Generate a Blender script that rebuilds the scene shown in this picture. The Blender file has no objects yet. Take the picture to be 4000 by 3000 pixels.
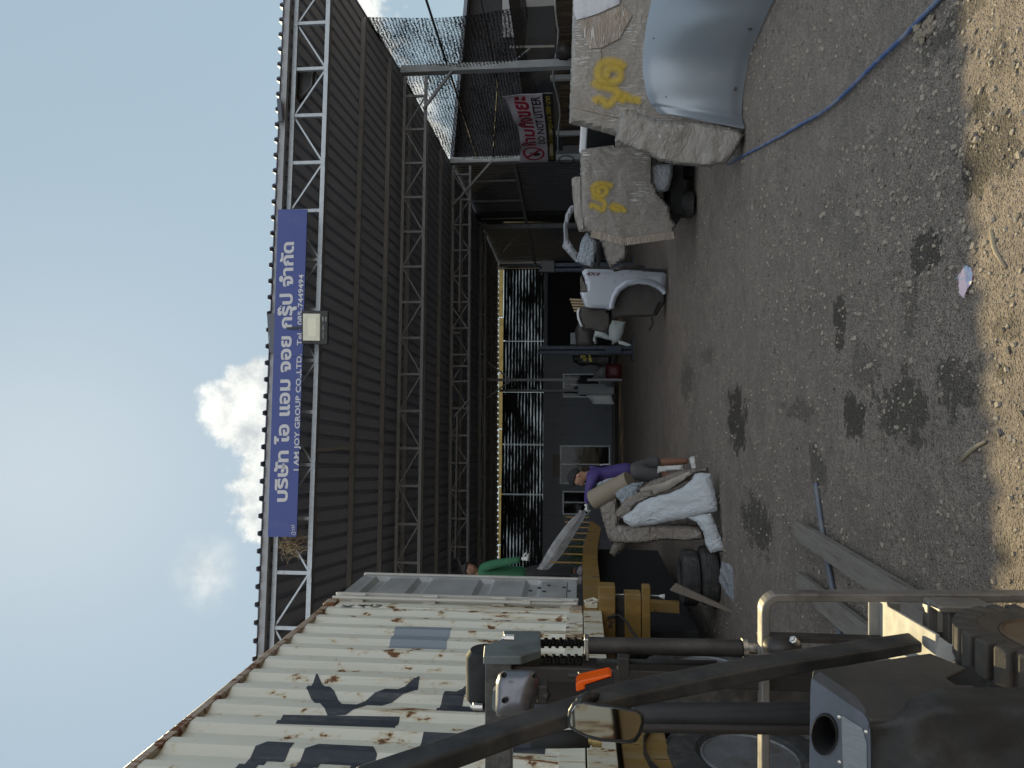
import bpy, bmesh, math, random
from mathutils import Vector, Matrix, noise
from math import radians, sin, cos, tan, pi, sqrt, atan2, exp
random.seed(7)
SC = bpy.context.scene
COL = SC.collection

# ------------------------------------------------------------------ camera (a phone held on its side: the picture lies turned by 90 degrees)
F = 2800.0
PITCH = radians(5.3)
CAMZ = 1.5
cd = bpy.data.cameras.new('camera')
cam = bpy.data.objects.new('camera', cd)
COL.objects.link(cam)
cd.sensor_width = 36.0
cd.lens = F / 4000.0 * 36.0
cd.clip_start = 0.02
cd.clip_end = 3000
up = Vector((0, -sin(PITCH), cos(PITCH)))
fw = Vector((0, cos(PITCH), sin(PITCH)))
rt = Vector((1, 0, 0))
M3 = Matrix((-up, rt, -fw)).transposed()
cam.matrix_world = Matrix.Translation((0, 0, CAMZ)) @ M3.to_4x4()
SC.camera = cam

# ------------------------------------------------------------------ light and exposure
SUN_EL = radians(40.2)
SUN_AZ = radians(-8.0)          # from straight ahead, towards the left
SC.view_settings.view_transform = 'Standard'
SC.view_settings.look = 'None'
SC.view_settings.gamma = 1
SC.view_settings.exposure = 0.35
sdir = Vector((sin(SUN_AZ) * cos(SUN_EL), cos(SUN_AZ) * cos(SUN_EL), sin(SUN_EL)))   # towards the sun
ld = bpy.data.lights.new('sun', 'SUN')
ld.energy = 5.0
ld.angle = radians(0.5)
ld.color = (1.0, 0.82, 0.45)
lo = bpy.data.objects.new('sun', ld)
COL.objects.link(lo)
lo.rotation_euler = sdir.to_track_quat('Z', 'Y').to_euler()
lo.location = (0, 0, 40)

def world():
    w = bpy.data.worlds.new('World')
    SC.world = w
    w.use_nodes = True
    nt = w.node_tree
    N = nt.nodes
    L = nt.links
    N.clear()
    def nd(t, **k):
        n = N.new(t)
        for a, b in k.items():
            setattr(n, a, b)
        return n
    def math_(op, a, b=None, c=None, clamp=False):
        n = nd('ShaderNodeMath', operation=op)
        n.use_clamp = clamp
        for i, v in enumerate((a, b, c)):
            if v is None:
                continue
            if isinstance(v, (int, float)):
                n.inputs[i].default_value = v
            else:
                L.new(v, n.inputs[i])
        return n.outputs[0]
    sky = nd('ShaderNodeTexSky', sky_type='NISHITA')
    sky.sun_disc = False
    sky.sun_elevation = SUN_EL
    sky.sun_rotation = SUN_AZ
    sky.air_density = 1.2
    sky.dust_density = 1.0
    sky.ozone_density = 1.5
    tc = nd('ShaderNodeTexCoord')
    sx = nd('ShaderNodeSeparateXYZ')
    L.new(tc.outputs['Generated'], sx.inputs[0])
    az = math_('ARCTAN2', sx.outputs[0], sx.outputs[1])
    el = math_('ARCSINE', sx.outputs[2])
    nz = nd('ShaderNodeTexNoise')
    nz.inputs['Scale'].default_value = 9
    nz.inputs['Detail'].default_value = 9
    nz.inputs['Roughness'].default_value = 0.62
    L.new(tc.outputs['Generated'], nz.inputs['Vector'])
    n1 = math_('SUBTRACT', nz.outputs['Fac'], 0.5)
    nb = nd('ShaderNodeTexNoise')
    nb.inputs['Scale'].default_value = 26
    nb.inputs['Detail'].default_value = 8
    nb.inputs['Roughness'].default_value = 0.6
    L.new(tc.outputs['Generated'], nb.inputs['Vector'])
    def blob(a0, e0, ra, re, amp):
        u = math_('DIVIDE', math_('SUBTRACT', az, a0), ra)
        v = math_('DIVIDE', math_('SUBTRACT', el, e0), re)
        r = math_('SQRT', math_('ADD', math_('MULTIPLY', u, u), math_('MULTIPLY', v, v)))
        s = math_('SUBTRACT', 1.0, r)
        return math_('ADD', s, math_('MULTIPLY', n1, amp))
    d1 = blob(radians(-2.0), radians(22.5), radians(5.5), radians(6.0), 1.0)
    d2 = blob(radians(-8.3), radians(20.8), radians(6.8), radians(5.8), 1.0)
    d3 = blob(radians(8), radians(15), radians(22), radians(6.0), 0.9)
    d4 = blob(radians(-11.0), radians(20.0), radians(4.0), radians(4.4), 1.0)
    d = math_('MAXIMUM', math_('MAXIMUM', d1, d2), math_('MAXIMUM', d3, d4))
    d = math_('ADD', d, math_('MULTIPLY', math_('SUBTRACT', nb.outputs['Fac'], 0.5), 0.35))
    mr = nd('ShaderNodeMapRange', interpolation_type='SMOOTHSTEP')
    L.new(d, mr.inputs[0])
    mr.inputs[1].default_value = 0.0
    mr.inputs[2].default_value = 0.17
    thin = blob(radians(-15.5), radians(27.5), radians(3.6), radians(3.0), 1.3)
    mr2 = nd('ShaderNodeMapRange', interpolation_type='SMOOTHSTEP')
    L.new(thin, mr2.inputs[0])
    mr2.inputs[1].default_value = 0.0
    mr2.inputs[2].default_value = 0.9
    mr2.inputs[4].default_value = 0.5
    mask = math_('MAXIMUM', mr.outputs[0], mr2.outputs[0], clamp=True)
    # colours: haze over the blue of the sky, then the cloud
    hz = nd('ShaderNodeMix', data_type='RGBA')
    hz.inputs[0].default_value = 0.80
    L.new(sky.outputs[0], hz.inputs[6])
    hz.inputs[7].default_value = (6.2, 8.2, 9.6, 1)
    cl = nd('ShaderNodeMix', data_type='RGBA')
    cr_ = nd('ShaderNodeMapRange', interpolation_type='SMOOTHSTEP')
    L.new(math_('ADD', math_('MULTIPLY', nb.outputs['Fac'], 0.45), math_('MULTIPLY', nz.outputs['Fac'], 0.55)), cr_.inputs[0])
    cr_.inputs[1].default_value = 0.40
    cr_.inputs[2].default_value = 0.58
    L.new(cr_.outputs[0], cl.inputs[0])
    cl.inputs[6].default_value = (9.0, 9.6, 9.8, 1)
    cl.inputs[7].default_value = (15.0, 15.2, 14.4, 1)
    mx = nd('ShaderNodeMix', data_type='RGBA')
    L.new(mask, mx.inputs[0])
    L.new(hz.outputs[2], mx.inputs[6])
    L.new(cl.outputs[2], mx.inputs[7])
    bg = nd('ShaderNodeBackground')
    # bright cloud band behind the viewer, unseen, added to raise the ambient light
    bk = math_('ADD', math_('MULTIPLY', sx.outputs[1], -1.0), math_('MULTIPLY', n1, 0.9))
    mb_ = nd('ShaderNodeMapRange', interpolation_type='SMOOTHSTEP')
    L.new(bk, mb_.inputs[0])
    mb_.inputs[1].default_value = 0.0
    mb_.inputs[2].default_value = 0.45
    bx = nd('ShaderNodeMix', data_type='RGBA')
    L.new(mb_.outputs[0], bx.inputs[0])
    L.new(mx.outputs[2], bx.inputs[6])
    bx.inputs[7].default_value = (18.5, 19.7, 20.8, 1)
    bg.inputs['Strength'].default_value = 0.0555
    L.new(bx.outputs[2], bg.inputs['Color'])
    out = nd('ShaderNodeOutputWorld')
    L.new(bg.outputs[0], out.inputs[0])
world()

# ------------------------------------------------------------------ from a pixel of the photograph (4000 x 3000) to a place
def ray(X, Y):
    a = (1500.0 - Y) / F
    b = (2000.0 - X) / F
    return Vector((a, cos(PITCH) - b * sin(PITCH), sin(PITCH) + b * cos(PITCH)))
CAM = Vector((0, 0, CAMZ))
def at(X, Y, d):
    r = ray(X, Y)
    return CAM + r * (d / r.y)
def gnd(X, Y, z=0.0):
    r = ray(X, Y)
    return CAM + r * ((z - CAMZ) / r.z)
def hit(X, Y, p, n):
    r = ray(X, Y)
    return CAM + r * ((Vector(p) - CAM).dot(n) / r.dot(n))

# ------------------------------------------------------------------ building helpers
def smoothstep(a, b, x):
    t = min(1, max(0, (x - a) / (b - a)))
    return t * t * (3 - 2 * t)

class MB:
    """collects boxes, bars, tubes ... and links them as ONE mesh object"""
    def __init__(s):
        s.v = []; s.f = []; s.m = []; s.mi = 0
    def add(s, vs, fs):
        o = len(s.v)
        s.v += [Vector(p) for p in vs]
        for f in fs:
            s.f.append([o + i for i in f]); s.m.append(s.mi)
        return s
    def box(s, c, size, ax=None):
        c = Vector(c)
        if ax is None:
            ax = (Vector((1, 0, 0)), Vector((0, 1, 0)), Vector((0, 0, 1)))
        x, y, z = [Vector(a) * (h / 2.0) for a, h in zip(ax, size)]
        vs = [c + x * i + y * j + z * k for k in (-1, 1) for j in (-1, 1) for i in (-1, 1)]
        return s.add(vs, [(0, 2, 3, 1), (4, 5, 7, 6), (0, 1, 5, 4), (2, 6, 7, 3), (0, 4, 6, 2), (1, 3, 7, 5)])
    def bar(s, p0, p1, w, h, upv=(0, 0, 1)):
        p0 = Vector(p0); p1 = Vector(p1)
        d = p1 - p0
        l = d.length
        d = d / l
        u = Vector(upv)
        if abs(u.dot(d)) > 0.98:
            u = Vector((0, 1, 0))
        sd = d.cross(u).normalized()
        u = sd.cross(d).normalized()
        return s.box((p0 + p1) / 2, (l, w, h), (d, sd, u))
    def prism(s, pts, vec):
        pts = [Vector(p) for p in pts]
        vec = Vector(vec)
        n = len(pts)
        fs = [tuple(range(n)), tuple(range(2 * n - 1, n - 1, -1))]
        fs += [(i, n + i, n + (i + 1) % n, (i + 1) % n) for i in range(n)]
        return s.add(pts + [p + vec for p in pts], fs)
    def tube(s, pts, r, n=10, cap=True, up0=None):
        pts = [Vector(p) for p in pts]
        rs = r if isinstance(r, (list, tuple)) else [r] * len(pts)
        vs = []; fs = []
        T0 = (pts[1] - pts[0]).normalized()
        a = Vector(up0) if up0 else (Vector((0, 0, 1)) if abs(T0.z) < 0.9 else Vector((1, 0, 0)))
        u = (a - T0 * a.dot(T0)).normalized()
        for i, p in enumerate(pts):
            if i == 0: t = pts[1] - pts[0]
            elif i == len(pts) - 1: t = pts[-1] - pts[-2]
            else: t = (pts[i + 1] - p).normalized() + (p - pts[i - 1]).normalized()
            t.normalize()
            u = (u - t * u.dot(t)).normalized()
            w = t.cross(u)
            for k in range(n):
                an = 2 * pi * k / n
                vs.append(p + (u * cos(an) + w * sin(an)) * rs[i])
        for i in range(len(pts) - 1):
            for k in range(n):
                k2 = (k + 1) % n
                fs.append((i * n + k, i * n + k2, (i + 1) * n + k2, (i + 1) * n + k))
        if cap:
            fs.append(tuple(range(n - 1, -1, -1)))
            fs.append(tuple((len(pts) - 1) * n + k for k in range(n)))
        return s.add(vs, fs)
    def lathe(s, c, axis, prof, n=24, ref=None):
        c = Vector(c); ax = Vector(axis).normalized()
        a = Vector(ref) if ref else (Vector((0, 0, 1)) if abs(ax.z) < 0.9 else Vector((1, 0, 0)))
        u = (a - ax * a.dot(ax)).normalized()
        w = ax.cross(u)
        vs = []; fs = []
        for t, r in prof:
            for k in range(n):
                an = 2 * pi * k / n
                vs.append(c + ax * t + (u * cos(an) + w * sin(an)) * r)
        for i in range(len(prof) - 1):
            for k in range(n):
                k2 = (k + 1) % n
                fs.append((i * n + k, i * n + k2, (i + 1) * n + k2, (i + 1) * n + k))
        if prof[0][1] > 1e-5: fs.append(tuple(range(n - 1, -1, -1)))
        if prof[-1][1] > 1e-5: fs.append(tuple((len(prof) - 1) * n + k for k in range(n)))
        return s.add(vs, fs)
    def grid(s, fn, nu, nv):
        vs = [fn(i / nu, j / nv) for j in range(nv + 1) for i in range(nu + 1)]
        fs = [(j * (nu + 1) + i, j * (nu + 1) + i + 1, (j + 1) * (nu + 1) + i + 1, (j + 1) * (nu + 1) + i)
              for j in range(nv) for i in range(nu)]
        return s.add(vs, fs)
    def sheet(s, fn, nu, nv, th):
        """a grid with real thickness along -normal (th metres)"""
        P = [[Vector(fn(i / nu, j / nv)) for i in range(nu + 1)] for j in range(nv + 1)]
        Q = []
        for j in range(nv + 1):
            row = []
            for i in range(nu + 1):
                a = P[j][min(i + 1, nu)] - P[j][max(i - 1, 0)]
                b = P[min(j + 1, nv)][i] - P[max(j - 1, 0)][i]
                row.append(P[j][i] - a.cross(b).normalized() * th)
            Q.append(row)
        w = nu + 1
        vs = [p for r in P for p in r] + [p for r in Q for p in r]
        o = w * (nv + 1)
        fs = []
        for j in range(nv):
            for i in range(nu):
                a, b, c, d = j * w + i, j * w + i + 1, (j + 1) * w + i + 1, (j + 1) * w + i
                fs.append((a, b, c, d)); fs.append((o + d, o + c, o + b, o + a))
        for i in range(nu):
            fs.append((i + 1, i, o + i, o + i + 1))
            k = nv * w
            fs.append((k + i, k + i + 1, o + k + i + 1, o + k + i))
        for j in range(nv):
            fs.append((j * w, (j + 1) * w, o + (j + 1) * w, o + j * w))
            k = nu
            fs.append(((j + 1) * w + k, j * w + k, o + j * w + k, o + (j + 1) * w + k))
        return s.add(vs, fs)
    def blob(s, c, rad, ax=None, nu=14, nv=9, nz=0.0, ns=3.0):
        """ellipsoid with optional noise"""
        c = Vector(c)
        if ax is None: ax = (Vector((1, 0, 0)), Vector((0, 1, 0)), Vector((0, 0, 1)))
        ax = [Vector(a) for a in ax]
        vs = []; fs = []
        for j in range(nv + 1):
            th = pi * j / nv
            for i in range(nu):
                ph = 2 * pi * i / nu
                q = Vector((sin(th) * cos(ph), sin(th) * sin(ph), cos(th)))
                k = 1 + (nz * noise.noise(q * ns + c * 3) if nz else 0)
                vs.append(c + ax[0] * q.x * rad[0] * k + ax[1] * q.y * rad[1] * k + ax[2] * q.z * rad[2] * k)
        for j in range(nv):
            for i in range(nu):
                i2 = (i + 1) % nu
                fs.append((j * nu + i, (j + 1) * nu + i, (j + 1) * nu + i2, j * nu + i2))
        return s.add(vs, fs)
    def build(s, name, mats, parent=None, smooth=False, bevel=0, seg=2, recalc=True, merge=True, angle=None, base=None):
        if not isinstance(mats, (list, tuple)): mats = [mats]
        root = parent
        while root is not None and root.parent is not None: root = root.parent
        if root is not None: o = Vector(root.location)
        elif base is not None: o = Vector(base)
        else:
            xs = [p.x for p in s.v]; ys = [p.y for p in s.v]; zs = [p.z for p in s.v]
            o = Vector(((min(xs) + max(xs)) / 2, (min(ys) + max(ys)) / 2, min(zs)))
        me = bpy.data.meshes.new(name)
        me.from_pydata([tuple(p - o) for p in s.v], [], s.f)
        for m in mats: me.materials.append(m)
        me.polygons.foreach_set('material_index', s.m)
        bm = bmesh.new(); bm.from_mesh(me)
        if merge: bmesh.ops.remove_doubles(bm, verts=bm.verts, dist=1e-5)
        if recalc: bmesh.ops.recalc_face_normals(bm, faces=bm.faces)
        for f in bm.faces: f.smooth = bool(smooth)
        if smooth and angle is not None:
            for e in bm.edges:
                if len(e.link_faces) == 2 and e.calc_face_angle(0) > radians(angle): e.smooth = False
        bm.to_mesh(me); bm.free(); me.update()
        ob = bpy.data.objects.new(name, me)
        COL.objects.link(ob)
        if parent is None: ob.location = o
        else: ob.parent = parent
        if bevel:
            md = ob.modifiers.new('bevel', 'BEVEL')
            md.width = bevel; md.segments = seg; md.limit_method = 'ANGLE'; md.angle_limit = radians(35)
            md.harden_normals = False
        return ob

def thing(name, label, cat, loc, group=None):
    o = bpy.data.objects.new(name, None)
    COL.objects.link(o)
    o.location = Vector(loc); o.empty_display_size = 0.2
    o['label'] = label; o['category'] = cat
    if group: o['group'] = group
    return o
def tag(o, label, cat, group=None):
    o['label'] = label; o['category'] = cat
    if group: o['group'] = group
    return o
def struct(o):
    o['kind'] = 'structure'
    return o

def text_islands(body, size, offset=0.0, space=1.0):
    """letters as flat islands: list of (verts2d, faces)"""
    cu = bpy.data.curves.new('letters', 'FONT')
    cu.body = body; cu.size = size; cu.offset = offset; cu.space_character = space
    cu.resolution_u = 4
    tmp = bpy.data.objects.new('letters', cu)
    COL.objects.link(tmp)
    dg = bpy.context.evaluated_depsgraph_get()
    me = bpy.data.meshes.new_from_object(tmp.evaluated_get(dg))
    bm = bmesh.new(); bm.from_mesh(me)
    bmesh.ops.remove_doubles(bm, verts=bm.verts, dist=1e-6)
    bm.verts.ensure_lookup_table()
    seen = set(); out = []
    for v in bm.verts:
        if v in seen: continue
        st = [v]; comp = []
        seen.add(v)
        while st:
            a = st.pop(); comp.append(a)
            for e in a.link_edges:
                b = e.other_vert(a)
                if b not in seen: seen.add(b); st.append(b)
        idx = {x: i for i, x in enumerate(comp)}
        fs = {f for x in comp for f in x.link_faces}
        if fs: out.append(([(x.co.x, x.co.y) for x in comp], [[idx[x] for x in f.verts] for f in fs]))
    bm.free()
    bpy.data.meshes.remove(me); bpy.data.objects.remove(tmp); bpy.data.curves.remove(cu)
    return out
def text_bounds(isl):
    xs = [p[0] for vs, _ in isl for p in vs]; ys = [p[1] for vs, _ in isl for p in vs]
    return min(xs), max(xs), min(ys), max(ys)
def words_of(isl, gap):
    """split letters into words where the gap is wide"""
    L = sorted(isl, key=lambda q: min(p[0] for p in q[0]))
    out = []; mx = None
    for q in L:
        a = min(p[0] for p in q[0]); b = max(p[0] for p in q[0])
        if mx is None or a - mx > gap: out.append([])
        out[-1].append(q); mx = b if mx is None else max(mx, b)
    return out
def text_on(mb, isl, o, ex, ey, ez, lift=0.003, fit=None):
    """lay letters on a plane: o = corner, ex/ey = unit directions; fit=(w,h) scales to that size from the lower left"""
    x0, x1, y0, y1 = text_bounds(isl)
    sx = sy = 1.0
    if fit:
        sx = fit[0] / (x1 - x0); sy = fit[1] / (y1 - y0) if fit[1] else sx
    o = Vector(o)
    for k, (vs, fs) in enumerate(isl):
        lf = lift + 0.0004 * (k % 5)
        mb.add([o + ex * ((x - x0) * sx) + ey * ((y - y0) * sy) + ez * lf for x, y in vs], fs)

# ------------------------------------------------------------------ materials
MATS = {}
class NT:
    def __init__(s, name):
        s.m = bpy.data.materials.new(name); s.m.use_nodes = True
        s.nt = s.m.node_tree; s.N = s.nt.nodes; s.L = s.nt.links
        s.b = s.N['Principled BSDF']; s.out = s.N['Material Output']
        s.tc = s.N.new('ShaderNodeTexCoord')
    def set(s, sock, v):
        if isinstance(v, (int, float)): sock.default_value = v
        elif isinstance(v, (tuple, list)): sock.default_value = tuple(v) + ((1,) if len(v) == 3 and len(sock.default_value) == 4 else ())
        else: s.L.new(v, sock)
    def P(s, **k):
        al = dict(col='Base Color', rough='Roughness', metal='Metallic', normal='Normal', coat='Coat Weight', coatr='Coat Roughness',
                  coatn='Coat Normal', alpha='Alpha', trans='Transmission Weight', ior='IOR', spec='Specular IOR Level', sub='Subsurface Weight',
                  emit='Emission Color', emits='Emission Strength')
        for a, v in k.items(): s.set(s.b.inputs[al[a]], v)
    def map(s, scale=(1, 1, 1), rot=(0, 0, 0), loc=(0, 0, 0), src=None):
        n = s.N.new('ShaderNodeMapping')
        n.inputs['Scale'].default_value = scale; n.inputs['Rotation'].default_value = rot; n.inputs['Location'].default_value = loc
        s.L.new(src or s.tc.outputs['Object'], n.inputs[0])
        return n.outputs[0]
    def noise(s, scale, detail=4, rough=0.55, vec=None, dist=0.0, col=False):
        n = s.N.new('ShaderNodeTexNoise')
        n.inputs['Scale'].default_value = scale; n.inputs['Detail'].default_value = detail
        n.inputs['Roughness'].default_value = rough; n.inputs['Distortion'].default_value = dist
        s.L.new(vec or s.tc.outputs['Object'], n.inputs['Vector'])
        return n.outputs['Color' if col else 'Fac']
    def voro(s, scale, vec=None, feature='F1', out='Distance', rnd=1.0):
        n = s.N.new('ShaderNodeTexVoronoi'); n.feature = feature
        n.inputs['Scale'].default_value = scale; n.inputs['Randomness'].default_value = rnd
        s.L.new(vec or s.tc.outputs['Object'], n.inputs['Vector'])
        return n.outputs[out]
    def ramp(s, v, a, b, c=0.0, d=1.0, smooth=True):
        n = s.N.new('ShaderNodeMapRange')
        if smooth: n.interpolation_type = 'SMOOTHSTEP'
        s.L.new(v, n.inputs[0])
        for i, x in zip((1, 2, 3, 4), (a, b, c, d)): n.inputs[i].default_value = x
        return n.outputs[0]
    def math(s, op, a, b=None, clamp=False):
        n = s.N.new('ShaderNodeMath'); n.operation = op; n.use_clamp = clamp
        s.set(n.inputs[0], a)
        if b is not None: s.set(n.inputs[1], b)
        return n.outputs[0]
    def mix(s, f, a, b):
        n = s.N.new('ShaderNodeMix'); n.data_type = 'RGBA'
        s.set(n.inputs[0], f); s.set(n.inputs[6], a); s.set(n.inputs[7], b)
        return n.outputs[2]
    def bump(s, h, strength=0.3, dist=0.01, normal=None):
        n = s.N.new('ShaderNodeBump')
        n.inputs['Strength'].default_value = strength; n.inputs['Distance'].default_value = dist
        s.L.new(h, n.inputs['Height'])
        if normal is not None: s.L.new(normal, n.inputs['Normal'])
        return n.outputs[0]
    def xyz(s, src=None):
        n = s.N.new('ShaderNodeSeparateXYZ'); s.L.new(src or s.tc.outputs['Object'], n.inputs[0])
        return n.outputs
def k3(c, f): return tuple(min(1, x * f) for x in c)
def plain(name, col, rough=0.6, metal=0.0, var=0.18, vs=6.0, dirt=None, dirtamt=0.4, bump=0.0, bs=60.0, coat=0.0, stretch=(1, 1, 1), wear=None):
    if name in MATS: return MATS[name]
    t = NT(name)
    vec = t.map(stretch)
    c = t.mix(t.noise(vs, 6, 0.6, vec), k3(col, 1 - var), k3(col, 1 + var))
    c = t.mix(t.ramp(t.noise(85, 5, .7), .35, .7, 0, .22), c, k3(col, .55))
    c = t.mix(t.ramp(t.noise(1.0, 6, .75, t.map((38, 38, 5), rot=(.5, .3, .2))), .60, .68, 0, .30), c, k3(col, 1.9))
    if dirt is not None:
        c = t.mix(t.ramp(t.noise(vs * 0.7, 8, 0.7, t.map(stretch, loc=(3, 1, 7))), 0.62 - dirtamt * 0.35, 0.75, 0, 0.9), c, dirt)
    if wear is not None:
        pt = t.N.new('ShaderNodeNewGeometry').outputs['Pointiness']
        e_ = t.math('ADD', pt, t.math('MULTIPLY', t.math('SUBTRACT', t.noise(22, 5, .7), .5), .10))
        c = t.mix(t.ramp(e_, .55, .61, 0, .8), c, wear)
    t.P(col=c, rough=t.ramp(t.noise(vs * 2, 3), 0.2, 0.8, max(0.05, rough - 0.12), min(1, rough + 0.12)), metal=metal, coat=coat)
    if bump: t.P(normal=t.bump(t.noise(bs, 5, 0.6, vec), bump, 0.01))
    MATS[name] = t.m
    return t.m
# ================================================================== ground
def ground_material():
    t = NT('ground')
    vec = t.tc.outputs['Object']
    big = t.noise(0.45, 6, 0.6)
    mid = t.noise(3.2, 7, 0.65, dist=0.4)
    fine = t.noise(34, 8, 0.72)
    grit = t.voro(75)
    grit2 = t.voro(150)
    c = t.mix(t.ramp(big, 0.3, 0.7), (0.185, 0.160, 0.143), (0.262, 0.224, 0.195))
    c = t.mix(t.ramp(mid, 0.35, 0.7), c, (0.295, 0.249, 0.212))
    c = t.mix(t.ramp(t.noise(11, 7, .72), .46, .66, 0, .5), c, (0.120, 0.104, 0.093))
    c = t.mix(t.ramp(fine, 0.40, 0.66, 0, 0.85), c, (0.165, 0.140, 0.121))
    c = t.mix(t.ramp(grit, 0.0, 0.28, 0.55, 0.0), c, (0.370, 0.318, 0.278))
    # trodden, oily floor further in under the roof
    y = t.xyz()[1]
    # stains: spots with a shape of their own
    n1 = t.noise(4.5, 6, 0.7)
    n2 = t.noise(20, 5, 0.7)
    wob = t.math('ADD', t.math('MULTIPLY', t.math('SUBTRACT', n1, 0.5), 3.0), t.math('MULTIPLY', t.math('SUBTRACT', n2, 0.5), 1.6))
    st = None
    px = t.xyz()
    spots = [(2838, 2912, 1520, 1750, 1.0), (3262, 3312, 1170, 1300, .9), (3262, 3298, 1300, 1370, .9), (3290, 3400, 1540, 1680, .95),
             (3400, 3640, 1480, 1720, .8), (3660, 3820, 1420, 1600, .75), (3560, 3670, 900, 1040, .9), (3770, 3870, 520, 740, 1.0),
             (3800, 3870, 370, 480, .95), (3860, 3990, 430, 720, .8), (2900, 3010, 1950, 2130, .9), (3330, 3420, 1330, 1520, .45),
             (3060, 3160, 1560, 1640, .55), (3860, 3980, 1230, 1330, .7), (3890, 3960, 1420, 1480, .8), (3880, 3960, 2100, 2220, .6), (3600, 3800, 80, 180, .7),
             (3520, 3600, 1080, 1300, .5), (2740, 2790, 1350, 1420, .5), (2660, 2700, 1400, 1560, .6), (3150, 3230, 1750, 1900, .6), (3880, 3950, 130, 280, .6)]
    for X0, X1, Y0, Y1, amp in spots:
        a = gnd((X0 + X1) / 2, (Y0 + Y1) / 2)
        ry = abs(gnd(X0, 1500).y - gnd(X1, 1500).y) / 2
        rx = abs(gnd((X0 + X1) / 2, Y0).x - gnd((X0 + X1) / 2, Y1).x) / 2
        u = t.math('DIVIDE', t.math('SUBTRACT', px[0], a.x), rx * 1.25)
        v = t.math('DIVIDE', t.math('SUBTRACT', px[1], a.y), ry * 1.25)
        d = t.math('SUBTRACT', 1.0, t.math('SQRT', t.math('ADD', t.math('MULTIPLY', u, u), t.math('MULTIPLY', v, v))))
        s = t.ramp(t.math('ADD', d, wob), 0.12, 0.24, 0, amp)
        st = s if st is None else t.math('MAXIMUM', st, s)
    loose = t.ramp(t.noise(1.1, 7, 0.7, t.map(loc=(5, 2, 0))), 0.60, 0.72, 0, 0.28)
    st = t.math('MAXIMUM', st, loose)
    c = t.mix(t.math('MULTIPLY', st, 0.86), c, (0.050, 0.043, 0.036))
    rough = t.mix(st, (0.95, 0.95, 0.95), (0.55, 0.55, 0.55))
    h = t.math('ADD', t.math('MULTIPLY', fine, 0.5), t.math('MULTIPLY', t.ramp(grit, 0, 0.5, 1, 0), 0.6))
    h = t.math('ADD', h, t.math('MULTIPLY', t.ramp(grit2, 0, 0.5, 1, 0), 0.3))
    h = t.math('ADD', h, t.math('MULTIPLY', mid, 1.6))
    t.P(col=c, rough=rough, normal=t.bump(h, 0.95, 0.024), spec=0.25)
    return t.m
gm = MB()
def ground_z(x, y):
    if y > 14 or y < -2 or abs(x) > 9: return 0.0
    e = smoothstep(14, 10, y) * smoothstep(-2, 0, y) * smoothstep(9, 7, abs(x))
    return e * (0.022 * noise.noise(Vector((x * 0.9, y * 0.9, 0))) + 0.010 * noise.noise(Vector((x * 3.1, y * 3.1, 4))))
gm.grid(lambda u, v: Vector((-9 + 18 * u, -2 + 16 * v, ground_z(-9 + 18 * u, -2 + 16 * v))), 150, 140)
R = 400
for a, b, c, d in ((-R, -9, -R, R), (9, R, -R, R), (-9, 9, -R, -2), (-9, 9, 14, R)):
    gm.add([(a, c, 0), (b, c, 0), (b, d, 0), (a, d, 0)], [(0, 1, 2, 3)])
g = struct(gm.build('ground', ground_material(), smooth=True, merge=False, recalc=False, base=(0, 0, 0)))

# loose gravel: nobody could count it
def gravel():
    mb = MB()
    rnd = random.Random(11)
    n = 0
    while n < 21000:
        y = 2.0 + 8.5 * rnd.random() ** 1.5
        half = 0.62 * y + 0.6
        x = rnd.uniform(-half, half)
        dn = noise.noise(Vector((x * 0.8, y * 0.8, 9))) * 0.9 + noise.noise(Vector((x * 2.6, y * 2.6, 2))) * 0.6
        if rnd.random() > 0.55 + dn: continue
        n += 1
        r = 0.0030 + 0.0100 * rnd.random() ** 4.0
        if rnd.random() < 0.006: r *= 1.7
        z = ground_z(x, y) + r * 0.25
        vs = []
        q = Matrix.Rotation(rnd.uniform(0, 6.28), 3, 'Z') @ Matrix.Rotation(rnd.uniform(-.5, .5), 3, 'X')
        sx, sy, sz = rnd.uniform(.7, 1.35), rnd.uniform(.6, 1.1), rnd.uniform(.45, .8)
        for k in (-1, 1):
            for j in (-1, 1):
                for i in (-1, 1):
                    p = Vector((i * sx, j * sy, k * sz)) * rnd.uniform(.55, 1.0) * r
                    vs.append(Vector((x, y, z)) + q @ p)
        mb.mi = 0 if rnd.random() < .62 else (1 if rnd.random() < .3 else 2)
        mb.add(vs, [(0, 2, 3, 1), (4, 5, 7, 6), (0, 1, 5, 4), (2, 6, 7, 3), (0, 4, 6, 2), (1, 3, 7, 5)])
    o = mb.build('gravel', [plain('stone', (.28, .245, .20), .9, bump=.3), plain('stone_pale', (.255, .23, .20), .85), plain('stone_dark', (.13, .115, .10), .85)], merge=False, base=(0, 4, 0))
    tag(o, 'loose grey gravel scattered over the dirt yard', 'gravel')
    o['kind'] = 'stuff'
gravel()
# ================================================================== the shed
YAW = radians(7.0)
RV = Vector((cos(YAW), sin(YAW), 0))
DV = Vector((-sin(YAW), cos(YAW), 0))
UP = Vector((0, 0, 1))
C0 = Vector((0, 10, 0))
def S(r, d, z): return C0 + RV * r + DV * d + UP * z
def S_rd(p):
    q = Vector(p) - C0
    return q.dot(RV), q.dot(DV)
TILT = 0.012
ROOF_PTS = [(-0.15, 5.79), (0, 5.785), (4.86, 5.30), (9.6, 5.03), (14.4, 4.88), (20.45, 4.76)]
def roof_z(d, r=0):
    P = ROOF_PTS
    for (a, za), (b, zb) in zip(P, P[1:]):
        if d <= b or b == P[-1][0]:
            return za + (zb - za) * (d - a) / (b - a) + TILT * r
    return P[-1][1]
def r_on(X, Y, d):
    return S_rd(hit(X, Y, S(0, d, 0), DV))[0]

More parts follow.
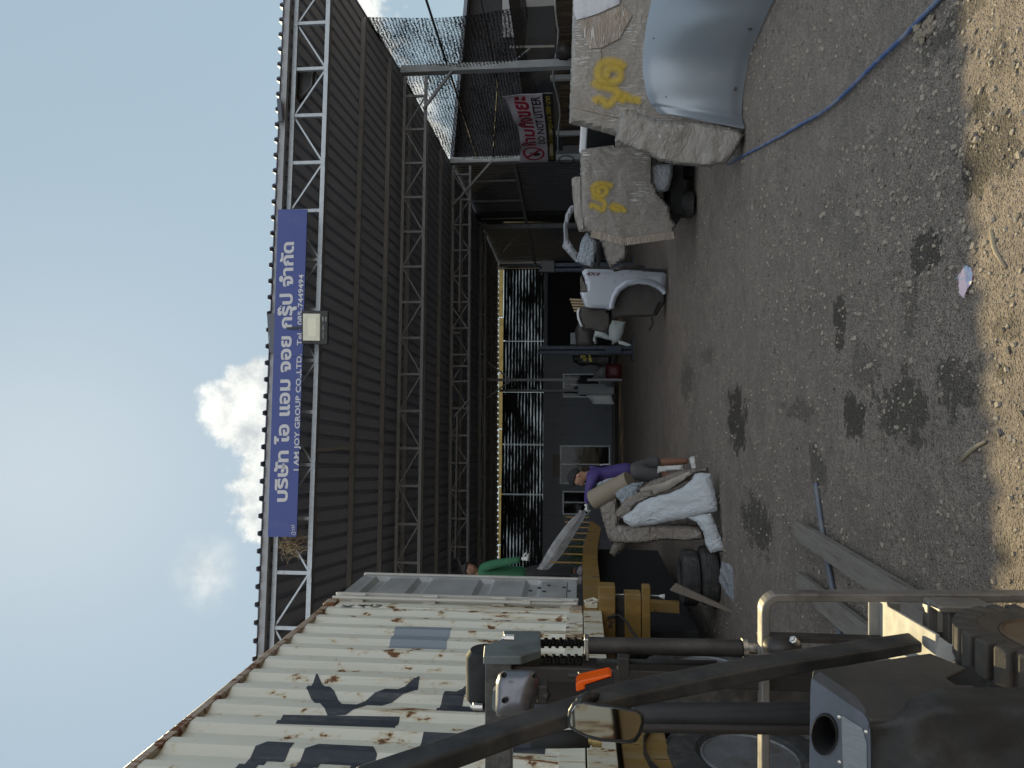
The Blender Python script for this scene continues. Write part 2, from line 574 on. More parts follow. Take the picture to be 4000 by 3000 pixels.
m_galv = plain('galvanised_steel', (.33, .36, .385), .45, .55, var=.12, vs=9, dirt=(.20, .14, .09), dirtamt=.12)
m_steel_d = plain('dull_steel', (.255, .265, .28), .55, .2, var=.2, vs=6, dirt=(.15, .14, .13), dirtamt=.3)
m_post = plain('grey_post_paint', (.36, .38, .39), .5, .2, var=.14, vs=4, dirt=(.12, .10, .08), dirtamt=.25)
def roof_material():
    t = NT('roof_sheet')
    st = t.map((3, .35, 3), rot=(0, 0, -YAW))
    n = t.noise(4, 7, .65, st)
    c = t.mix(n, (.30, .34, .43), (.43, .475, .57))
    c = t.mix(t.ramp(t.noise(1.3, 6, .7, t.map((1, .5, 1))), .55, .75, 0, .6), c, (.23, .24, .26))
    t.P(col=c, rough=.5, metal=.1)
    return t.m
def wall_material(name, a, b, dirt):
    t = NT(name)
    z = t.xyz()[2]
    c = t.mix(t.noise(2.2, 7, .65, t.map((1, 1, .35))), a, b)
    c = t.mix(t.ramp(t.noise(3.5, 7, .7, t.map((1.4, 1.4, .3), loc=(4, 2, 1))), .52, .74, 0, .6), c, dirt)
    t.P(col=c, rough=.85, normal=t.bump(t.noise(18, 5), .25, .01))
    return t.m
shed = thing('shed', 'open fronted metal roofed workshop shed with lattice trusses and dark interior', 'shed', S(0, 0, 0))

# roof: ribbed sheets, ribs running front to back
def roof():
    mb = MB()
    RP = .24
    prof = []
    r = -11.9
    while r < 7.65:
        prof += [(r, 0), (r + .145, 0), (r + .162, .050), (r + .215, .050), (r + .232, 0)]
        r += RP
    ds = [p[0] for p in ROOF_PTS]
    ds = [-.15, 0, 1.2, 2.4, 4.86, 7.2, 9.6, 12, 14.4, 17.4, 20.45]
    TH = .006
    w = len(prof)
    vs = []; fs = []
    for top in (0, 1):
        for d in ds:
            for r, h in prof:
                vs.append(S(r, d, roof_z(d, r) + .125 + h + TH * top))
    n = len(ds)
    for top in (0, 1):
        o = top * n * w
        for j in range(n - 1):
            for i in range(w - 1):
                q = (o + j * w + i, o + j * w + i + 1, o + (j + 1) * w + i + 1, o + (j + 1) * w + i)
                fs.append(q if top else q[::-1])
    o = n * w
    for i in range(w - 1):
        fs.append((i, i + 1, o + i + 1, o + i))
        k = (n - 1) * w
        fs.append((k + i + 1, k + i, o + k + i, o + k + i + 1))
    for j in range(n - 1):
        fs.append(((j + 1) * w, j * w, o + j * w, o + (j + 1) * w))
        k = w - 1
        fs.append((j * w + k, (j + 1) * w + k, o + (j + 1) * w + k, o + j * w + k))
    mb.add(vs, fs)
    mb.build('roof', roof_material(), shed, recalc=False, merge=True)
roof()
for d in (-.09, 1.3, 2.78, 4.2, 5.65, 7.1, 8.55, 10.0, 11.45, 12.9, 14.8, 16.3, 17.8, 19.2):
    mb = MB()
    h = .10
    for k in range(3):
        ra, rb = -11.8 + k * 6.45, -11.8 + (k + 1) * 6.45 - .004
        z0, z1 = roof_z(d, ra) + .072, roof_z(d, rb) + .072
        mb.bar(S(ra, d, z0), S(rb, d, z1), .045, h)
        mb.bar(S(ra, d - .036, z0 - h / 2 + .006), S(rb, d - .036, z1 - h / 2 + .006), .03, .008)
    mb.build('purlin', m_steel_d, shed)

def truss(d, ra, rb, r0, panel, depth, mat, sep=0, chord=.065, phase=0, ztop=0.0):
    """parallel chord lattice truss across the shed"""
    mb = MB()
    zt = lambda r: roof_z(d, r) - chord / 2 + ztop
    zb = lambda r: zt(r) - depth
    mb.bar(S(ra, d, zt(ra)), S(rb, d, zt(rb)), chord, chord)
    mb.bar(S(ra, d, zb(ra)), S(rb, d, zb(rb)), chord, chord)
    k0 = math.ceil((ra - r0) / panel); k1 = math.floor((rb - r0) / panel)
    for k in range(k0, k1 + 1):
        r = r0 + k * panel
        mb.bar(S(r, d, zb(r) + chord / 2), S(r, d, zt(r) - chord / 2), .046, .05, RV)
        if k < k1:
            r2 = r + panel
            lowfirst = (k + phase) % 2 == 0
            a = S(r + .03, d + .012, (zb(r) + .03) if lowfirst else (zt(r) - .03))
            b = S(r2 - .03, d + .012, (zt(r2) - .03) if lowfirst else (zb(r2) + .03))
            mb.bar(a, b, .026, .026)
        # weld plates at the joints
        zz = zb(r) if (k + phase) % 2 == 0 else zt(r)
        mb.box(S(r, d - .0345, zz), (.12, .006, .055), (RV, DV, UP))
    return mb.build('truss', mat, shed)
ra_ = r_on(1262, 90, 0); rb_ = r_on(1215, 2238, 0)
pan = (ra_ - rb_) / 11
truss(0, -11.6, 7.6, ra_, pan, .50, m_galv, phase=1)
r2a = r_on(1600, 377, 4.86); r2b = r_on(1600, 906, 4.86)
truss(4.86, -11.6, 7.5, r2a, (r2a - r2b) / 4, .475, m_steel_d, phase=0)
r3a = r_on(1800, 780, 9.6); r3b = r_on(1800, 1180, 9.6)
truss(9.6, -11.6, 7.5, r3a, (r3a - r3b) / 4, .48, m_steel_d, phase=0)
truss(14.4, -11.6, 7.5, 0, 1.4, .16, m_steel_d, chord=.06)
# the extra middle chord of the third truss and its raking struts
mb = MB()
ra_, rb_ = r_on(1790, 780, 9.6), r_on(1790, 1222, 9.6)
rc_, rd_ = r_on(1800, 1612, 9.6), r_on(1795, 2180, 9.6)
z_ = roof_z(9.6) - .21
mb.bar(S(rb_, 9.5, z_), S(ra_, 9.5, z_ + .02), .05, .05)
mb.bar(S(rd_, 9.5, z_ - .03), S(rc_, 9.5, z_), .05, .05)
for (a, b) in (((1771, 1205), (1838, 1300)), ((1772, 1630), (1836, 1555)), ((1772, 1300), (1800, 1300)), ((1772, 1430), (1836, 1430))):
    mb.bar(hit(*a, S(0, 9.49, 0), DV), hit(*b, S(0, 9.49, 0), DV), .05, .04)
mb.build('truss_strut', m_steel_d, shed)

# posts
RW = 7.66
def post(r, d, w, mat, top=None, z0=0):
    mb = MB()
    zt = (roof_z(d, r) + .06) if top is None else top
    mb.bar(S(r, d, z0), S(r, d, zt), w, w, RV)
    mb.box(S(r, d, z0 + .008), (w + .12, w + .12, .016), (RV, DV, UP))
    return mb.build('post', mat, shed, bevel=.006)
post(RW + .02, -.02, .16, m_post)
p2_ = post(RW, 4.86, .17, m_post)
p3_ = post(RW, 9.6, .17, m_post)
post(RW - .1, 15.0, .16, m_steel_d)
post(RW, 20.2, .15, m_steel_d)
for d in (0, 4.86, 9.6, 15.0, 20.2): post(-11.5, d, .16, m_steel_d)
# knee braces of the second and third frames
def brace(a, b, d, w=.055):
    mb = MB()
    mb.bar(hit(*a, S(0, d, 0), DV), hit(*b, S(0, d, 0), DV), w, w)
    mb.build('knee_brace', m_steel_d, shed)
brace((1767, 275), (1655, 425), 4.80)
brace((1928, 622), (1771, 800), 9.54)
brace((2010, 930), (1965, 985), 14.9)
# slim middle posts with forked heads
def midpost(Y, Xtop, Xbot, d, w, mat):
    mb = MB()
    a = hit(2200, Y, S(0, d, 0), DV)
    r, _ = S_rd(a)
    mb.bar(S(r, d, 0), S(r, d, roof_z(d, r) + .02), w, w, RV)
    return mb.build('post', mat, shed), r
mp, rmp = midpost(1484, 1900, 2400, 15.0, .085, m_steel_d)
mp2, rmp2 = midpost(1526, 1990, 2300, 20.05, .10, m_steel_d)
mb = MB()
for s in (-1, 1):
    mb.bar(S(rmp + s * .03, 15.0, 3.9), S(rmp + s * .75, 15.0, roof_z(15, rmp) - .05), .05, .05)
mb.build('knee_brace', m_steel_d, shed)

# right side wall beyond the third frame
def ribbed_wall(p0, p1, z0, zt0, zt1, mat, name, parent, pitch=.19, depth=.025, th=.004):
    mb = MB()
    p0 = Vector(p0); p1 = Vector(p1)
    L = (p1 - p0).length
    e = (p1 - p0) / L
    nrm = Vector((-e.y, e.x, 0))
    xs = []
    x = 0
    while x < L - 1e-6:
        for dx, h in ((0, 0), (.45, 0), (.55, 1), (.85, 1), (.95, 0)):
            if x + dx * pitch <= L: xs.append((x + dx * pitch, h * depth))
        x += pitch
    xs.append((L, 0))
    n = len(xs)
    vs = []
    for off in (0, th):
        for z in (0, 1):
            for x, h in xs:
                zz = z0 if z == 0 else zt0 + (zt1 - zt0) * x / L
                q = p0 + e * x + nrm * (h + off); vs.append(Vector((q.x, q.y, zz)))
    fs = []
    for i in range(n - 1):
        fs.append((i, i + 1, n + i + 1, n + i)); fs.append((2 * n + i + 1, 2 * n + i, 3 * n + i, 3 * n + i + 1))
        fs.append((n + i, n + i + 1, 3 * n + i + 1, 3 * n + i))
    mb.add(vs, fs)
    return mb.build(name, mat, parent)
m_dark_sheet = plain('dark_wall_sheet', (.12, .12, .13), .7, .1, var=.25, vs=2)
ribbed_wall(S(RW + .16, 20.4, 0), S(RW + .16, 9.8, 0), 0, roof_z(20.4, RW) + .16, roof_z(9.8, RW) + .16, m_dark_sheet, 'side_wall', shed)
ribbed_wall(S(-11.9, 0, 0), S(-11.9, 20.4, 0), 0, roof_z(0, -11.9) + .16, roof_z(20.4, -11.9) + .16, m_dark_sheet, 'side_wall', shed)  # unseen left wall, added to block light and keep the interior dark
mb = MB()
mb.bar(S(RW + .04, 9.7, 3.36), S(RW + .04, 20.2, 3.36), .07, .09)
mb.build('wall_rail', m_steel_d, shed)
for Y in (707, 785, 853, 958, 1005):
    a = hit(1950, Y, S(RW + .05, 0, 0), RV)
    r, d = S_rd(a)
    mb = MB()
    mb.bar(S(RW + .05, d, 3.41), S(RW + .05, d, roof_z(d, RW)), .05, .06, DV)
    mb.build('wall_stud', m_steel_d, shed)

# back wall
DB = 20.3
m_wall = wall_material('painted_block_wall', (.15, .165, .185), (.21, .225, .245), (.09, .088, .086))
mb = MB()
def bw(X, Y):
    p = hit(X, Y, S(0, DB, 0), DV)
    return S_rd(p)[0], p.z
win = [(2199, 2345, 1460, 1553), (2187, 2384, 1739, 1893), (2197, 2300, 1917, 2012)]
holes = []
for X0, X1, Y0, Y1 in win:
    r1, z1 = bw(X0, Y0); r0, z0 = bw(X1, Y1)
    holes.append((r0, r1, max(z0, .04), z1))
ZW = 2.98
cuts = sorted({-11.8, 7.7} | {h[0] for h in holes} | {h[1] for h in holes})
for a, b in zip(cuts, cuts[1:]):
    mid = (a + b) / 2
    hs = [h for h in holes if h[0] < mid < h[1]]
    zs = [(0, ZW)] if not hs else [(0, hs[0][2]), (hs[0][3], ZW)]
    for z0, z1 in zs:
        if z1 - z0 > .01: mb.box(S(mid, DB + .075, (z0 + z1) / 2), (b - a, .15, z1 - z0), (RV, DV, UP))
mb.build('back_wall', m_wall, shed)
m_alu = plain('window_aluminium', (.34, .37, .37), .45, .5, var=.08)
def window_glass():
    t = NT('dark_window_glass')
    t.P(col=(.010, .011, .012), rough=.05, spec=.30, normal=t.bump(t.noise(1.3, 2), .25, .02))
    return t.m
m_glass = window_glass()
for r0, r1, z0, z1 in holes:
    mb = MB(); w = .06
    for a, b in (((r0, z0), (r0, z1)), ((r1, z0), (r1, z1))):
        sgn = 1 if a[0] == r0 else -1
        mb.box(S(a[0] + sgn * w / 2, DB - .012, (z0 + z1) / 2), (w, .07, z1 - z0), (RV, DV, UP))
    for z, sgn in ((z0, 1), (z1, -1)):
        mb.box(S((r0 + r1) / 2, DB - .010, z + sgn * w / 2), (r1 - r0 - 2 * w, .066, w), (RV, DV, UP))
    mb.box(S((r0 + r1) / 2 + .02, DB - .006, (z0 + z1) / 2), (.05, .058, z1 - z0 - 2 * w), (RV, DV, UP))
    wn = mb.build('window', m_alu, shed)
    mb = MB()
    mb.box(S((r0 + r1) / 2, DB + .02, (z0 + z1) / 2), (r1 - r0 - 2 * w, .006, z1 - z0 - 2 * w), (RV, DV, UP))
    mb.build('window_pane', m_glass, wn)
# black panel for the dark shade inside an open room, right of far wall
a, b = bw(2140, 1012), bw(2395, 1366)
mb = MB(); mb.box(S((a[0] + b[0]) / 2, DB - .012, (a[1] + b[1]) / 2), (a[0] - b[0], .03, a[1] - b[1]), (RV, DV, UP)); mb.build('doorway_shade', plain('opening_shade', (.012, .012, .013), .9), shed)
# kerb and pale pipe along the foot of the wall
mb = MB(); mb.bar(S(-11, DB - .2, .06), S(6.5, DB - .2, .06), .3, .12); mb.build('wall_footing', plain('old_concrete', (.10, .10, .098), .9), shed)
# little notice board above the big window
mb = MB()
a, b = bw(2160, 1775), bw(2188, 1862)
mb.box(S((a[0] + b[0]) / 2, DB - .03, (a[1] + b[1]) / 2), (abs(a[0] - b[0]), .03, abs(a[1] - b[1])), (RV, DV, UP))
o = mb.build('wall_plaque', plain('carved_plaque', (.16, .13, .11), .7, var=.5, vs=30, bump=.8, bs=40), bevel=.006)
tag(o, 'small worn brown plaque hung above the wide sliding window', 'plaque')
# pale fascia strip: a translucent sheet that the sun strikes from behind
def translucent(name, col):
    t = NT(name)
    tr = t.N.new('ShaderNodeBsdfTranslucent')
    n = t.noise(3, 5, .6, t.map((1, 1, 1)))
    tr_c = t.mix(t.ramp(n, .4, .75, 0, .5), col, k3(col, .55))
    t.L.new(tr_c, tr.inputs[0])
    ms = t.N.new('ShaderNodeMixShader'); ms.inputs[0].default_value = .8
    t.P(col=col, rough=.5)
    t.L.new(t.b.outputs[0], ms.inputs[1]); t.L.new(tr.outputs[0], ms.inputs[2]); t.L.new(ms.outputs[0], t.out.inputs[0])
    return t.m
zt_, zb_ = bw(1965, 2100)[1], bw(1991, 2100)[1]
m_strip = translucent('fibreglass_strip', (.40, .38, .30))
rr = -11.5
while rr < RW - .3:
    mb = MB()
    b = min(rr + 2.38, RW - .1)
    mb.box(S((rr + b) / 2, DB + .13, roof_z(DB) + .018 + TILT * (rr + b) / 2), (b - rr, .008, .20), (RV, DV, UP))
    mb.build('skylight_strip', m_strip, shed)
    rr += 2.42
# shade net hung across the gap above the back wall
def net_material(name, pitch, fill, axis, ncol=(.02, .02, .022), thr=(.40, .60), big=.5, rot=(0, 0, 0), st=(1, 1, 1), fine=60, dist=1.4, bigs=1.0, nw=.6, hmax=.9):
    t = NT(name)
    vec = t.map((1, 1, 1), rot=rot)
    w = t.N.new('ShaderNodeTexWave'); w.wave_type = 'BANDS'; w.bands_direction = axis
    w.inputs['Scale'].default_value = pitch; w.inputs['Distortion'].default_value = dist
    w.inputs['Detail'].default_value = 3; w.inputs['Detail Scale'].default_value = 1.2
    t.L.new(vec, w.inputs['Vector'])
    a = t.noise(fine, 4, .7, t.map(st))
    b = t.noise(bigs, 5, .6, t.map((.7, .7, 1.4), loc=(2, 5, 1)))
    v = t.math('ADD', t.math('MULTIPLY', w.outputs['Fac'], fill), t.math('MULTIPLY', a, nw))
    v = t.math('ADD', v, t.math('MULTIPLY', t.math('SUBTRACT', b, .5), big))
    hole = t.ramp(v, thr[0], thr[1], 0, hmax)
    t.P(col=ncol, rough=.9, alpha=t.math('SUBTRACT', 1.0, hole))
    return t.m
m_net_back = net_material('back_shade_net', 2.3, .55, 'Z', thr=(.74, 1.0), big=1.15, st=(.25, .25, 2), fine=6, dist=.9, bigs=.55, hmax=.34)
root = thing('shade_net', 'black striped shade net hung above the far grey wall', 'shade net', S(-2, DB, 2.9))
xs = [-11.5] + [S_rd(hit(2050, Y, S(0, DB, 0), DV))[0] for Y in (1932, 1736, 1530, 1330, 1045)]
for a, b in zip(xs, xs[1:]):
    mb = MB()
    zt, zb = roof_z(DB) - .03, bw(2122, 1500)[1]
    def fn(u, v, a=a, b=b):
        sag = .10 * sin(pi * u) * (1 - v) ** 2
        return S(a + .02 + (b - a - .04) * u, DB + .07 + .03 * sin(u * 9) * sin(v * 5), zb - sag + (zt - zb) * v)
    mb.grid(fn, 14, 8)
    mb.build('net_panel', m_net_back, root, smooth=True)
m_net_pole = plain('dark_pole', (.02, .02, .022), .8)
for x in xs[1:]:
    mb = MB()
    mb.bar(S(x, DB + .03, 2.9), S(x, DB + .03, roof_z(DB) - .12), .03, .03, RV)
    mb.build('net_pole', m_net_pole, root)
# ================================================================== the container on its trailer
KE = Vector((-.0195, 1, 0)).normalized()
KN = Vector((KE.y, -KE.x, 0))
KP = Vector((-2.222, 7.15, 0))
def K(s, h, z): return KP + KE * s + KN * h + UP * z
def K_sz(X, Y, h=0.0):
    p = hit(X, Y, K(0, h, 0), KN)
    q = p - KP
    return q.dot(KE), p.z
KZ0, KZ1, KL, KW = 1.46, 4.05, 12.19, 2.44

def rust_material(name, base, base2, amount, low=1.75, high=3.5, stain=(.45, .33, .16), rust=(.115, .042, .016), dirt=.25):
    t = NT(name)
    w = t.N.new('ShaderNodeNewGeometry').outputs['Position']
    z = t.xyz(w)[2]
    c = t.mix(t.noise(1.7, 6, .6, w), base, base2)
    c = t.mix(t.ramp(t.noise(3.0, 7, .7, t.map((1.6, 1.6, .22), src=w)), .50, .78, 0, dirt), c, (.28, .26, .20))
    up = t.ramp(z, low, high, 0, .145, smooth=False)
    drip = t.noise(1.0, 7, .66, t.map((11, 11, 1.25), src=w), dist=.35)
    spot = t.noise(1.0, 6, .62, t.map((8, 8, 5.5), loc=(11, 3, 5), src=w))
    patch = t.noise(.9, 3, .5, t.map((1, 1, .8), loc=(2, 9, 1), src=w))
    v = t.math('ADD', t.math('MAXIMUM', t.math('SUBTRACT', drip, up), t.math('SUBTRACT', spot, t.math('MULTIPLY', up, .55))), t.math('MULTIPLY', t.math('SUBTRACT', patch, .5), .22))
    halo = t.ramp(v, .60 - amount, .72 - amount, 0, .85)
    core = t.ramp(v, .675 - amount, .71 - amount, 0, .95)
    c = t.mix(halo, c, stain)
    rc = t.mix(t.noise(30, 5, .7, w), k3(rust, .55), k3(rust, 1.6))
    c = t.mix(core, c, rc)
    t.P(col=c, rough=t.ramp(core, 0, 1, .48, .92), normal=t.bump(t.math('ADD', t.math('MULTIPLY', core, -.6), t.math('MULTIPLY', t.noise(4, 4, .5, w), .8)), .35, .008))
    return t.m
m_box = rust_material('rusty_cream_paint', (.60, .585, .50), (.66, .645, .57), .100)
m_rail = rust_material('rusty_rail', (.40, .33, .25), (.30, .22, .16), .10, 9, 10, stain=(.26, .15, .08))
m_cream = rust_material('cream_chassis_paint', (.55, .53, .44), (.48, .46, .38), .09, 9, 10)
m_door = plain('grey_white_door_paint', (.34, .345, .35), .5, 0, var=.10, vs=2.5, dirt=(.22, .215, .205), dirtamt=.75)
m_white_edge = plain('white_door_frame', (.50, .485, .44), .5, 0, var=.06, vs=3, dirt=(.22, .17, .12), dirtamt=.1)
m_yellow = rust_material('worn_yellow_paint', (.21, .125, .030), (.16, .098, .027), .06, 9, 10, stain=(.30, .17, .04), rust=(.06, .04, .025), dirt=.55)
m_black = plain('part_and_shade_black', (.010, .010, .011), .8, var=.4)  # black parts, also the painted shade under the trailer
m_dkmetal = plain('dark_chassis_metal', (.035, .034, .034), .6, .2, var=.4, dirt=(.07, .055, .045), dirtamt=.6)
m_navy = plain('navy_letter_paint', (.030, .034, .046), .55, var=.3, vs=14, dirt=(.10, .10, .105), dirtamt=.45, stretch=(1, 1, .25))
m_rubber = plain('tyre_rubber', (.022, .022, .023), .78, var=.3, vs=12, dirt=(.085, .075, .065), dirtamt=.5)

cont = thing('shipping_container', 'rusty cream shipping container with dark letters and one door swung open', 'container', K(-6, -1.2, KZ0))
PITCHC = .278
def corr_profile(s_from, s_to):
    pts = []
    s = s_to
    while s > s_from:
        for ds, h in ((0, 0), (-.072, 0), (-.140, -.036), (-.210, -.036), (-.278, 0)):
            if s + ds > s_from: pts.append((s + ds, h))
        s -= PITCHC
    out = []
    for p in pts:
        if not out or abs(out[-1][0] - p[0]) > 1e-6: out.append(p)
    return out[::-1]
PROF = corr_profile(-KL + .16, -.17)
def corr_h(s):
    for (a, ha), (b, hb) in zip(PROF, PROF[1:]):
        if a <= s <= b: return ha + (hb - ha) * (s - a) / (b - a)
    return 0
mb = MB()
zs = [KZ0 + .155, 2.2, 2.9, KZ1 - .06]
n = len(PROF)
for h0 in (-.006, -.010):
    mb.add([K(s, h + h0, z) for z in zs for s, h in PROF],
           [(j * n + i, j * n + i + 1, (j + 1) * n + i + 1, (j + 1) * n + i) for j in range(len(zs) - 1) for i in range(n - 1)])
mb.build('side_panel', m_box, cont, recalc=False)
mb = MB()
mb.add([K(s, -KW + .01 - h, z) for z in (zs[0], zs[-1]) for s, h in PROF], [(i, i + 1, n + i + 1, n + i) for i in range(n - 1)])
mb.build('side_panel', m_box, cont, recalc=False)
for h in (-.03, -KW + .03):
    mb = MB(); mb.box(K(-KL / 2, h, KZ0 + .0775), (.06, KL - .34, .155), (KN, KE, UP)); mb.build('bottom_rail', m_box, cont, bevel=.004)
    mb = MB(); mb.box(K(-KL / 2, h, KZ1 - .03), (.06, KL - .34, .06), (KN, KE, UP)); mb.build('top_rail', m_rail, cont, bevel=.006)
    for s in (-.085, -KL + .085):
        mb = MB(); mb.box(K(s, h - (.02 if h > -.5 else -.02), (KZ0 + KZ1) / 2), (.10, .165, KZ1 - KZ0 - .24), (KN, KE, UP))
        mb.build('corner_post', m_box, cont, bevel=.006)
        for z in (KZ0 + .06, KZ1 - .055):
            mb = MB(); mb.box(K(s, h - (.028 if h > -.5 else -.028), z), (.162, .178, .118), (KN, KE, UP))
            mb.build('corner_casting', m_rail, cont, bevel=.012)
mb = MB(); mb.box(K(-KL / 2, -KW / 2, KZ1 - .045), (KW - .1, KL - .3, .004), (KN, KE, UP)); mb.build('roof', m_rail, cont)
mb = MB(); mb.box(K(-KL / 2, -KW / 2, KZ0 + .14), (KW - .13, KL - .3, .03), (KN, KE, UP)); mb.build('floor', plain('container_floor_wood', (.08, .06, .045), .8), cont)
mb = MB(); mb.box(K(-KL + .02, -KW / 2, 2.75), (KW - .3, .03, 2.3), (KN, KE, UP)); mb.build('end_wall', m_box, cont)
mb = MB(); mb.box(K(-.07, -KW / 2, KZ1 - .06), (KW - .3, .11, .11), (KN, KE, UP)); mb.build('door_header', m_rail, cont, bevel=.006)

# open right door: leaf stands straight back from the corner
leaf = MB()
zb, zt = KZ0 + .06, KZ1 - .05
w0, w1 = .10, 1.10
prof = [(zb, 0), (zb + .10, 0)]
edges = [K_sz(X, Y)[1] for X, Y in ((2215, 2300), (2062, 2300), (1870, 2300), (1610, 2300), (1430, 2300))]
for z in edges:
    prof += [(z - .14, 0) if prof[-1][0] < z - .16 else (prof[-1][0] + .01, 0), (z - .09, -.040), (z - .004, -.040), (z + .05, 0)]
prof += [(zt - .10, 0), (zt, 0)]
prof.sort()
cols = [(w0 + .06, 0), (w0 + .10, 1), (w1 - .10, 1), (w1 - .06, 0)]
vs = []
for z, dp in prof:
    for s, k in [(w0, 0)] + cols + [(w1, 0)]:
        vs.append(K(s, .004 + (dp - .012 if (k and zb + .06 < z < zt - .06) else 0) * k, z))
nc = 6
fs = [(j * nc + i, j * nc + i + 1, (j + 1) * nc + i + 1, (j + 1) * nc + i) for j in range(len(prof) - 1) for i in range(nc - 1)]
leaf.add(vs, fs)
door = leaf.build('door', m_door, cont, recalc=False)
mb = MB()
mb.box(K((w0 + w1) / 2, -.062, (zb + zt) / 2), (.03, w1 - w0 - .01, zt - zb - .01), (KN, KE, UP))
mb.build('door_inner_skin', m_door, door)
for s, w in ((w1 + .012, .05), (w0 - .02, .07)):
    mb = MB(); mb.box(K(s, -.024, (zb + zt) / 2), (.085, w, zt - zb + .03), (KN, KE, UP)); mb.build('door_edge', m_white_edge, door, bevel=.006)
mb = MB(); mb.box(K(w0 + .045, .029, (zb + zt) / 2), (.04, .035, zt - zb + .04), (KN, KE, UP)); mb.build('door_edge', m_white_edge, door, bevel=.005)
for z in (1.62, 2.3, 3.0, 3.75):
    mb = MB(); mb.box(K(.03, .02, z), (.05, .10, .12), (KN, KE, UP)); mb.tube([K(.045, .055, z - .075), K(.045, .055, z + .075)], .018, 8)
    mb.build('hinge', m_white_edge, door)
mb = MB(); mb.tube([K(-.03, .045, zb), K(-.03, .045, zt)], .016, 8)
mb.box(K(-.035, .06, 2.02), (.045, .06, .09), (KN, KE, UP)); mb.bar(K(-.05, .085, 1.98), K(-.05, .085, 1.66), .018, .03)
mb.build('lock_rod', m_white_edge, door)
for z in (1.60, 1.66, 1.83, 1.87, 1.93, 2.02):
    mb = MB(); mb.lathe(K(.55 + .35 * (z * 7 % 1), -.010, z), KN, [(0, .022), (.01, .02), (.016, .0)], 8)
    mb.build('rivet', m_dkmetal, door)

# letters: polygons drawn on the side and folded over its ribs
def letter(name, polys, mat=None, lift=.0025, parent=None):
    mb_ = MB()
    bm = bmesh.new()
    for poly in polys:
        pts = [K_sz(*p) if max(abs(p[0]), abs(p[1])) > 60 else p for p in poly]
        vs = [bm.verts.new((s, z, 0)) for s, z in pts]
        bm.faces.new(vs)
    bmesh.ops.triangulate(bm, faces=bm.faces)
    s0 = min(v.co.x for v in bm.verts); s1 = max(v.co.x for v in bm.verts)
    for s, h in PROF:
        if s0 < s < s1:
            bmesh.ops.bisect_plane(bm, geom=list(bm.verts) + list(bm.edges) + list(bm.faces), plane_co=(s, 0, 0), plane_no=(1, 0, 0))
    bm.verts.index_update()
    mb_.add([K(v.co.x, corr_h(v.co.x) - .006 + lift, v.co.y) for v in bm.verts], [[v.index for v in f.verts] for f in bm.faces])
    bm.free()
    return mb_.build(name, mat or m_navy, parent or cont, merge=True)
letter('painted_letter', [[(1105, 2771), (1562, 2785), (1543, 2840), (1076, 2824)],
                          [(1237, 2628), (1195, 2686), (1280, 2777), (1352, 2777), (1353, 2744)]
                          ])
letter('painted_letter', [[(1640, 2639), (1353, 2744), (1351, 2777), (1401, 2762), (1626, 2692)]], lift=.0028)
def arc_letter(c, r0, r1, a0, a1, n=14, flat=1.0):
    o = [(c[0] + r1 * cos(radians(a0 + (a1 - a0) * i / n)) * flat, c[1] + r1 * sin(radians(a0 + (a1 - a0) * i / n))) for i in range(n + 1)]
    i_ = [(c[0] + r0 * cos(radians(a0 + (a1 - a0) * i / n)) * flat, c[1] + r0 * sin(radians(a0 + (a1 - a0) * i / n))) for i in range(n, -1, -1)]
    return o + i_
# S to the left of the K (its right half is what the picture shows), then the row below: stem + bowl, stem
sx, sz_top = K_sz(990, 2910)
_, sz_bot = K_sz(1490, 2910)
hh = sz_top - sz_bot
cx = sx - .30
st_ = hh * .17
letter('painted_letter', [[(cx - .34, sz_top - hh * .02), (cx + .30, sz_top - hh * .02), (cx + .36, sz_top - hh * .08), (cx + .36, sz_top - hh * .30), (cx + .20, sz_top - hh * .30), (cx + .20, sz_top - st_), (cx - .22, sz_top - st_), (cx - .22, sz_top - hh * .42), (cx + .30, sz_top - hh * .42), (cx + .36, sz_top - hh * .50), (cx + .36, sz_bot + hh * .06), (cx + .28, sz_bot), (cx - .30, sz_bot), (cx - .38, sz_bot + hh * .08), (cx - .38, sz_bot + hh * .28), (cx - .22, sz_bot + hh * .28), (cx - .22, sz_bot + st_), (cx + .20, sz_bot + st_), (cx + .20, sz_top - hh * .42 - st_), (cx - .30, sz_top - hh * .42 - st_), (cx - .38, sz_top - hh * .5), (cx - .38, sz_top - hh * .1)]])
bx, bz = K_sz(1703, 2772)
b2, bz2 = K_sz(1720, 2645)
w = b2 - bx
zt2 = bz; zb2 = bz - hh
letter('painted_letter', [[(bx, zt2), (bx + .16, zt2), (bx + .16, zb2), (bx, zb2)]])
letter('painted_letter', [[(bx + .16, zt2), (bx + w * .55, zt2), (bx + w * .86, zt2 - .12), (bx + w, zt2 - .34), (bx + w, zb2 + .34), (bx + w * .86, zb2 + .12), (bx + w * .55, zb2), (bx + .16, zb2), (bx + .16, zb2 + .15), (bx + w * .5, zb2 + .15), (bx + w - .16, zb2 + .40), (bx + w - .16, zt2 - .40), (bx + w * .5, zt2 - .15), (bx + .16, zt2 - .15)]], lift=.0030)
ix, iz = K_sz(1655, 2856)
letter('painted_letter', [[(ix - .17, iz), (ix, iz), (ix, iz - hh), (ix - .17, iz - hh)]])
# grey painted-over patch
p_ = [(1512, 2527), (1545, 2446), (1763, 2448), (1738, 2528)]
letter('paint_patch', [p_], mat=plain('grey_blue_patch_paint', (.235, .27, .31), .5, var=.08, vs=5))
# small code letters beside the door
mb = MB()
for ch, X in (('K', 1352), ('4', 1412), ('G', 1462)):
    isl = text_islands(ch, .2, offset=.004)
    s, z = K_sz(X, 2372, .0)
    text_on(mb, isl, K(s, 0, z - .06), KE, UP, KN, lift=.004, fit=(.085, .12))
mb.build('code_letters', m_navy, cont, merge=False, recalc=False)

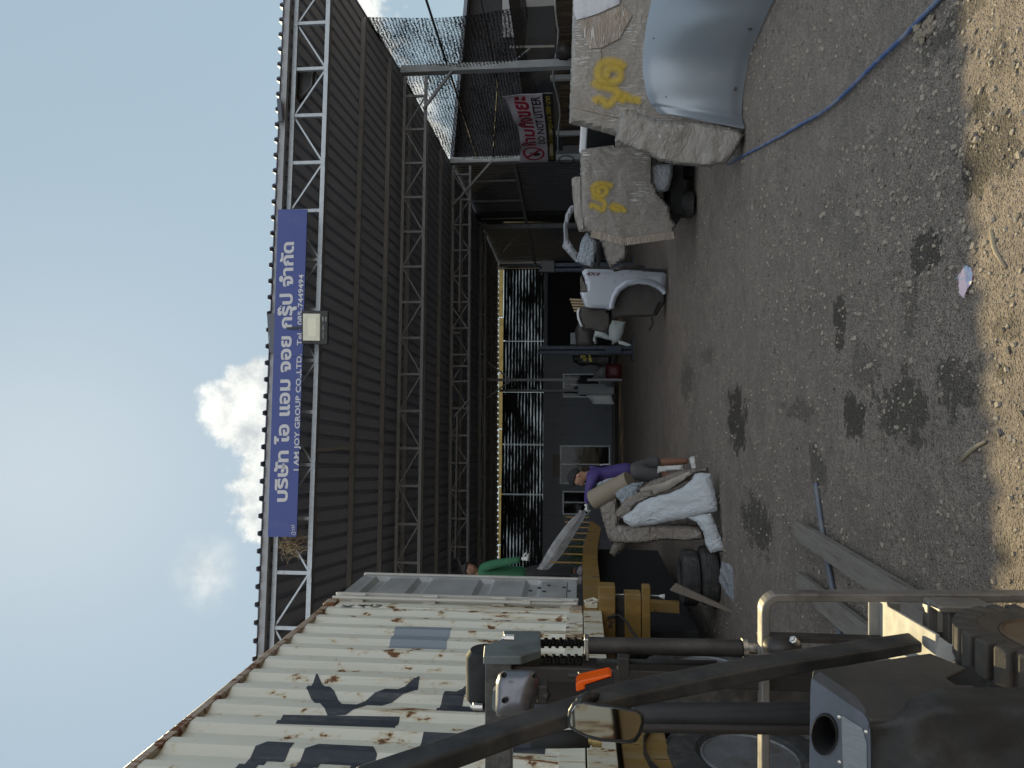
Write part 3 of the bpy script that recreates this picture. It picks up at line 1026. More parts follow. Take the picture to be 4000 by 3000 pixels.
# ------------------------------------------------------------------ trailer
tr = thing('flatbed_trailer', 'yellow and cream flatbed trailer carrying the rusty container, its deck running on behind', 'trailer', K(-1, -1.2, 0))
mb = MB(); mb.box(K(-6, .005, 1.365), (.09, 11.5, .17), (KN, KE, UP)); mb.build('side_rail', m_cream, tr, bevel=.006)
zr = lambda s: 1.452 - .13 * smoothstep(2.0, 4.8, s)
mb = MB()
seg = [-.24, .8, 1.8, 2.6, 3.4, 4.2, 4.75]
for a, b in zip(seg, seg[1:]):
    t0 = .19 if b < 4 else .17
    quad = [K(a, .05, zr(a)), K(b, .05, zr(b)), K(b, .05, zr(b) - (.19 if b < 4.6 else .05)), K(a, .05, zr(a) - .19)]
    mb.prism(quad, -KN * .10)
mb.build('side_rail', m_yellow, tr)
mb = MB()
for a, b in zip(seg, seg[1:]):
    mb.prism([K(a, -KW - .03, zr(a)), K(b, -KW - .03, zr(b)), K(b, -KW - .03, zr(b) - .18), K(a, -KW - .03, zr(a) - .18)], KN * .10)
mb.build('side_rail', m_yellow, tr)
mb = MB()
for a, b in zip(seg, seg[1:]):
    mb.prism([K(a, -.06, zr(a) - .012), K(b, -.06, zr(b) - .012), K(b, -.06, zr(b) - .05), K(a, -.06, zr(a) - .05)], -KN * (KW - .1))
mb.build('deck', plain('worn_deck_boards', (.10, .075, .05), .85, var=.4, stretch=(6, .6, 1)), tr)
mb = MB(); mb.box(K(-6, -KW / 2, 1.43), (KW - .2, 11.4, .03), (KN, KE, UP)); mb.build('deck', m_dkmetal, tr)
for h in (-.72, -1.72):
    mb = MB()
    mb.box(K(-4.2, h, 1.36), (.16, 15, .03), (KN, KE, UP)); mb.box(K(-4.2, h, .92), (.16, 15, .03), (KN, KE, UP)); mb.box(K(-4.2, h, 1.14), (.02, 15, .41), (KN, KE, UP))
    mb.build('chassis_beam', m_dkmetal, tr)
for k in range(14):
    mb = MB(); mb.box(K(-9.5 + k * 1.05, -KW / 2, 1.375), (KW - .24, .07, .10), (KN, KE, UP)); mb.build('cross_member', m_dkmetal, tr)
# yellow stakes along the rear deck
for k in range(8):
    s = 2.0 + k * .50
    mb = MB(); mb.bar(K(s, -.01, zr(s) + .002), K(s, -.01, zr(s) + .41), .016, .022, KE); mb.build('stake', m_yellow, tr)
# support leg, brackets and side lockers
mb = MB()
mb.bar(K(.42, -.06, 1.26), K(.33, -.06, .47), .11, .10, KN)
mb.build('support_leg', m_yellow, tr, bevel=.004)
mb = MB(); mb.prism([K(.62, -.1, 1.262), K(.40, -.1, 1.262), K(.40, -.1, 1.16), K(.55, -.1, 1.235)], -KN * .1); mb.build('bracket', m_yellow, tr)
def frontal(X0, X1, Y0, Y1, d, th, name, mat):
    A = at(X0, Y0, d); B = at(X1, Y1, d)
    mb = MB(); mb.box(((A.x + B.x) / 2, d + th / 2, (A.z + B.z) / 2), (abs(A.x - B.x), th, abs(A.z - B.z)))
    return mb.build(name, mat, tr, bevel=.008)
frontal(2338, 2404, 2290, 2640, 6.90, .16, 'side_locker', m_yellow)
frontal(2440, 2505, 2320, 2640, 6.93, .16, 'side_locker', m_yellow)
frontal(2509, 2541, 2290, 2700, 6.90, .10, 'lower_rail', m_yellow)
frontal(2403, 2441, 2330, 2640, 7.02, .05, 'back_plate', m_dkmetal)
mb = MB(); mb.box(K(-5.6, -.10, 1.10), (.16, 6.2, .28), (KN, KE, UP)); mb.build('side_locker', m_yellow, tr, bevel=.01)
mb = MB(); mb.box(K(.05, -.02, 1.245), (.10, .20, .10), (KN, KE, UP)); mb.build('lashing_bracket', m_yellow, tr, bevel=.008)
mb = MB(); mb.box(K(-.16, .08, 1.38), (.05, .05, .12), (KN, KE, UP)); mb.tube([K(-.16, .11, 1.44), K(-.1, .12, 1.36), K(-.16, .12, 1.31), K(-.2, .11, 1.38)], .014, 6)
mb.build('twist_lock', m_cream, tr)
mb = MB(); mb.tube([K(-.35, .02, 1.22), K(-.30, .03, 1.12), K(-.5, .03, 1.06), K(-.75, .02, 1.03), K(-.98, .02, .98)], .012, 6); mb.build('air_hose', m_black, tr, smooth=True)
# wheels
def wheel(c, ax, R_, W_, name='wheel', rim_m=None, parent=None, lugs=True, n=40):
    """tyre with tread blocks and a dished rim; ax points outwards"""
    ax = Vector(ax).normalized()
    c = Vector(c)
    mb = MB()
    h = W_ / 2
    rr = R_ * .56
    mb.lathe(c, ax, [(-h * .8, rr), (-h, rr * 1.12), (-h * 1.02, R_ * .80), (-h * .88, R_ * .945), (-h * .7, R_ * .97), (h * .7, R_ * .97), (h * .88, R_ * .945), (h * 1.02, R_ * .80), (h, rr * 1.12), (h * .8, rr), (-h * .8, rr)], n)
    if lugs:
        u = Vector((0, 0, 1)); u = (u - ax * u.dot(ax)).normalized(); w = ax.cross(u)
        m = 36
        for k in range(m):
            for side in (-1, 0, 1):
                a = 2 * pi * (k + (.5 if side == 0 else 0)) / m
                rd = u * cos(a) + w * sin(a); tg = -u * sin(a) + w * cos(a)
                mb.box(c + rd * (R_ * .982) + ax * side * h * .56, (R_ * .036, R_ * .125, h * .48), (rd, tg, ax))
    ty = mb.build(name, m_rubber, parent, smooth=True, angle=35, recalc=True)
    mb = MB()
    mb.lathe(c, ax, [(h * .86, rr * 1.02), (h * .92, rr * .97), (h * .80, rr * .90), (h * .30, rr * .80), (h * .12, rr * .55), (h * .30, rr * .40), (h * .34, rr * .24), (h * .55, rr * .22), (h * .55, 0)], n)
    rm = mb.build('rim', rim_m or plain('dusty_rim', (.20, .20, .21), .5, .5, var=.25, dirt=(.10, .08, .06), dirtamt=.5), ty, smooth=True, angle=40)
    mb = MB()
    u = Vector((0, 0, 1)); u = (u - ax * u.dot(ax)).normalized(); w = ax.cross(u)
    for k in range(8):
        a = 2 * pi * k / 8
        mb.lathe(c + (u * cos(a) + w * sin(a)) * rr * .62 + ax * h * .155, ax, [(0, rr * .11), (.012, rr * .11), (.013, rr * .07), (-.002, rr * .065), (-.002, 0)], 10)
    mb.build('rim_hole', m_black, rm)
    return ty
for s in (-1.50, -2.85):
    wheel(K(s, -.13, .50), KN, .50, .27, parent=tr)
    wheel(K(s, -KW + .13, .50), -KN, .50, .27, parent=tr, lugs=False)
    mb = MB()
    pts = [(cos(radians(a)) * .60, sin(radians(a)) * .60) for a in range(-20, 186, 14)]
    vs = []; fs = []
    for k, (a, b) in enumerate(pts):
        for rr_, hh_ in ((1, .02), (1, -.34), (.985, -.34), (.985, .02)):
            vs.append(K(s + a * rr_, hh_, .52 + b * rr_))
    for k in range(len(pts) - 1):
        for i in range(4):
            fs.append((k * 4 + i, k * 4 + (i + 1) % 4, k * 4 + 4 + (i + 1) % 4, k * 4 + 4 + i))
    fs += [(0, 1, 2, 3), tuple(len(vs) - 4 + i for i in (3, 2, 1, 0))]
    mb.add(vs, fs)
    mb.build('mudguard', plain('black_mudguard', (.020, .021, .024), .45, var=.3), tr)
    mb = MB(); mb.tube([K(s, -.3, .5), K(s, -KW + .3, .5)], .07, 10); mb.build('axle', m_dkmetal, tr)
mb = MB(); mb.box(K(-1.2, -1.2, .78), (1.6, 2.6, .2), (KN, KE, UP)); mb.build('suspension_tank', m_dkmetal, tr, bevel=.03)
mb = MB(); mb.box(K(2.5, -1.30, .72), (1.9, 4.0, .98), (KN, KE, UP)); mb.build('underbody_shade', m_black, tr, bevel=.02)  # black box added to stand for the shade under the deck
mb = MB(); mb.lathe(K(1.35, -.28, 1.13), -KN, [(0, .09), (.02, .13), (.16, .13), (.2, .1), (.2, 0)], 16); mb.build('brake_chamber', m_dkmetal, tr, smooth=True, angle=40)

# white string that hangs from the rail
mb = MB()
mb.tube([at(2400, 2322, 7.0), at(2470, 2323, 7.0), at(2560, 2327, 7.0), at(2575, 2328, 7.0)], .006, 6)
mb.tube([at(2573, 2328, 7.0), at(2596, 2331, 7.0)], [.01, .028], 7)
o = mb.build('string', plain('white_string', (.55, .55, .53), .8), smooth=True)
tag(o, 'white string with a frayed tuft hanging below the yellow rail', 'string')

# two small tyres lying flat under the trailer edge
def flat_tyre(X, Y, d, z, R_, W_, label):
    p = at(X, Y, d)
    mb = MB(); h = W_ / 2; rr = R_ * .6
    mb.lathe((p.x, p.y, z), UP, [(-h * .8, rr), (-h, rr * 1.1), (-h * 1.02, R_ * .8), (-h * .8, R_ * .97), (-h * .3, R_), (h * .3, R_), (h * .8, R_ * .97), (h * 1.02, R_ * .8), (h, rr * 1.1), (h * .8, rr), (-h * .8, rr)], 36)
    for q in (-.45, -.15, .15, .45):
        mb.lathe((p.x, p.y, z + q * h), UP, [(-.007, R_ * .995), (-.006, R_ * 1.016), (.006, R_ * 1.016), (.007, R_ * .995)], 36)
    o = mb.build('tyre', m_rubber, smooth=True, angle=30)
    return tag(o, label, 'tyre', 'tyres lying under the trailer')
flat_tyre(2770, 2245, 8.0, .10, .31, .19, 'lower of the two black tyres stacked flat below the trailer')
flat_tyre(2710, 2255, 8.0, .295, .30, .19, 'upper of the two black tyres stacked flat below the trailer')
mb = MB()
p0, p1 = gnd(2860, 2395), at(2650, 2300, 7.4)
mb.prism([p0, p0 + Vector((.03, 0, 0)), p1 + Vector((.05, 0, .02)), p1 + Vector((-.02, 0, .08))], Vector((0, .04, 0)))
o = mb.build('wood_offcut', plain('grey_weathered_wood', (.15, .125, .10), .85, var=.4, stretch=(1, 1, 6), bump=.5))
tag(o, 'thin splintered wood strip propped against the stacked tyres', 'wood strip')
# ================================================================== pieces cut to an outline, puffed and wrinkled like wrapped panels
def _pd(p, a, b):
    ax, ay = a; bx, by = b
    dx, dy = bx - ax, by - ay
    l = dx * dx + dy * dy
    t = 0 if l == 0 else max(0, min(1, ((p[0] - ax) * dx + (p[1] - ay) * dy) / l))
    return sqrt((p[0] - ax - t * dx) ** 2 + (p[1] - ay - t * dy) ** 2)
def pillow(name, mats, pts, p0, n, thick, step=.05, edge=.06, wr=.0, ws=4.0, seed=0, parent=None, bend=None, jag=0.0, smooth=True, tearf=None, creases=0.0, back=1.0, holes=()):
    """a slab cut to an outline (photo pixels or 3D points) lying in the plane p0/n, n towards the viewer; puffed edges, wrinkles"""
    n = Vector(n).normalized()
    p0 = Vector(p0)
    P3 = [hit(p[0], p[1], p0, n) if len(p) == 2 else Vector(p) for p in pts]
    e1 = Vector((n.y, -n.x, 0))
    e1 = -e1.normalized() if e1.length > 1e-4 else Vector((1, 0, 0))
    e2 = n.cross(e1).normalized()
    if e2.z < 0: e2 = -e2
    q = [((p - p0).dot(e1), (p - p0).dot(e2)) for p in P3]
    rnd = random.Random(seed)
    out = []
    for a, b in zip(q, q[1:] + q[:1]):
        L = sqrt((a[0] - b[0]) ** 2 + (a[1] - b[1]) ** 2)
        k = max(1, int(L / step))
        for i in range(k):
            t = i / k
            x, y = a[0] + (b[0] - a[0]) * t, a[1] + (b[1] - a[1]) * t
            if i and jag: x += rnd.uniform(-jag, jag); y += rnd.uniform(-jag, jag)
            out.append((x, y))
    bm = bmesh.new()
    vs = [bm.verts.new((x, y, 0)) for x, y in out]
    bm.faces.new(vs)
    xs = [p[0] for p in out]; ys = [p[1] for p in out]
    for ax_, lo_, hi_ in ((0, min(xs), max(xs)), (1, min(ys), max(ys))):
        c = lo_ + step
        while c < hi_ - step * .3:
            co = (c, 0, 0) if ax_ == 0 else (0, c, 0)
            no = (1, 0, 0) if ax_ == 0 else (0, 1, 0)
            bmesh.ops.bisect_plane(bm, geom=list(bm.verts) + list(bm.edges) + list(bm.faces), plane_co=co, plane_no=no)
            c += step
    bmesh.ops.triangulate(bm, faces=[f for f in bm.faces if len(f.verts) > 4])
    bm.verts.index_update(); bm.verts.ensure_lookup_table()
    V2 = [(v.co.x, v.co.y) for v in bm.verts]
    F2 = [[v.index for v in f.verts] for f in bm.faces]
    bnd = [any(len(e.link_faces) == 1 for e in v.link_edges) for v in bm.verts]
    bedges = [(e.verts[0].index, e.verts[1].index) for e in bm.edges if len(e.link_faces) == 1]
    # orientation: want faces to look along +n
    f0 = F2[0]
    a, b, c = [V2[i] for i in f0[:3]]
    cr = (b[0] - a[0]) * (c[1] - a[1]) - (b[1] - a[1]) * (c[0] - a[0])
    flip = (e1.cross(e2).dot(n) * cr) < 0
    bm.free()
    segs = list(zip(out, out[1:] + out[:1]))
    mb = MB()
    so = Vector((seed * 3.7, seed * 1.3, seed * 7.1))
    front = []; backv = []
    for (x, y), onb in zip(V2, bnd):
        d = 0 if onb else min(_pd((x, y), a, b) for a, b in segs)
        k = 1 if edge <= 0 else (0.12 if onb else max(.12, sqrt(max(0, 1 - (1 - min(1, d / edge)) ** 2))))
        w = 0
        if wr:
            pv = Vector((x * ws, y * ws, 0)) + so
            w = wr * (noise.noise(pv) + .5 * noise.noise(pv * 2.3) + .25 * noise.noise(pv * 5.1))
            if creases:
                w -= wr * creases * (.9 * abs(noise.noise(pv * .55 + Vector((3, 8, 1)))) * 2 + 1.0 * abs(noise.noise(pv * 1.25 + Vector((6, 1, 4)))) + .45 * abs(noise.noise(pv * 2.7))) - wr * creases * .5
            if False:
                rr_ = 1 - abs(noise.noise(pv * .9 + Vector((9, 2, 4)))) * 3
                w += creases * wr * max(0, rr_) ** 2 * 1.5
        off = bend(x, y) if bend else 0
        base_ = p0 + e1 * x + e2 * y
        if onb and wr and jag: w *= .6
        front.append(base_ + n * (off + thick / 2 * k + w))
        backv.append(base_ + n * (off - thick / 2 * k * back + w * .6))
    m = len(front)
    fs = []
    for f in F2:
        g_ = f[::-1] if flip else f
        fs.append(g_); fs.append([m + i for i in g_[::-1]])
    for a, b in bedges: fs.append((a, b, m + b, m + a))
    mb.add(front + backv, fs)
    return mb.build(name, mats, parent, smooth=smooth, angle=28 if creases else 55, merge=True, recalc=True)

# ================================================================== the forklift in the foreground
m_fl = plain('forklift_dark_paint', (.022, .024, .028), .40, .15, var=.3, vs=8, dirt=(.085, .080, .075), dirtamt=.75, coat=.15, wear=(.16, .15, .14))
m_fl_tube = plain('forklift_tube_paint', (.022, .024, .028), .45, .15, var=.3, vs=5, dirt=(.060, .056, .052), dirtamt=.45)
m_fl_plate = plain('greenish_grey_paint', (.125, .15, .155), .5, .1, var=.22, vs=9, dirt=(.06, .062, .06), dirtamt=.35)
m_fl_brown = plain('greasy_brown_steel', (.038, .034, .033), .5, .35, var=.25, vs=7, dirt=(.085, .076, .068), dirtamt=.35)
m_hood = plain('dusty_hood_paint', (.034, .032, .032), .62, .0, var=.25, vs=4, dirt=(.075, .066, .057), dirtamt=.5, bump=.15)
m_step = plain('pale_step_paint', (.30, .29, .27), .6, .1, var=.14, vs=7, dirt=(.16, .10, .06), dirtamt=.12)
m_chain = plain('oily_chain', (.020, .019, .018), .35, .7, var=.4, vs=40)
m_chrome = plain('worn_chrome', (.55, .53, .50), .28, .95, var=.15)
m_frame = plain('bare_flat_bar', (.23, .215, .20), .45, .5, var=.3, vs=8, dirt=(.07, .055, .045), dirtamt=.4)
fl = thing('forklift', 'dusty dark forklift with lowered mast, chains, mirror and orange lamp in the foreground', 'forklift', (-.9, 1.9, 0))
AX = Vector((1, 0, 0)); AY = Vector((0, 1, 0))
# mast: right channel (its side seen), crosshead, left channel
XR = -.873
mb = MB()
side = [(1888, 2563), (2035, 2563), (2113, 2538), (2112, 2464), (1967, 2462), (1963, 2495), (1892, 2520)]
mb.prism([hit(X, Y, (XR, 0, 0), AX) for X, Y in side], Vector((-.028, 0, 0)))
mast = mb.build('mast_top_plate', m_fl_plate, fl, bevel=.004)
mb = MB(); mb.box((-1.30, 2.36, at(1950, 2700, 2.36).z), (.80, .06, .088), None); mb.build('mast_crosshead', m_fl, fl, bevel=.004)
mb = MB(); mb.lathe(at(1900, 2640, 2.42), AX, [(-.09, 0), (-.09, .055), (-.07, .07), (.07, .07), (.09, .055), (.09, 0)], 24); mb.build('chain_pulley', m_black, fl, smooth=True, angle=40)
for X_ in (1862, 1985):
    mb = MB(); mb.lathe(at(X_, 2760 if X_ == 1862 else 2492, 2.34), UP, [(-.02, .012), (.012, .012), (.014, .008), (.02, .008), (.02, 0)], 8); mb.build('bolt', m_chrome, fl)
x0, x1 = at(2200, 2645, 2.42).x, at(2200, 2585, 2.42).x
mb = MB(); mb.box(((x0 + x1) / 2, 2.42, .95), (x1 - x0, .10, 1.62)); mb.build('mast_channel', m_fl_brown, fl, bevel=.006)
mb = MB(); mb.box((x0 - .05, 2.50, .95), (.10, .05, 1.55)); mb.build('mast_channel', m_fl, fl, bevel=.006)
mb = MB(); mb.box((x0 - .60, 2.42, .95), (.06, .10, 1.62)); mb.build('mast_channel', m_fl_brown, fl, bevel=.006)
# dusty plate between the channels
mb = MB(); a, b = at(2045, 2745, 2.47), at(2300, 2620, 2.47); mb.box(((a.x + b.x) / 2, 2.47, (a.z + b.z) / 2), (b.x - a.x, .012, a.z - b.z)); mb.build('mast_plate', m_fl_brown, fl)
mb = MB(); mb.box((x0 - .3, 2.46, .62), (.55, .03, .10)); mb.box((x0 - .3, 2.46, .22), (.55, .03, .12)); mb.build('mast_tie', m_fl, fl)
# chains
def chain(Y, X0, X1, d, w, name='lift_chain'):
    mb = MB()
    a = at(X0, Y, d); b = at(X1, Y, d)
    L = (a - b).length; dr = (b - a) / L
    n_ = int(L / .0125)
    for k in range(n_):
        c = a + dr * (k + .5) * .0125
        for q in range(4):
            off = (q - 1.5) * w / 4
            mb.box(c + AY * 0 + AX * 0 + Vector((0, off, 0)), (.017 if (k + q) % 2 else .014, w / 5.2, .016))
        mb.lathe(c + AY * (-w / 2 - .002), AY, [(0, .0035), (w + .004, .0035)], 6)
        mb.lathe(c + Vector((.004 if k % 2 else -.004, 0, 0)), AX, [(-.0125, .0065), (.0125, .0065)], 8)
    return mb.build(name, m_chain, fl, merge=False, recalc=False)
chain(2511, 2112, 2285, 2.46, .024)
chain(2576, 2112, 2300, 2.40, .026)
mb = MB(); a, b = at(2291, 2572, 2.44), at(2291, 2486, 2.44); mb.box((a + b) / 2, (b.x - a.x, .05, .016)); mb.build('chain_anchor', m_chrome, fl, bevel=.003)
# lift cylinder on the right, hydraulic cylinder and pipe on the left
mb = MB(); mb.tube([at(2300, 2521, 2.43), at(2895, 2532, 2.43)], .0275, 20); mb.build('lift_cylinder', m_fl_brown, fl, smooth=True, angle=40)
mb = MB(); mb.tube([at(2897, 2530, 2.43), at(2899, 2530, 2.43), at(2918, 2530, 2.43), at(2921, 2530, 2.43)], [.024, .031, .031, .024], 20); mb.tube([at(2921, 2530, 2.43), at(3060, 2534, 2.43)], .019, 14)
mb.build('cylinder_foot', m_chrome, fl, smooth=True, angle=40)
mb = MB(); mb.tube([at(2330, 2582, 2.36), at(2800, 2590, 2.36)], .0085, 10); mb.build('hydraulic_pipe', m_black, fl, smooth=True)
mb = MB(); a = at(2434, 2600, 2.33); mb.box(a, (.064, .04, .037)); mb.build('pipe_clamp', m_fl_brown, fl, bevel=.003)
mb = MB(); mb.tube([at(2470, 2790, 2.05), at(3190, 2790, 2.05)], .031, 22); mb.build('tilt_cylinder', m_fl_tube, fl, smooth=True, angle=40)
mb = MB(); mb.tube([at(2480, 2838, 2.03), at(3190, 2848, 2.03)], .0155, 14); mb.build('hydraulic_pipe', m_fl_brown, fl, smooth=True, angle=40)
mb = MB(); mb.tube([at(2080, 2890, 2.25), at(2300, 2885, 2.22)], .026, 14); mb.build('hydraulic_hose', m_black, fl, smooth=True)
mb = MB(); mb.tube([at(2283, 2892, 2.22), at(2310, 2892, 2.22), at(2312, 2892, 2.22), at(2350, 2894, 2.22)], [.014, .014, .019, .019], 10); mb.build('hose_fitting', plain('brass_fitting', (.35, .27, .12), .4, .8), fl, smooth=True, angle=40)
# bent pillar of the overhead guard
st_ = [(1330, 3090, 3180, 1.22), (2000, 2858, 2930, 1.45), (2420, 2724, 2778, 1.62), (2600, 2684, 2744, 1.70), (3000, 2602, 2662, 1.86), (3605, 2508, 2552, 2.10)]
mb = MB(); vs = []; fs = []
for X, Yc, Yl, d in st_:
    fr = at(X, Yc, d); fl_ = at(X, Yl, d)
    dp = .085
    vs += [fr, fl_, fl_ + AY * dp, fr + AY * dp]
for k in range(len(st_) - 1):
    for i in range(4): fs.append((k * 4 + i, k * 4 + (i + 1) % 4, k * 4 + 4 + (i + 1) % 4, k * 4 + 4 + i))
fs += [(3, 2, 1, 0), tuple(len(vs) - 4 + i for i in range(4))]
mb.add(vs, fs); pil = mb.build('guard_pillar', m_fl, fl, bevel=.008, seg=3)
# the guard's far pillar and roof bars (over and behind the viewer's left shoulder)
mb = MB()
tp = at(1330, 3130, 1.22)
mb.bar(tp + Vector((0, .04, 0)), Vector((tp.x - .1, tp.y - 1.0, tp.z + .12)), .05, .07); mb.build('guard_roof_bar', m_fl, fl, bevel=.006)
# silver lamp housing
hp = [(1968, 2620), (1984, 2616), (2082, 2617), (2098, 2624), (2104, 2648), (2102, 2705), (2090, 2728), (2078, 2790), (1945, 2800), (1937, 2773), (1939, 2664), (1951, 2632)]
m_lamp = plain('brushed_grey_lamp', (.15, .148, .165), .32, .75, var=.08, vs=4)
lamp = pillow('work_lamp', m_lamp, hp, at(2020, 2700, 2.0), (.28, -.94, .18), .075, .012, .045, parent=fl)
for X, Y in ((1968, 2637), (2088, 2640), (1970, 2736)):
    p = at(X, Y, 1.955)
    mb = MB(); mb.lathe(p, (.25, -.95, .1), [(-.002, .0085), (.004, .0075), (.004, .005), (-.006, .004), (-.006, 0)], 10); mb.build('screw', m_black, lamp)
mb = MB(); a = at(2120, 2700, 2.02); mb.box(a, (.05, .05, .03)); mb.tube([at(2090, 2700, 2.02), at(2145, 2722, 2.0)], .014, 8); mb.build('lamp_bracket', m_fl_brown, fl, bevel=.004)
mb = MB(); mb.prism([hit(X, Y, at(1930, 2730, 2.06), AY) for X, Y in ((1925, 2700), (1946, 2690), (1946, 2790), (1921, 2770))], Vector((0, .03, 0))); mb.build('lamp_bracket', m_fl_plate, fl)
# orange turn lamp
t = NT('orange_lens')
tr_ = t.N.new('ShaderNodeBsdfTranslucent'); tr_.inputs[0].default_value = (1.0, .24, .015, 1)
ms_ = t.N.new('ShaderNodeMixShader'); ms_.inputs[0].default_value = .6
t.P(col=(.95, .22, .015), rough=.22, coat=.5)
t.L.new(t.b.outputs[0], ms_.inputs[1]); t.L.new(tr_.outputs[0], ms_.inputs[2]); t.L.new(ms_.outputs[0], t.out.inputs[0])
pl = at(2300, 2680, 2.0)
mb = MB(); mb.prism([hit(X, Y, pl, AY) for X, Y in ((2249, 2675), (2262, 2661), (2380, 2635), (2392, 2642), (2284, 2676), (2286, 2692), (2251, 2704))], Vector((0, .055, 0))); tl = mb.build('turn_lamp', t.m, fl, bevel=.004)
mb = MB(); mb.prism([hit(X, Y, pl + AY * .004, AY) for X, Y in ((2287, 2677), (2394, 2643), (2400, 2668), (2290, 2700))], Vector((0, .05, 0))); mb.build('lamp_body', m_black, tl)
mb = MB(); mb.lathe(at(2262, 2640, 2.2), UP, [(-.03, .018), (0, .018), (.004, .01), (.035, .009), (.036, 0)], 12); mb.build('grease_cap', m_fl_brown, fl, smooth=True, angle=40)
# rear-view mirror
mn = Vector((-.158, -.987, -.02)).normalized()
mp0 = at(2368, 2822, 1.50)
mo = [(2215, 2812), (2221, 2773), (2237, 2746), (2266, 2736), (2349, 2752), (2400, 2758), (2494, 2776), (2514, 2794), (2518, 2818), (2505, 2866), (2487, 2894), (2461, 2904), (2400, 2898), (2349, 2895), (2290, 2879), (2243, 2855), (2218, 2836)]
m_mir = plain('mirror_case_plastic', (.024, .025, .028), .38, var=.15)
mir = pillow('mirror_case', m_mir, mo, mp0 - mn * .012, mn, .03, .012, .02, parent=fl)
cx_, cy_ = 2366, 2822
mi = [(cx_ + (x - cx_) * .915, cy_ + (y - cy_) * .84) for x, y in mo]
t = NT('mirror_glass'); t.P(col=(.62, .61, .58), metal=1.0, rough=.035)
mb = MB(); mb.prism([hit(X, Y, mp0 + mn * .0045, mn) for X, Y in mi], -mn * .003); mb.build('mirror_glass', t.m, mir)
mb = MB(); mb.tube([at(2266, 2742, 1.52), at(2300, 2722, 1.58), at(2330, 2722, 1.64)], .012, 8); mb.build('mirror_stalk', m_mir, mir, smooth=True)
# cowl: sloped dash panel with a round opening, plate, side and front sheets
zt = 1.0
xr = -.640
A_, B_, D_ = at(3166, 2648, 1.60), at(3395, 2830, 1.53), at(3161, 3300, 1.60)
dn = (B_ - A_).cross(D_ - A_).normalized()
if dn.y > 0: dn = -dn
outpx = [(3169, 2648), (3298, 2737), (3372, 2787), (3392, 2815), (3399, 2850), (3402, 3000), (3402, 3320), (3161, 3320), (3161, 3000), (3166, 2680)]
hpx = (3223, 2866)
def cast(c, dx, dy, poly):
    best = None
    for (x1, y1), (x2, y2) in zip(poly, poly[1:] + poly[:1]):
        ex, ey = x2 - x1, y2 - y1
        den = dx * ey - dy * ex
        if abs(den) < 1e-9: continue
        t_ = ((x1 - c[0]) * ey - (y1 - c[1]) * ex) / den
        u_ = ((x1 - c[0]) * dy - (y1 - c[1]) * dx) / den
        if t_ > 0 and -1e-6 <= u_ <= 1 + 1e-6 and (best is None or t_ < best): best = t_
    return best
N_ = 120
ring = []; hole = []
for k in range(N_):
    a = 2 * pi * k / N_
    dx, dy = 48 * cos(a), 76 * sin(a)
    t_ = cast(hpx, dx, dy, outpx)
    ring.append(hit(hpx[0] + dx * t_, hpx[1] + dy * t_, A_, dn))
    hole.append(hit(hpx[0] + dx, hpx[1] + dy, A_, dn))
m_dash = plain('blue_grey_dash_paint', (.085, .097, .125), .5, .1, var=.3, vs=8, dirt=(.04, .062, .07), dirtamt=.45)
mb = MB(); mb.add(ring + hole + [p - dn * .05 for p in ring], [(k, (k + 1) % N_, N_ + (k + 1) % N_, N_ + k) for k in range(N_)] + [((k + 1) % N_, k, 2 * N_ + k, 2 * N_ + (k + 1) % N_) for k in range(N_)])
mb.build('dash_panel', m_dash, fl)
def eo(s_, h_): return [hit(hpx[0] + 48 * s_ * cos(2 * pi * k / 40), hpx[1] + 76 * s_ * sin(2 * pi * k / 40), A_, dn) + dn * h_ for k in range(40)]
mb = MB()
rs_ = [eo(1.08, .0005), eo(1.06, .007), eo(.98, .008), eo(.94, .003), eo(.92, -.10), eo(.02, -.101)]
for k, r_ in enumerate(rs_): mb.v += r_
for k in range(len(rs_) - 1):
    for i in range(40): mb.f.append([k * 40 + i, k * 40 + (i + 1) % 40, (k + 1) * 40 + (i + 1) % 40, (k + 1) * 40 + i]); mb.m.append(0)
mb.build('dash_opening', m_black, fl, smooth=True, angle=40)
mb = MB(); mb.prism([hit(X, Y, A_, dn) + dn * .0005 for X, Y in ((3288, 2792), (3368, 2842), (3386, 2900), (3388, 3060), (3296, 3060))], dn * .002)
pl_ = mb.build('data_plate', plain('worn_data_plate', (.19, .21, .235), .45, .3, var=.3, vs=20, stretch=(8, 1, 1)), fl)
for X, Y in ((3279, 2800), (3384, 2858), (3281, 2976)):
    mb = MB(); mb.lathe(hit(X, Y, A_, dn), dn, [(-.001, .004), (.003, .004), (.004, 0)], 8); mb.build('rivet', m_chrome, pl_)
sn = Vector((1, -.30, 0)).normalized()
sp0 = at(3380, 2800, 1.535)
sidepx = [(3176, 2617), (3633, 2550), (3775, 2608), (3696, 2648), (3735, 2673), (3800, 2676), (3860, 2720), (4040, 2790), (4040, 2830), (3402, 2812), (3372, 2787), (3298, 2737), (3172, 2650)]
mb = MB(); mb.prism([hit(X, Y, sp0, sn) for X, Y in sidepx], -sn * .010); mb.build('side_sheet', m_hood, fl, bevel=.003)
mb = MB(); mb.prism([hit(X, Y, sp0 - sn * .06, sn) for X, Y in ((3640, 2600), (3800, 2600), (3900, 2760), (3640, 2760))], -sn * .01); mb.build('inner_panel', m_black, fl)
mb = MB()
def fn(u, v):
    X = 3392 + 760 * v; Y = 2775 + 560 * u
    q = at(X, Y, 1.53)
    e = smoothstep(0, .16, u)
    b = .055 * e * smoothstep(.02, .30, v) + .012 * noise.noise(Vector((u * 5, v * 5, 3))) * e + .03 * (noise.noise(Vector((u * 1.6, v * 2.2, 8)))) * e
    b -= .05 * (1 - smoothstep(0, .10, u))
    return at(X, Y - 90 * smoothstep(.05, .4, v) * (1 - u), 1.53 - b)
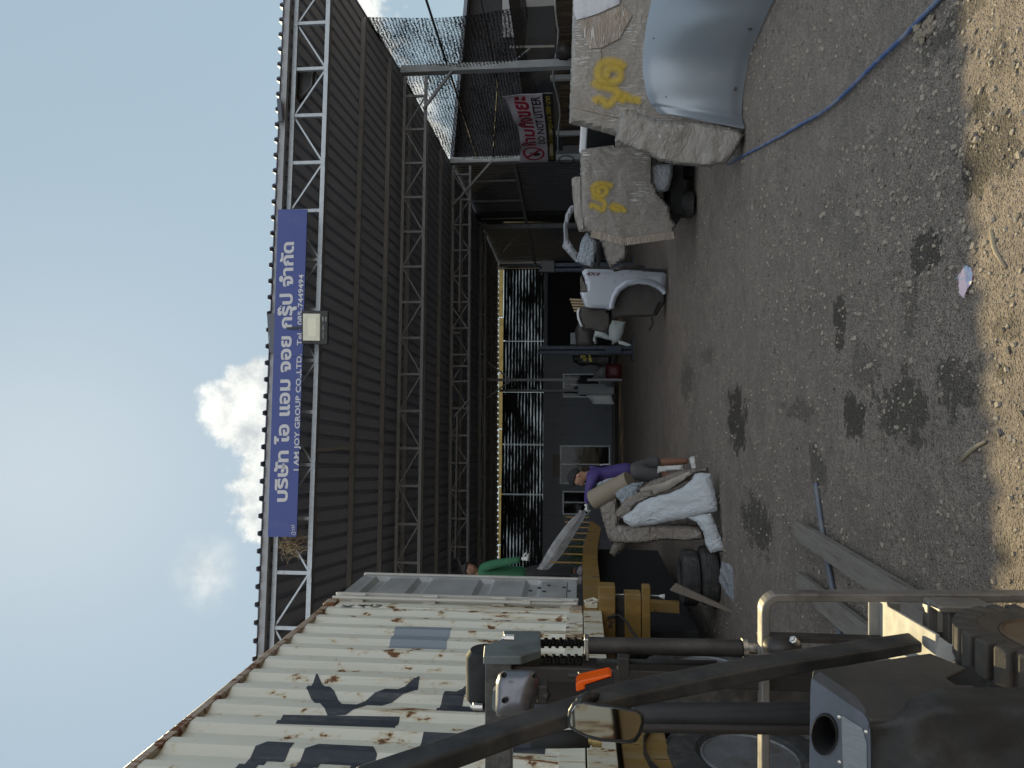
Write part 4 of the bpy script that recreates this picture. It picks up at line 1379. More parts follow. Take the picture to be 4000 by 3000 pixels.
mb.grid(fn, 36, 40)
mb.build('front_cover', plain('worn_vinyl_cover', (.018, .017, .017), .72, var=.4, vs=7, dirt=(.055, .052, .047), dirtamt=.45, bump=.3, bs=25), fl, smooth=True)
# step plate and its upstand
zs_ = .52
mb = MB()
sp = [(3432, 2349), (3462, 2349), (3467, 2368), (3621, 2459), (3655, 2478), (3655, 2640), (3432, 2560)]
mb.prism([gnd(X, Y, zs_) for X, Y in sp], Vector((0, 0, -.012))); mb.build('step_plate', m_step, fl, bevel=.003)
mb = MB(); kp = gnd(3655, 2550, zs_) ; kn = Vector((.12, -.80, .58)).normalized()
mb.prism([hit(X, Y, kp, kn) for X, Y in ((3656, 2479), (3706, 2514), (3795, 2543), (4060, 2632), (4060, 2860), (3845, 2790), (3656, 2660))], -kn * .012); mb.build('step_skirt', m_step, fl, bevel=.003)
mb = MB()
a, b = gnd(3432, 2352, zs_), gnd(3432, 2490, zs_)
mb.box((a + b) / 2 + Vector((0, .006, -.02)), (a.x - b.x, .012, .10)); mb.build('step_upstand', m_step, fl, bevel=.004)
for z, y in ((.43, 2.30), (.385, 2.27)):
    mb = MB(); mb.box((-.80, y, z), (.28, .035, .03)); mb.build('carriage_bar', m_frame, fl, bevel=.004)
mb = MB(); mb.box((-.665, 2.27, .36), (.02, .10, .16)); mb.build('carriage_bar', m_frame, fl, bevel=.004)
# front wheel with block tread
wc = Vector((-.735, 1.93, .262))
mb = MB(); R_, W_ = .262, .2; h = W_ / 2; rr = .15
mb.lathe(wc, AX, [(-h, rr), (-h * 1.0, R_ * .80), (-h * .9, R_ * .90), (h * .9, R_ * .90), (h, R_ * .86), (h * 1.0, R_ * .72), (h * .93, R_ * .62), (h * .90, rr), (-h, rr)], 48)
m_ = 28
for k in range(m_):
    for side_ in (-1, 1):
        a = 2 * pi * (k + (.5 if side_ < 0 else 0)) / m_
        rd = Vector((0, cos(a), sin(a))); tg = Vector((0, -sin(a), cos(a)))
        c = wc + rd * R_ * .925 + AX * side_ * h * .52
        mb.prism([c + AX * (h * .50 * side_) - tg * .021 - rd * .045, c + AX * (h * .53 * side_) + tg * .020 - rd * .045, c + AX * (h * .50 * side_) + tg * .020 + rd * .014, c + AX * (h * .50 * side_) - tg * .020 + rd * .014],
                 -AX * side_ * h * .95)
m_flt = plain('dusty_solid_tyre', (.045, .040, .036), .85, var=.3, vs=9, dirt=(.095, .075, .055), dirtamt=.5, bump=.2)
tyr = mb.build('wheel', m_flt, fl, smooth=True, angle=30, bevel=.007)
mb = MB(); mb.lathe(wc, AX, [(h * .90, .152), (h * .96, .146), (h * .7, .135), (h * .55, .11), (h * .6, .075), (h * .95, .07), (h * 1.05, .055), (h * 1.05, 0)], 36)
rim_ = mb.build('rim', plain('muddy_brown_rim', (.12, .08, .05), .7, .1, var=.35, vs=10, dirt=(.07, .05, .035), dirtamt=.5), tyr, smooth=True, angle=35)
for k in range(6):
    a = 2 * pi * k / 6
    mb = MB(); mb.lathe(wc + Vector((h * .58, cos(a) * .092, sin(a) * .092)), AX, [(0, .011), (.018, .011), (.02, .008), (.02, 0)], 6); mb.build('wheel_nut', m_fl_brown, rim_)
# load backrest: a bent flat-bar frame
mb = MB()
d_ = 2.36
top = at(2983, 2700, d_).z
xleg = at(3300, 2334, d_).x
r_ = .045
path = [Vector((-1.75, d_, top)), Vector((xleg - r_, d_, top))]
for a in range(15, 91, 15): path.append(Vector((xleg - r_ + r_ * sin(radians(a)), d_, top - r_ + r_ * cos(radians(a)))))
path.append(Vector((xleg + .012, d_, .42)))
path.append(Vector((xleg + .02, d_, .06)))
vs = []; fs = []
for i, p in enumerate(path):
    tng = (path[min(i + 1, len(path) - 1)] - path[max(i - 1, 0)]).normalized()
    nn = Vector((-tng.z, 0, tng.x)).normalized()
    w = .013; t2 = .028
    vs += [p + nn * w - AY * t2, p + nn * w + AY * t2, p - nn * w + AY * t2, p - nn * w - AY * t2]
for i in range(len(path) - 1):
    for k in range(4): fs.append((i * 4 + k, i * 4 + (k + 1) % 4, i * 4 + 4 + (k + 1) % 4, i * 4 + 4 + k))
fs += [(3, 2, 1, 0), tuple(len(vs) - 4 + k for k in range(4))]
mb.add(vs, fs); mb.build('load_backrest', m_frame, fl, bevel=.004)
mb = MB(); xb = at(3150, 2492, 2.42).x; mb.box((xb, 2.42, .60), (.018, .05, .62)); mb.build('backrest_bar', m_fl_brown, fl, bevel=.003)
mb = MB(); xb = at(3100, 2880, 2.40).x
mb = MB(); a = at(3055, 2522, 2.30)
mb.blob(a, (.03, .05, .058), nu=16, nv=10); mb.build('carriage_hook', m_fl_brown, fl, smooth=True)
mb = MB(); mb.lathe(at(3100, 2500, 2.26), (.6, -.5, .6), [(-.02, .012), (.004, .012), (.005, .007), (.012, .007), (.013, 0)], 6); mb.build('bolt', m_chrome, fl)
mb = MB(); mb.box((-1.05, 2.1, .3), (.5, .7, .35)); mb.build('chassis', m_black, fl, bevel=.02)
wheel((-1.45, 1.93, .262), (-1, 0, 0), .262, .2, 'wheel', None, fl, lugs=False)

# ================================================================== things lying on the yard
m_plank = plain('weathered_plank', (.165, .150, .132), .85, var=.35, vs=5, dirt=(.07, .05, .035), dirtamt=.4, stretch=(7, .8, 7), bump=.4, bs=30)
def plank(a, b, w, t_, label, z=0.036):
    a = Vector((a.x, a.y, 0)); b = Vector((b.x, b.y, 0))
    dr = (b - a).normalized(); sd = Vector((dr.y, -dr.x, 0))
    mb = MB()
    vs = []; n_ = 12
    for i in range(n_ + 1):
        p = a + (b - a) * (i / n_)
        k = .006 * noise.noise(Vector((i * .9, w * 30, 0)))
        for s_, zz in ((-1, 0), (1, 0), (1, 1), (-1, 1)):
            vs.append(p + sd * s_ * (w / 2 + .003 * noise.noise(Vector((i, s_, zz)))) + UP * (z + zz * t_ + k))
    fs = []
    for i in range(n_):
        for k in range(4): fs.append((i * 4 + k, i * 4 + (k + 1) % 4, i * 4 + 4 + (k + 1) % 4, i * 4 + 4 + k))
    fs += [(3, 2, 1, 0), tuple(n_ * 4 + k for k in range(4))]
    mb.add(vs, fs)
    return tag(mb.build('plank', m_plank, bevel=.004), label, 'plank', 'planks on the ground')
plank(gnd(3118, 2072, .06), gnd(3660, 2420, .06), .125, .045, 'long grey weathered plank lying nearer the middle of the yard')
plank(gnd(3118, 2272, .06), gnd(3520, 2600, .06), .135, .04, 'grey plank with dark stain half hidden behind the forklift frame')
mb = MB(); pa, pb = gnd(3187, 1888, .016), gnd(3256, 2316, .016)
mb.tube([pa, pa + (pb - pa) * .33 + Vector((.0, .02, 0)), pa + (pb - pa) * .66 + Vector((.0, .025, 0)), pb, pb + (pb - pa) * .45], .0165, 10)
o = mb.build('pipe', plain('blue_grey_pipe', (.085, .10, .135), .5, var=.15, dirt=(.16, .15, .13), dirtamt=.3), smooth=True, angle=40)
tag(o, 'short blue grey pipe lying across the ground under the planks', 'pipe')
hp_ = [(2840, 642), (2880, 620), (2959, 579), (3050, 530), (3134, 482), (3190, 452), (3242, 416), (3285, 378), (3321, 344), (3370, 294), (3423, 241), (3480, 188), (3544, 127), (3600, 66), (3664, 0), (3760, -105), (3850, -200)]
mb = MB(); mb.tube([gnd(X, Y, .016 + .004 * noise.noise(Vector((i, 0, 0)))) + UP * -.003 for i, (X, Y) in enumerate(hp_)], .0115, 10)
t = NT('blue_hose'); c_ = t.mix(t.ramp(t.noise(9, 6, .7, t.map((1, 1, 1))), .42, .66, 0, .8), (.055, .095, .22), (.20, .215, .25))
t.P(col=c_, rough=.5)
tag(mb.build('hose', t.m, smooth=True), 'faded blue hose running over the gravel towards the right', 'hose')
# crumpled wrapper, twigs, a clod
c = gnd(3762, 1100, .004)
t = NT('crumpled_wrapper'); q_ = t.noise(14, 4, .6, col=False)
cc = t.mix(t.ramp(q_, .45, .6), (.50, .40, .47), (.20, .28, .42))
cc = t.mix(t.ramp(t.noise(60, 4, .7), .55, .7, 0, .8), cc, (.45, .10, .16)); t.P(col=cc, rough=.3)
w_ = pillow('wrapper', t.m, [gnd(X, Y, .02) for X, Y in ((3737, 1085), (3772, 1036), (3786, 1046), (3792, 1100), (3775, 1128), (3768, 1165), (3752, 1140), (3752, 1102))], gnd(3762, 1100, .02), (0, -.15, 1), .012, .012, .02, .010, 30, 3)
tag(w_, 'crumpled pink and blue plastic wrapper lying on the dirt', 'wrapper')
m_twig = plain('dry_pale_twig', (.30, .25, .17), .8, var=.25)
for pts_, lab in (([(3754, 1800), (3785, 1765), (3815, 1742), (3847, 1725)], 'pale curved dry stem lying beside the edge of the shadow'),
                  ([(3872, 900), (3882, 960), (3890, 985), (3927, 1048)], 'forked straw coloured twig lying in the sunlit strip')):
    mb = MB(); mb.tube([gnd(X, Y, .009) for X, Y in pts_], [.008, .009, .008, .005], 7)
    tag(mb.build('twig', m_twig, smooth=True), lab, 'twig')
c = gnd(3615, 105, .0)
mb = MB()
rnd = random.Random(4)
for k in range(16):
    mb.blob(c + Vector((rnd.uniform(-.06, .06), rnd.uniform(-.07, .07), .008)), (rnd.uniform(.010, .026), rnd.uniform(.010, .026), rnd.uniform(.008, .018)), nu=8, nv=6, nz=.5, ns=2)
tag(mb.build('dirt_clod', plain('dry_clod', (.20, .17, .13), .95, var=.4, vs=30), merge=False), 'broken clod of dry earth just beyond the blue hose', 'clod')
# ================================================================== right side: fence, net, neighbour, banner
def plank_fence():
    mb = MB()
    rnd = random.Random(5)
    d = -3.0
    r0 = 7.98
    while d < 9.4:
        w = rnd.uniform(.09, .13)
        z = 1.98 + rnd.uniform(-.03, .02)
        mb.box(S(r0 + rnd.uniform(-.012, .012), d + w / 2, z / 2), (.022, w - .006, z), (RV, DV, UP))
        d += w
    for z in (.5, 1.7): mb.box(S(r0 + .05, 3.2, z), (.05, 12.4, .08), (RV, DV, UP))
    o = mb.build('plank_fence', plain('dark_brown_planks', (.060, .045, .034), .85, var=.45, vs=3, stretch=(9, 9, 1)), merge=False)
    tag(o, 'dark brown plank fence behind the wrapped cabs on the right', 'fence')
plank_fence()
mb = MB()
for k in range(6):
    a = -3.0 + k * 2.2
    mb.box(S(8.16 + .004 * (k % 2), a + 1.1, 2.31), (.012, 2.19, .72), (RV, DV, UP))
o = mb.build('sheet_wall', plain('slate_grey_sheet', (.085, .093, .11), .6, .1, var=.10, vs=2))
tag(o, 'plain slate grey sheet wall rising above the brown plank fence', 'wall')
mb = MB()
for k in range(6): mb.box(S(8.40, -3 + k * 2.2 + 1.1, 2.78), (.3, 2.2, .26), (RV, DV, UP))
o = mb.build('wall_capping', plain('sooty_capping', (.022, .022, .024), .8)); tag(o, 'dark capping beam along the top of the slate grey sheet wall', 'beam')
# posts of the fence
for X0, X1, Y, d, w in ((2150, 2330, 306, 3.7, .115), (2171, 2330, 523, 7.2, .12)):
    p = hit(X0, Y, S(7.85, 0, 0), RV)
    mb = MB(); mb.box(Vector((p.x, p.y, p.z / 2)), (w, .10, p.z), (RV, DV, UP))
    tag(mb.build('fence_post', m_post, bevel=.006), ('short grey post before the brown fence below the banner' if Y > 500 else 'short grey post before the brown fence beside the tall post'), 'post', 'fence posts')
# neighbour's building
nb = thing('neighbour_building', 'dark neighbouring building with a sloping roof beyond the shade net', 'building', (12, 27, 0))
a, b = at(1852, 20, 25), at(1786, 570, 25)
c = Vector((b.x - 2.5, 25, b.z + .25)); e = Vector((a.x + 8, 25, a.z - .6))
mb = MB(); mb.prism([Vector((c.x, 25, 0)), Vector((e.x, 25, 0)), e, c], Vector((0, 12, 0))); mb.build('wall', plain('sooty_building_wall', (.016, .016, .018), .85, var=.3), nb)
mb = MB(); mb.prism([c + Vector((-.3, -.4, .02)), e + Vector((.3, -.4, .02)), e + Vector((.3, -.4, .14)), c + Vector((-.3, -.4, .14))], Vector((0, 12.8, 0))); mb.build('roof', plain('blue_grey_roof', (.12, .135, .16), .5, .3, var=.1), nb)
p = at(1990, 20, 24.9); mb = MB()
mb.box((p.x, 24.96, p.z), (2.2, .08, .5)); mb.build('gutter', plain('grey_gutter', (.20, .205, .21), .5), nb)
# the net along the right side
m_net = net_material('side_shade_net', 4.2, .16, 'Z', thr=(.70, .84), big=.40, st=(1, 1, 1.5), fine=34, dist=3.5, nw=1.35)
net = thing('shade_net', 'torn black shade net hanging from the eaves along the right side of the shed', 'shade net', S(RW + .25, 6, 2.6))
rn = RW + .12
def net_grid(name, d0, d1, zlow, nu=30, nv=22, dr=0, parent=None):
    mb = MB()
    def fn(u, v):
        d = d0 + (d1 - d0) * u
        zt = roof_z(d, RW) + .20
        z = zlow + .08 * sin(d * 1.7) + (zt - zlow) * v
        bulge = -.10 * sin(pi * v) + .04 * sin(d * 2.2 + v * 4) + .05 * noise.noise(Vector((d * 1.2, v * 3, 2)))
        return S(rn + dr + bulge, d, z)
    mb.grid(fn, nu, nv)
    return mb.build(name, m_net, parent, smooth=True)
dfront = S_rd(hit(1700, 50, S(rn, 0, 0), RV))[1]
net_grid('net_panel', dfront, 9.5, 2.55, nu=60, parent=net)
p1_, p2__ = at(1600, -200, 13.4), at(1799, 413, 18.5)
mb = MB(); mb.tube([p1_, p2__, p2__ + (p2__ - p1_) * .5], .028, 8); tag(mb.build('leaning_pole', m_black, smooth=True), 'long dark pole slanting down behind the shade net', 'pole')
p1_, p2__ = at(1860, 40, 15.2), at(2020, 210, 16.0)
mb = MB(); mb.tube([at(1870, -40, 14.6), at(1945, 330, 17.5), at(1925, 620, 20.5)], .02, 8); tag(mb.build('sagging_rail', m_black, smooth=True), 'dark rail carrying the lower edge of the shade net', 'rail')
# bracket frame above the sheet wall
mb = MB(); a = hit(1988, 184, S(8.0, 0, 0), RV); b = hit(2165, 180, S(8.0, 0, 0), RV); c = hit(2070, 190, S(8.0, 0, 0), RV); e = hit(1994, 250, S(8.0, 0, 0), RV)
mb.bar(a, b, .035, .035); mb.bar(c, e, .03, .03)
tag(mb.build('bracket', m_steel_d), 'slim steel bracket standing against the slate grey wall', 'bracket')
# white pipe looping along the top of the fence
mb = MB(); pts = []
for X, Y in ((2167, -30), (2170, 40), (2176, 95), (2181, 120), (2178, 180), (2168, 235), (2160, 285), (2164, 330), (2176, 370), (2185, 410), (2188, 450), (2182, 500), (2178, 550), (2181, 585), (2170, 600)):
    pts.append(hit(X, Y, S(7.80, 0, 0), RV))
mb.tube(pts, .019, 8); tag(mb.build('cable', plain('pale_cable', (.42, .43, .43), .5), smooth=True), 'pale cable sagging along the top of the brown fence', 'cable')
# ring hanging on the third post, bundle behind the fence
p = hit(2212, 625, S(7.5, 0, 0), RV)
mb = MB(); mb.tube([p + DV * .0 + (RV * -.3 + DV * .9).normalized() * .17 * cos(2 * pi * k / 28) + UP * .21 * sin(2 * pi * k / 28) for k in range(29)], .016, 8, cap=False)
tag(mb.build('hoop', m_rubber, smooth=True), 'black rubber hoop hanging on the post under the banner', 'hoop')
p = hit(2205, 200, S(7.6, 0, 0), RV)
mb = MB(); mb.blob(p, (.16, .2, .18), nz=.3); mb.tube([p, p + UP * -.4], .07, 8); tag(mb.build('motor', m_dkmetal, smooth=True), 'round sooty motor hung on the brown fence beside the tall post', 'motor')
a, b = hit(2058, 27, S(7.9, 0, 0), RV), hit(2160, -160, S(7.9, 0, 0), RV)
mb = MB(); mb.prism([Vector((a.x, a.y, a.z)), Vector((b.x, b.y, a.z)), Vector((b.x, b.y, b.z)), Vector((a.x, a.y, b.z))], RV * .03)
tag(mb.build('board', plain('white_board', (.55, .56, .57), .5, var=.1, vs=9)), 'white framed board fixed high above the fence at the right edge', 'board')

# ------------------------------------------------------------------ the banner
bd0, bz0 = 9.62, 0
def bpt(X, Y): return hit(X, Y, S(RW - .16, 0, 0), RV)
TL, TR, BR, BL = bpt(2030, 627), bpt(1962, 372), bpt(2160, 362), bpt(2172, 628)
def bsurf(s, t_):
    """s: left to right 0..1, t: bottom to top 0..1"""
    lo = BL + (BR - BL) * s; hi = TL + (TR - TL) * s
    sag = .17 * sin(pi * min(1, max(0, (s - .02) / .93))) ** .8 * t_ ** 1.5
    p = lo + (hi - lo) * t_ - UP * sag
    w = .035 * sin(s * 17 + t_ * 2) * (.3 + t_) + .02 * noise.noise(Vector((s * 7, t_ * 4, 2)))
    return p - RV * (w + .02)
m_ban = plain('banner_vinyl', (.60, .57, .64), .6, var=.07, vs=6)
m_banr = plain('banner_red', (.38, .018, .05), .6, var=.1)
m_bank = plain('banner_black', (.022, .020, .024), .6, var=.2)
m_bany = plain('banner_yellow', (.50, .42, .06), .6, var=.1)
ban = thing('banner', 'crumpled white no littering banner with red and black lettering on the shed post', 'banner', bsurf(.5, 0))
mb = MB(); mb.sheet(lambda u, v: bsurf(u, v), 60, 16, .002); mb.build('banner_cloth', m_ban, ban, smooth=True)
def on_banner(name, isl, s0, s1, t0, t1, mat, lift):
    x0, x1, y0, y1 = text_bounds(isl)
    mb = MB()
    for k, (vs, fs) in enumerate(isl):
        bm = bmesh.new()
        bv = [bm.verts.new((x, y, 0)) for x, y in vs]
        for f in fs:
            try: bm.faces.new([bv[i] for i in f])
            except ValueError: pass
        for c_ in range(1, 40):
            xc = x0 + (x1 - x0) * c_ / 40
            if vs and min(v[0] for v in vs) < xc < max(v[0] for v in vs):
                bmesh.ops.bisect_plane(bm, geom=list(bm.verts) + list(bm.edges) + list(bm.faces), plane_co=(xc, 0, 0), plane_no=(1, 0, 0))
        bm.verts.index_update()
        P = []
        for v in bm.verts:
            s_ = s0 + (s1 - s0) * (v.co.x - x0) / (x1 - x0); t_ = t0 + (t1 - t0) * (v.co.y - y0) / (y1 - y0)
            P.append(bsurf(s_, t_) - RV * (lift + .0012 * (k % 4)))
        mb.add(P, [[v.index for v in f.verts] for f in bm.faces])
        bm.free()
    return mb.build(name, mat, ban, merge=False, recalc=False)
def on_banner_words(isl, s0, s1, t0, t1, mat, lift, gap):
    X0, X1, Y0, Y1 = text_bounds(isl)
    for w in words_of(isl, gap):
        a, b, c, d = text_bounds(w)
        f = lambda x: s0 + (s1 - s0) * (x - X0) / (X1 - X0)
        g = lambda y: t0 + (t1 - t0) * (y - Y0) / (Y1 - Y0)
        on_banner('banner_word', w, f(a), f(b), g(c), g(d), mat, lift)
rect = [([(0, 0), (1, 0), (1, 1), (0, 1)], [[0, 1, 2, 3]])]
on_banner('banner_stripe', rect, 0, 1, 0, .215, m_bank, .006)
on_banner_words(text_islands('ห้ามทิ้งขยะ', 1, .035), .27, .97, .52, .97, m_banr, .006, .5)
on_banner_words(text_islands('DO NOT LITTER', 1, .02), .30, .97, .26, .46, m_bank, .008, .17)
on_banner_words(text_islands('ฝ่าฝืนมีโทษปรับตามกฎหมาย 2000 บาท', 1, .012), .05, .97, .03, .19, m_bany, .014, .17)
def ring2d(cx, cy, r0, r1, n=28):
    vs = [(cx + r * cos(2 * pi * k / n), cy + r * sin(2 * pi * k / n)) for r in (r0, r1) for k in range(n)]
    return [(vs, [[k, (k + 1) % n, n + (k + 1) % n, n + k] for k in range(n)])]
on_banner('banner_sign', ring2d(0, 0, .8, 1), .04, .23, .30, .93, m_banr, .006)
on_banner('banner_sign', [([(-.62, .48), (-.48, .62), (.62, -.48), (.48, -.62)], [[0, 1, 2, 3]])], .068, .202, .40, .83, m_banr, .010)
on_banner('banner_sign', [([(0, 0), (.3, .05), (.4, .5), (.25, 1), (.1, .6), (-.15, .5)], [[0, 1, 2, 3, 4, 5]]), ([(.5, .1), (.6, .1), (.6, .2), (.5, .2)], [[0, 1, 2, 3]]), ([(.62, .3), (.74, .3), (.74, .4), (.62, .4)], [[0, 1, 2, 3]])], .10, .19, .42, .76, m_bank, .008)

# ================================================================== wrapped cabs, bonnet and bumper
def film_material(name, base, base2, white=.35, dirn=(1, 1, 6), streak=.5, coat=.8, crumple=1.0):
    t = NT(name)
    st_ = t.noise(1.0, 6, .62, t.map(tuple(3.2 * k for k in dirn)), dist=.5)
    c = t.mix(t.noise(2.3, 6, .6), base, base2)
    c = t.mix(t.ramp(t.noise(1.4, 5, .6, t.map((1, 1, 1), loc=(3, 7, 1))), .5, .68, 0, .35), c, k3(base, .62))
    c = t.mix(t.ramp(st_, .60, .70, 0, white), c, (.42, .42, .42))  # broad whitish highlights put into the colour
    thin = t.noise(1.0, 5, .7, t.map(tuple((17 * k if k > 1.2 else 4.5) for k in dirn), loc=(1, 5, 3)), dist=.2)
    gate = t.ramp(t.noise(1.6, 5, .6, t.map(loc=(8, 1, 4))), .50, .64, 0, 1)
    c = t.mix(t.math('MULTIPLY', t.ramp(thin, .535, .61, 0, .8), gate), c, (.62, .62, .63))  # thin pale streaks painted in as sky glints on the film folds
    fine = t.noise(1.0, 5, .7, t.map(tuple(9 * k for k in dirn)), dist=.8)
    cr = t.noise(3.5, 6, .65, dist=1.2)
    def ridge(v): return t.math('SUBTRACT', 1.0, t.math('MULTIPLY', t.math('ABSOLUTE', t.math('SUBTRACT', v, .5)), 3.0))
    r1 = ridge(t.noise(2.6, 3, .5, dist=.8)); r2 = ridge(t.noise(1.0, 4, .55, t.map(tuple(5.5 * k for k in dirn), loc=(2, 3, 9)), dist=.6)); r3 = ridge(t.noise(17, 3, .5, dist=1.0))
    h = t.math('ADD', t.math('ADD', r1, t.math('MULTIPLY', r2, .6)), t.math('MULTIPLY', r3, .16))
    hc = t.math('ADD', h, t.math('MULTIPLY', fine, streak))
    t.P(col=c, rough=.5, coat=coat, coatr=.10, normal=t.bump(h, .8, .05 * crumple), coatn=t.bump(hc, 1.0, .10 * (.35 + .65 * crumple)), ior=1.5)
    return t.m
m_card = film_material('film_over_cardboard', (0.165, 0.147, 0.125), (0.211, 0.189, 0.165), .30, (5, 5, 1), crumple=.22)
m_card2 = film_material('film_over_brown_card', (0.188, 0.147, 0.110), (0.250, 0.206, 0.163), .22, (1, 1, 4), crumple=.4)
m_clear = film_material('bunched_clear_film', (.19, .20, .22), (.26, .275, .30), .5, (2, 2, 5), coat=1, crumple=.4)
m_dusty = plain('dark_gap', (.012, .012, .013), .9)
def silver(name, col, metal=.55, rough=.36):
    t = NT(name)
    d = t.ramp(t.noise(1.7, 7, .65), .38, .72, 0, .22)
    c = t.mix(t.noise(2.5, 4), k3(col, .94), k3(col, 1.05))
    c = t.mix(d, c, (.27, .26, .24))
    t.P(col=c, metal=metal, rough=t.ramp(d, 0, .45, rough, rough + .22), coat=.35, coatr=.18)
    return t.m
m_silver = silver('dusty_silver_paint', (.235, .265, .30), .30, .40)
m_silver_b = silver('silver_truck_paint', (.29, .32, .37), .35)

cab1 = thing('wrapped_cab', 'large cardboard and film wrapped vehicle cab with a yellow sprayed mark behind the silver bonnet', 'vehicle cab', gnd(2900, 250) + Vector((0, .9, 0)), 'wrapped vehicle cabs')
n1 = Vector((-.10, -1, .06)).normalized(); q1 = at(2400, 250, 7.35)
pillow('wrapped_front', m_card, [(2239, -220), (2237, 60), (2229, 300), (2224, 482), (2300, 500), (2400, 527), (2560, 565), (2800, 575), (2860, 400), (2860, -220)], q1, n1, .22, .03, .035, .009, 2.2, 1, cab1, jag=.004, creases=1.2)
q = at(2500, 150, 8.0)
mb = MB(); mb.box((q.x + .95, 8.25, .78), (2.6, 1.45, 1.42)); mb.build('wrapped_body', m_card2, cab1, bevel=.06, seg=3)
pillow('film_flap', plain('milky_film', (.36, .37, .40), .3, var=.12, vs=5, coat=.8, bump=.4, bs=8, stretch=(1, 1, 4)), [(2240, -200), (2239, 40), (2252, 78), (2330, 55), (2420, 15), (2440, -200)], q1 + n1 * .125, n1, .012, .05, .03, .008, 4, 2, cab1, creases=.6)
pillow('card_flap', m_card2, [(2260, 80), (2300, 190), (2352, 186), (2420, 150), (2470, 60), (2430, 20), (2350, 55)], q1 + n1 * .12, n1, .012, .05, .02, .006, 4, 3, cab1)
for (a, b) in (((2243, 418), (2440, 462)), ((2345, 190), (2345, 270))):
    mb = MB(); A = hit(*a, q1 + n1 * .116, n1); B = hit(*b, q1 + n1 * .116, n1); mb.bar(A, B, .014, .012, n1); mb.build('card_seam', m_card2, cab1)
# sprayed marks: soft ribbons of paint
def spray_material():
    t = NT('yellow_spray_paint')
    at_ = t.N.new('ShaderNodeAttribute'); at_.attribute_name = 'soft'
    n = t.noise(22, 4, .7)
    a = t.ramp(t.math('ADD', at_.outputs['Fac'], t.math('MULTIPLY', t.math('SUBTRACT', n, .5), .35)), .10, 1.0, 0, .80, smooth=False)
    t.P(col=t.mix(n, (.37, .25, .015), (.46, .32, .02)), rough=.6, alpha=a)
    return t.m
m_spray = spray_material()
def spray(name, strokes, p0, n, w, parent):
    mb = MB(); soft = []
    for k, st in enumerate(strokes):
        P = [hit(X, Y, p0 + n * (.001 * k), n) for X, Y in st]
        Q = []
        for i in range(len(P) - 1):       # catmull-rom
            a, b, c, d = P[max(i - 1, 0)], P[i], P[i + 1], P[min(i + 2, len(P) - 1)]
            for j in range(6):
                u = j / 6
                Q.append(.5 * ((2 * b) + (c - a) * u + (2 * a - 5 * b + 4 * c - d) * u * u + (3 * b - a - 3 * c + d) * u ** 3))
        Q.append(P[-1])
        vs = []; fs = []
        for i, p in enumerate(Q):
            tn = (Q[min(i + 1, len(Q) - 1)] - Q[max(i - 1, 0)]).normalized()
            sd = tn.cross(n).normalized()
            e = min(1, i / 3, (len(Q) - 1 - i) / 3)
            for j in range(5):
                vs.append(p + sd * w * (j - 2) / 2 + n * (.0002 * i)); soft.append((0, .7, 1, .7, 0)[j] * (.35 + .65 * e))
        for i in range(len(Q) - 1):
            for j in range(4): fs.append((i * 5 + j, i * 5 + j + 1, (i + 1) * 5 + j + 1, (i + 1) * 5 + j))
        mb.add(vs, fs)
    o = mb.build(name, m_spray, parent, smooth=True, merge=False)
    at_ = o.data.attributes.new('soft', 'FLOAT', 'POINT')
    at_.data.foreach_set('value', soft)
    return o
s6 = lambda L: [(2100 + x * .4521, y * .4521) for x, y in L]
spray('spray_mark', [s6([(758, 596), (720, 556), (640, 530), (560, 546), (522, 605), (525, 665), (565, 700), (640, 706), (700, 688), (714, 640), (690, 600), (640, 588), (598, 612), (592, 650), (625, 668)]),
                     s6([(470, 690), (520, 735), (600, 755), (670, 780), (690, 820), (650, 870), (600, 905), (560, 870), (520, 860), (478, 890)]),
                     s6([(680, 800), (760, 835), (860, 872)]), s6([(790, 820), (740, 850), (710, 895)]), s6([(850, 830), (860, 870), (850, 900)])], q1 + n1 * .128, n1, .062, cab1)

# bonnet leaning against the cab
def curve(pts, u):
    t_ = u * (len(pts) - 1); i = min(int(t_), len(pts) - 2); f = t_ - i
    a, b, c, d = [Vector(pts[max(0, min(len(pts) - 1, k))]) for k in (i - 1, i, i + 1, i + 2)]
    return .5 * ((2 * b) + (c - a) * f + (2 * a - 5 * b + 4 * c - d) * f * f + (3 * b - a - 3 * c + d) * f ** 3)
botp = [(2909, 496), (2897, 448), (2903, 362), (2927, 226), (2986, 77), (3022, 0), (3110, -130), (3200, -260)]
topp = [(2580, 440), (2540, 395), (2521, 330), (2511, 240), (2520, 130), (2540, 20), (2570, -110), (2620, -260)]
bot3 = [gnd(X, Y, .02) for X, Y in botp]
dtop = [6.75, 6.78, 6.72, 6.65, 6.5, 6.35, 6.2, 6.0]
top3 = [at(X, Y, d) for (X, Y), d in zip(topp, dtop)]
def bonnet(u, v):
    b = curve(bot3, u); t_ = curve(top3, u)
    m = b + (t_ - b) * .5 + Vector((-.03, -.14, .07))
    p = b * (1 - v) ** 2 + m * 2 * v * (1 - v) + t_ * v * v
    # pressed line along the left edge
    cr = smoothstep(.10, .125, u) * smoothstep(.03, .10, v)
    p = p + Vector((-.25, -.9, .25)) * (.018 * (cr - 1)) + Vector((0, -.03, 0)) * exp(-((v - 1) / .05) ** 2) * -1
    return p
bon = thing('car_bonnet', 'dusty silver car bonnet leaning on its edge against the wrapped cab', 'car bonnet', gnd(2920, 250))
mb = MB(); mb.sheet(bonnet, 70, 30, .018); mb.build('bonnet_skin', m_silver, bon, smooth=True, angle=50)
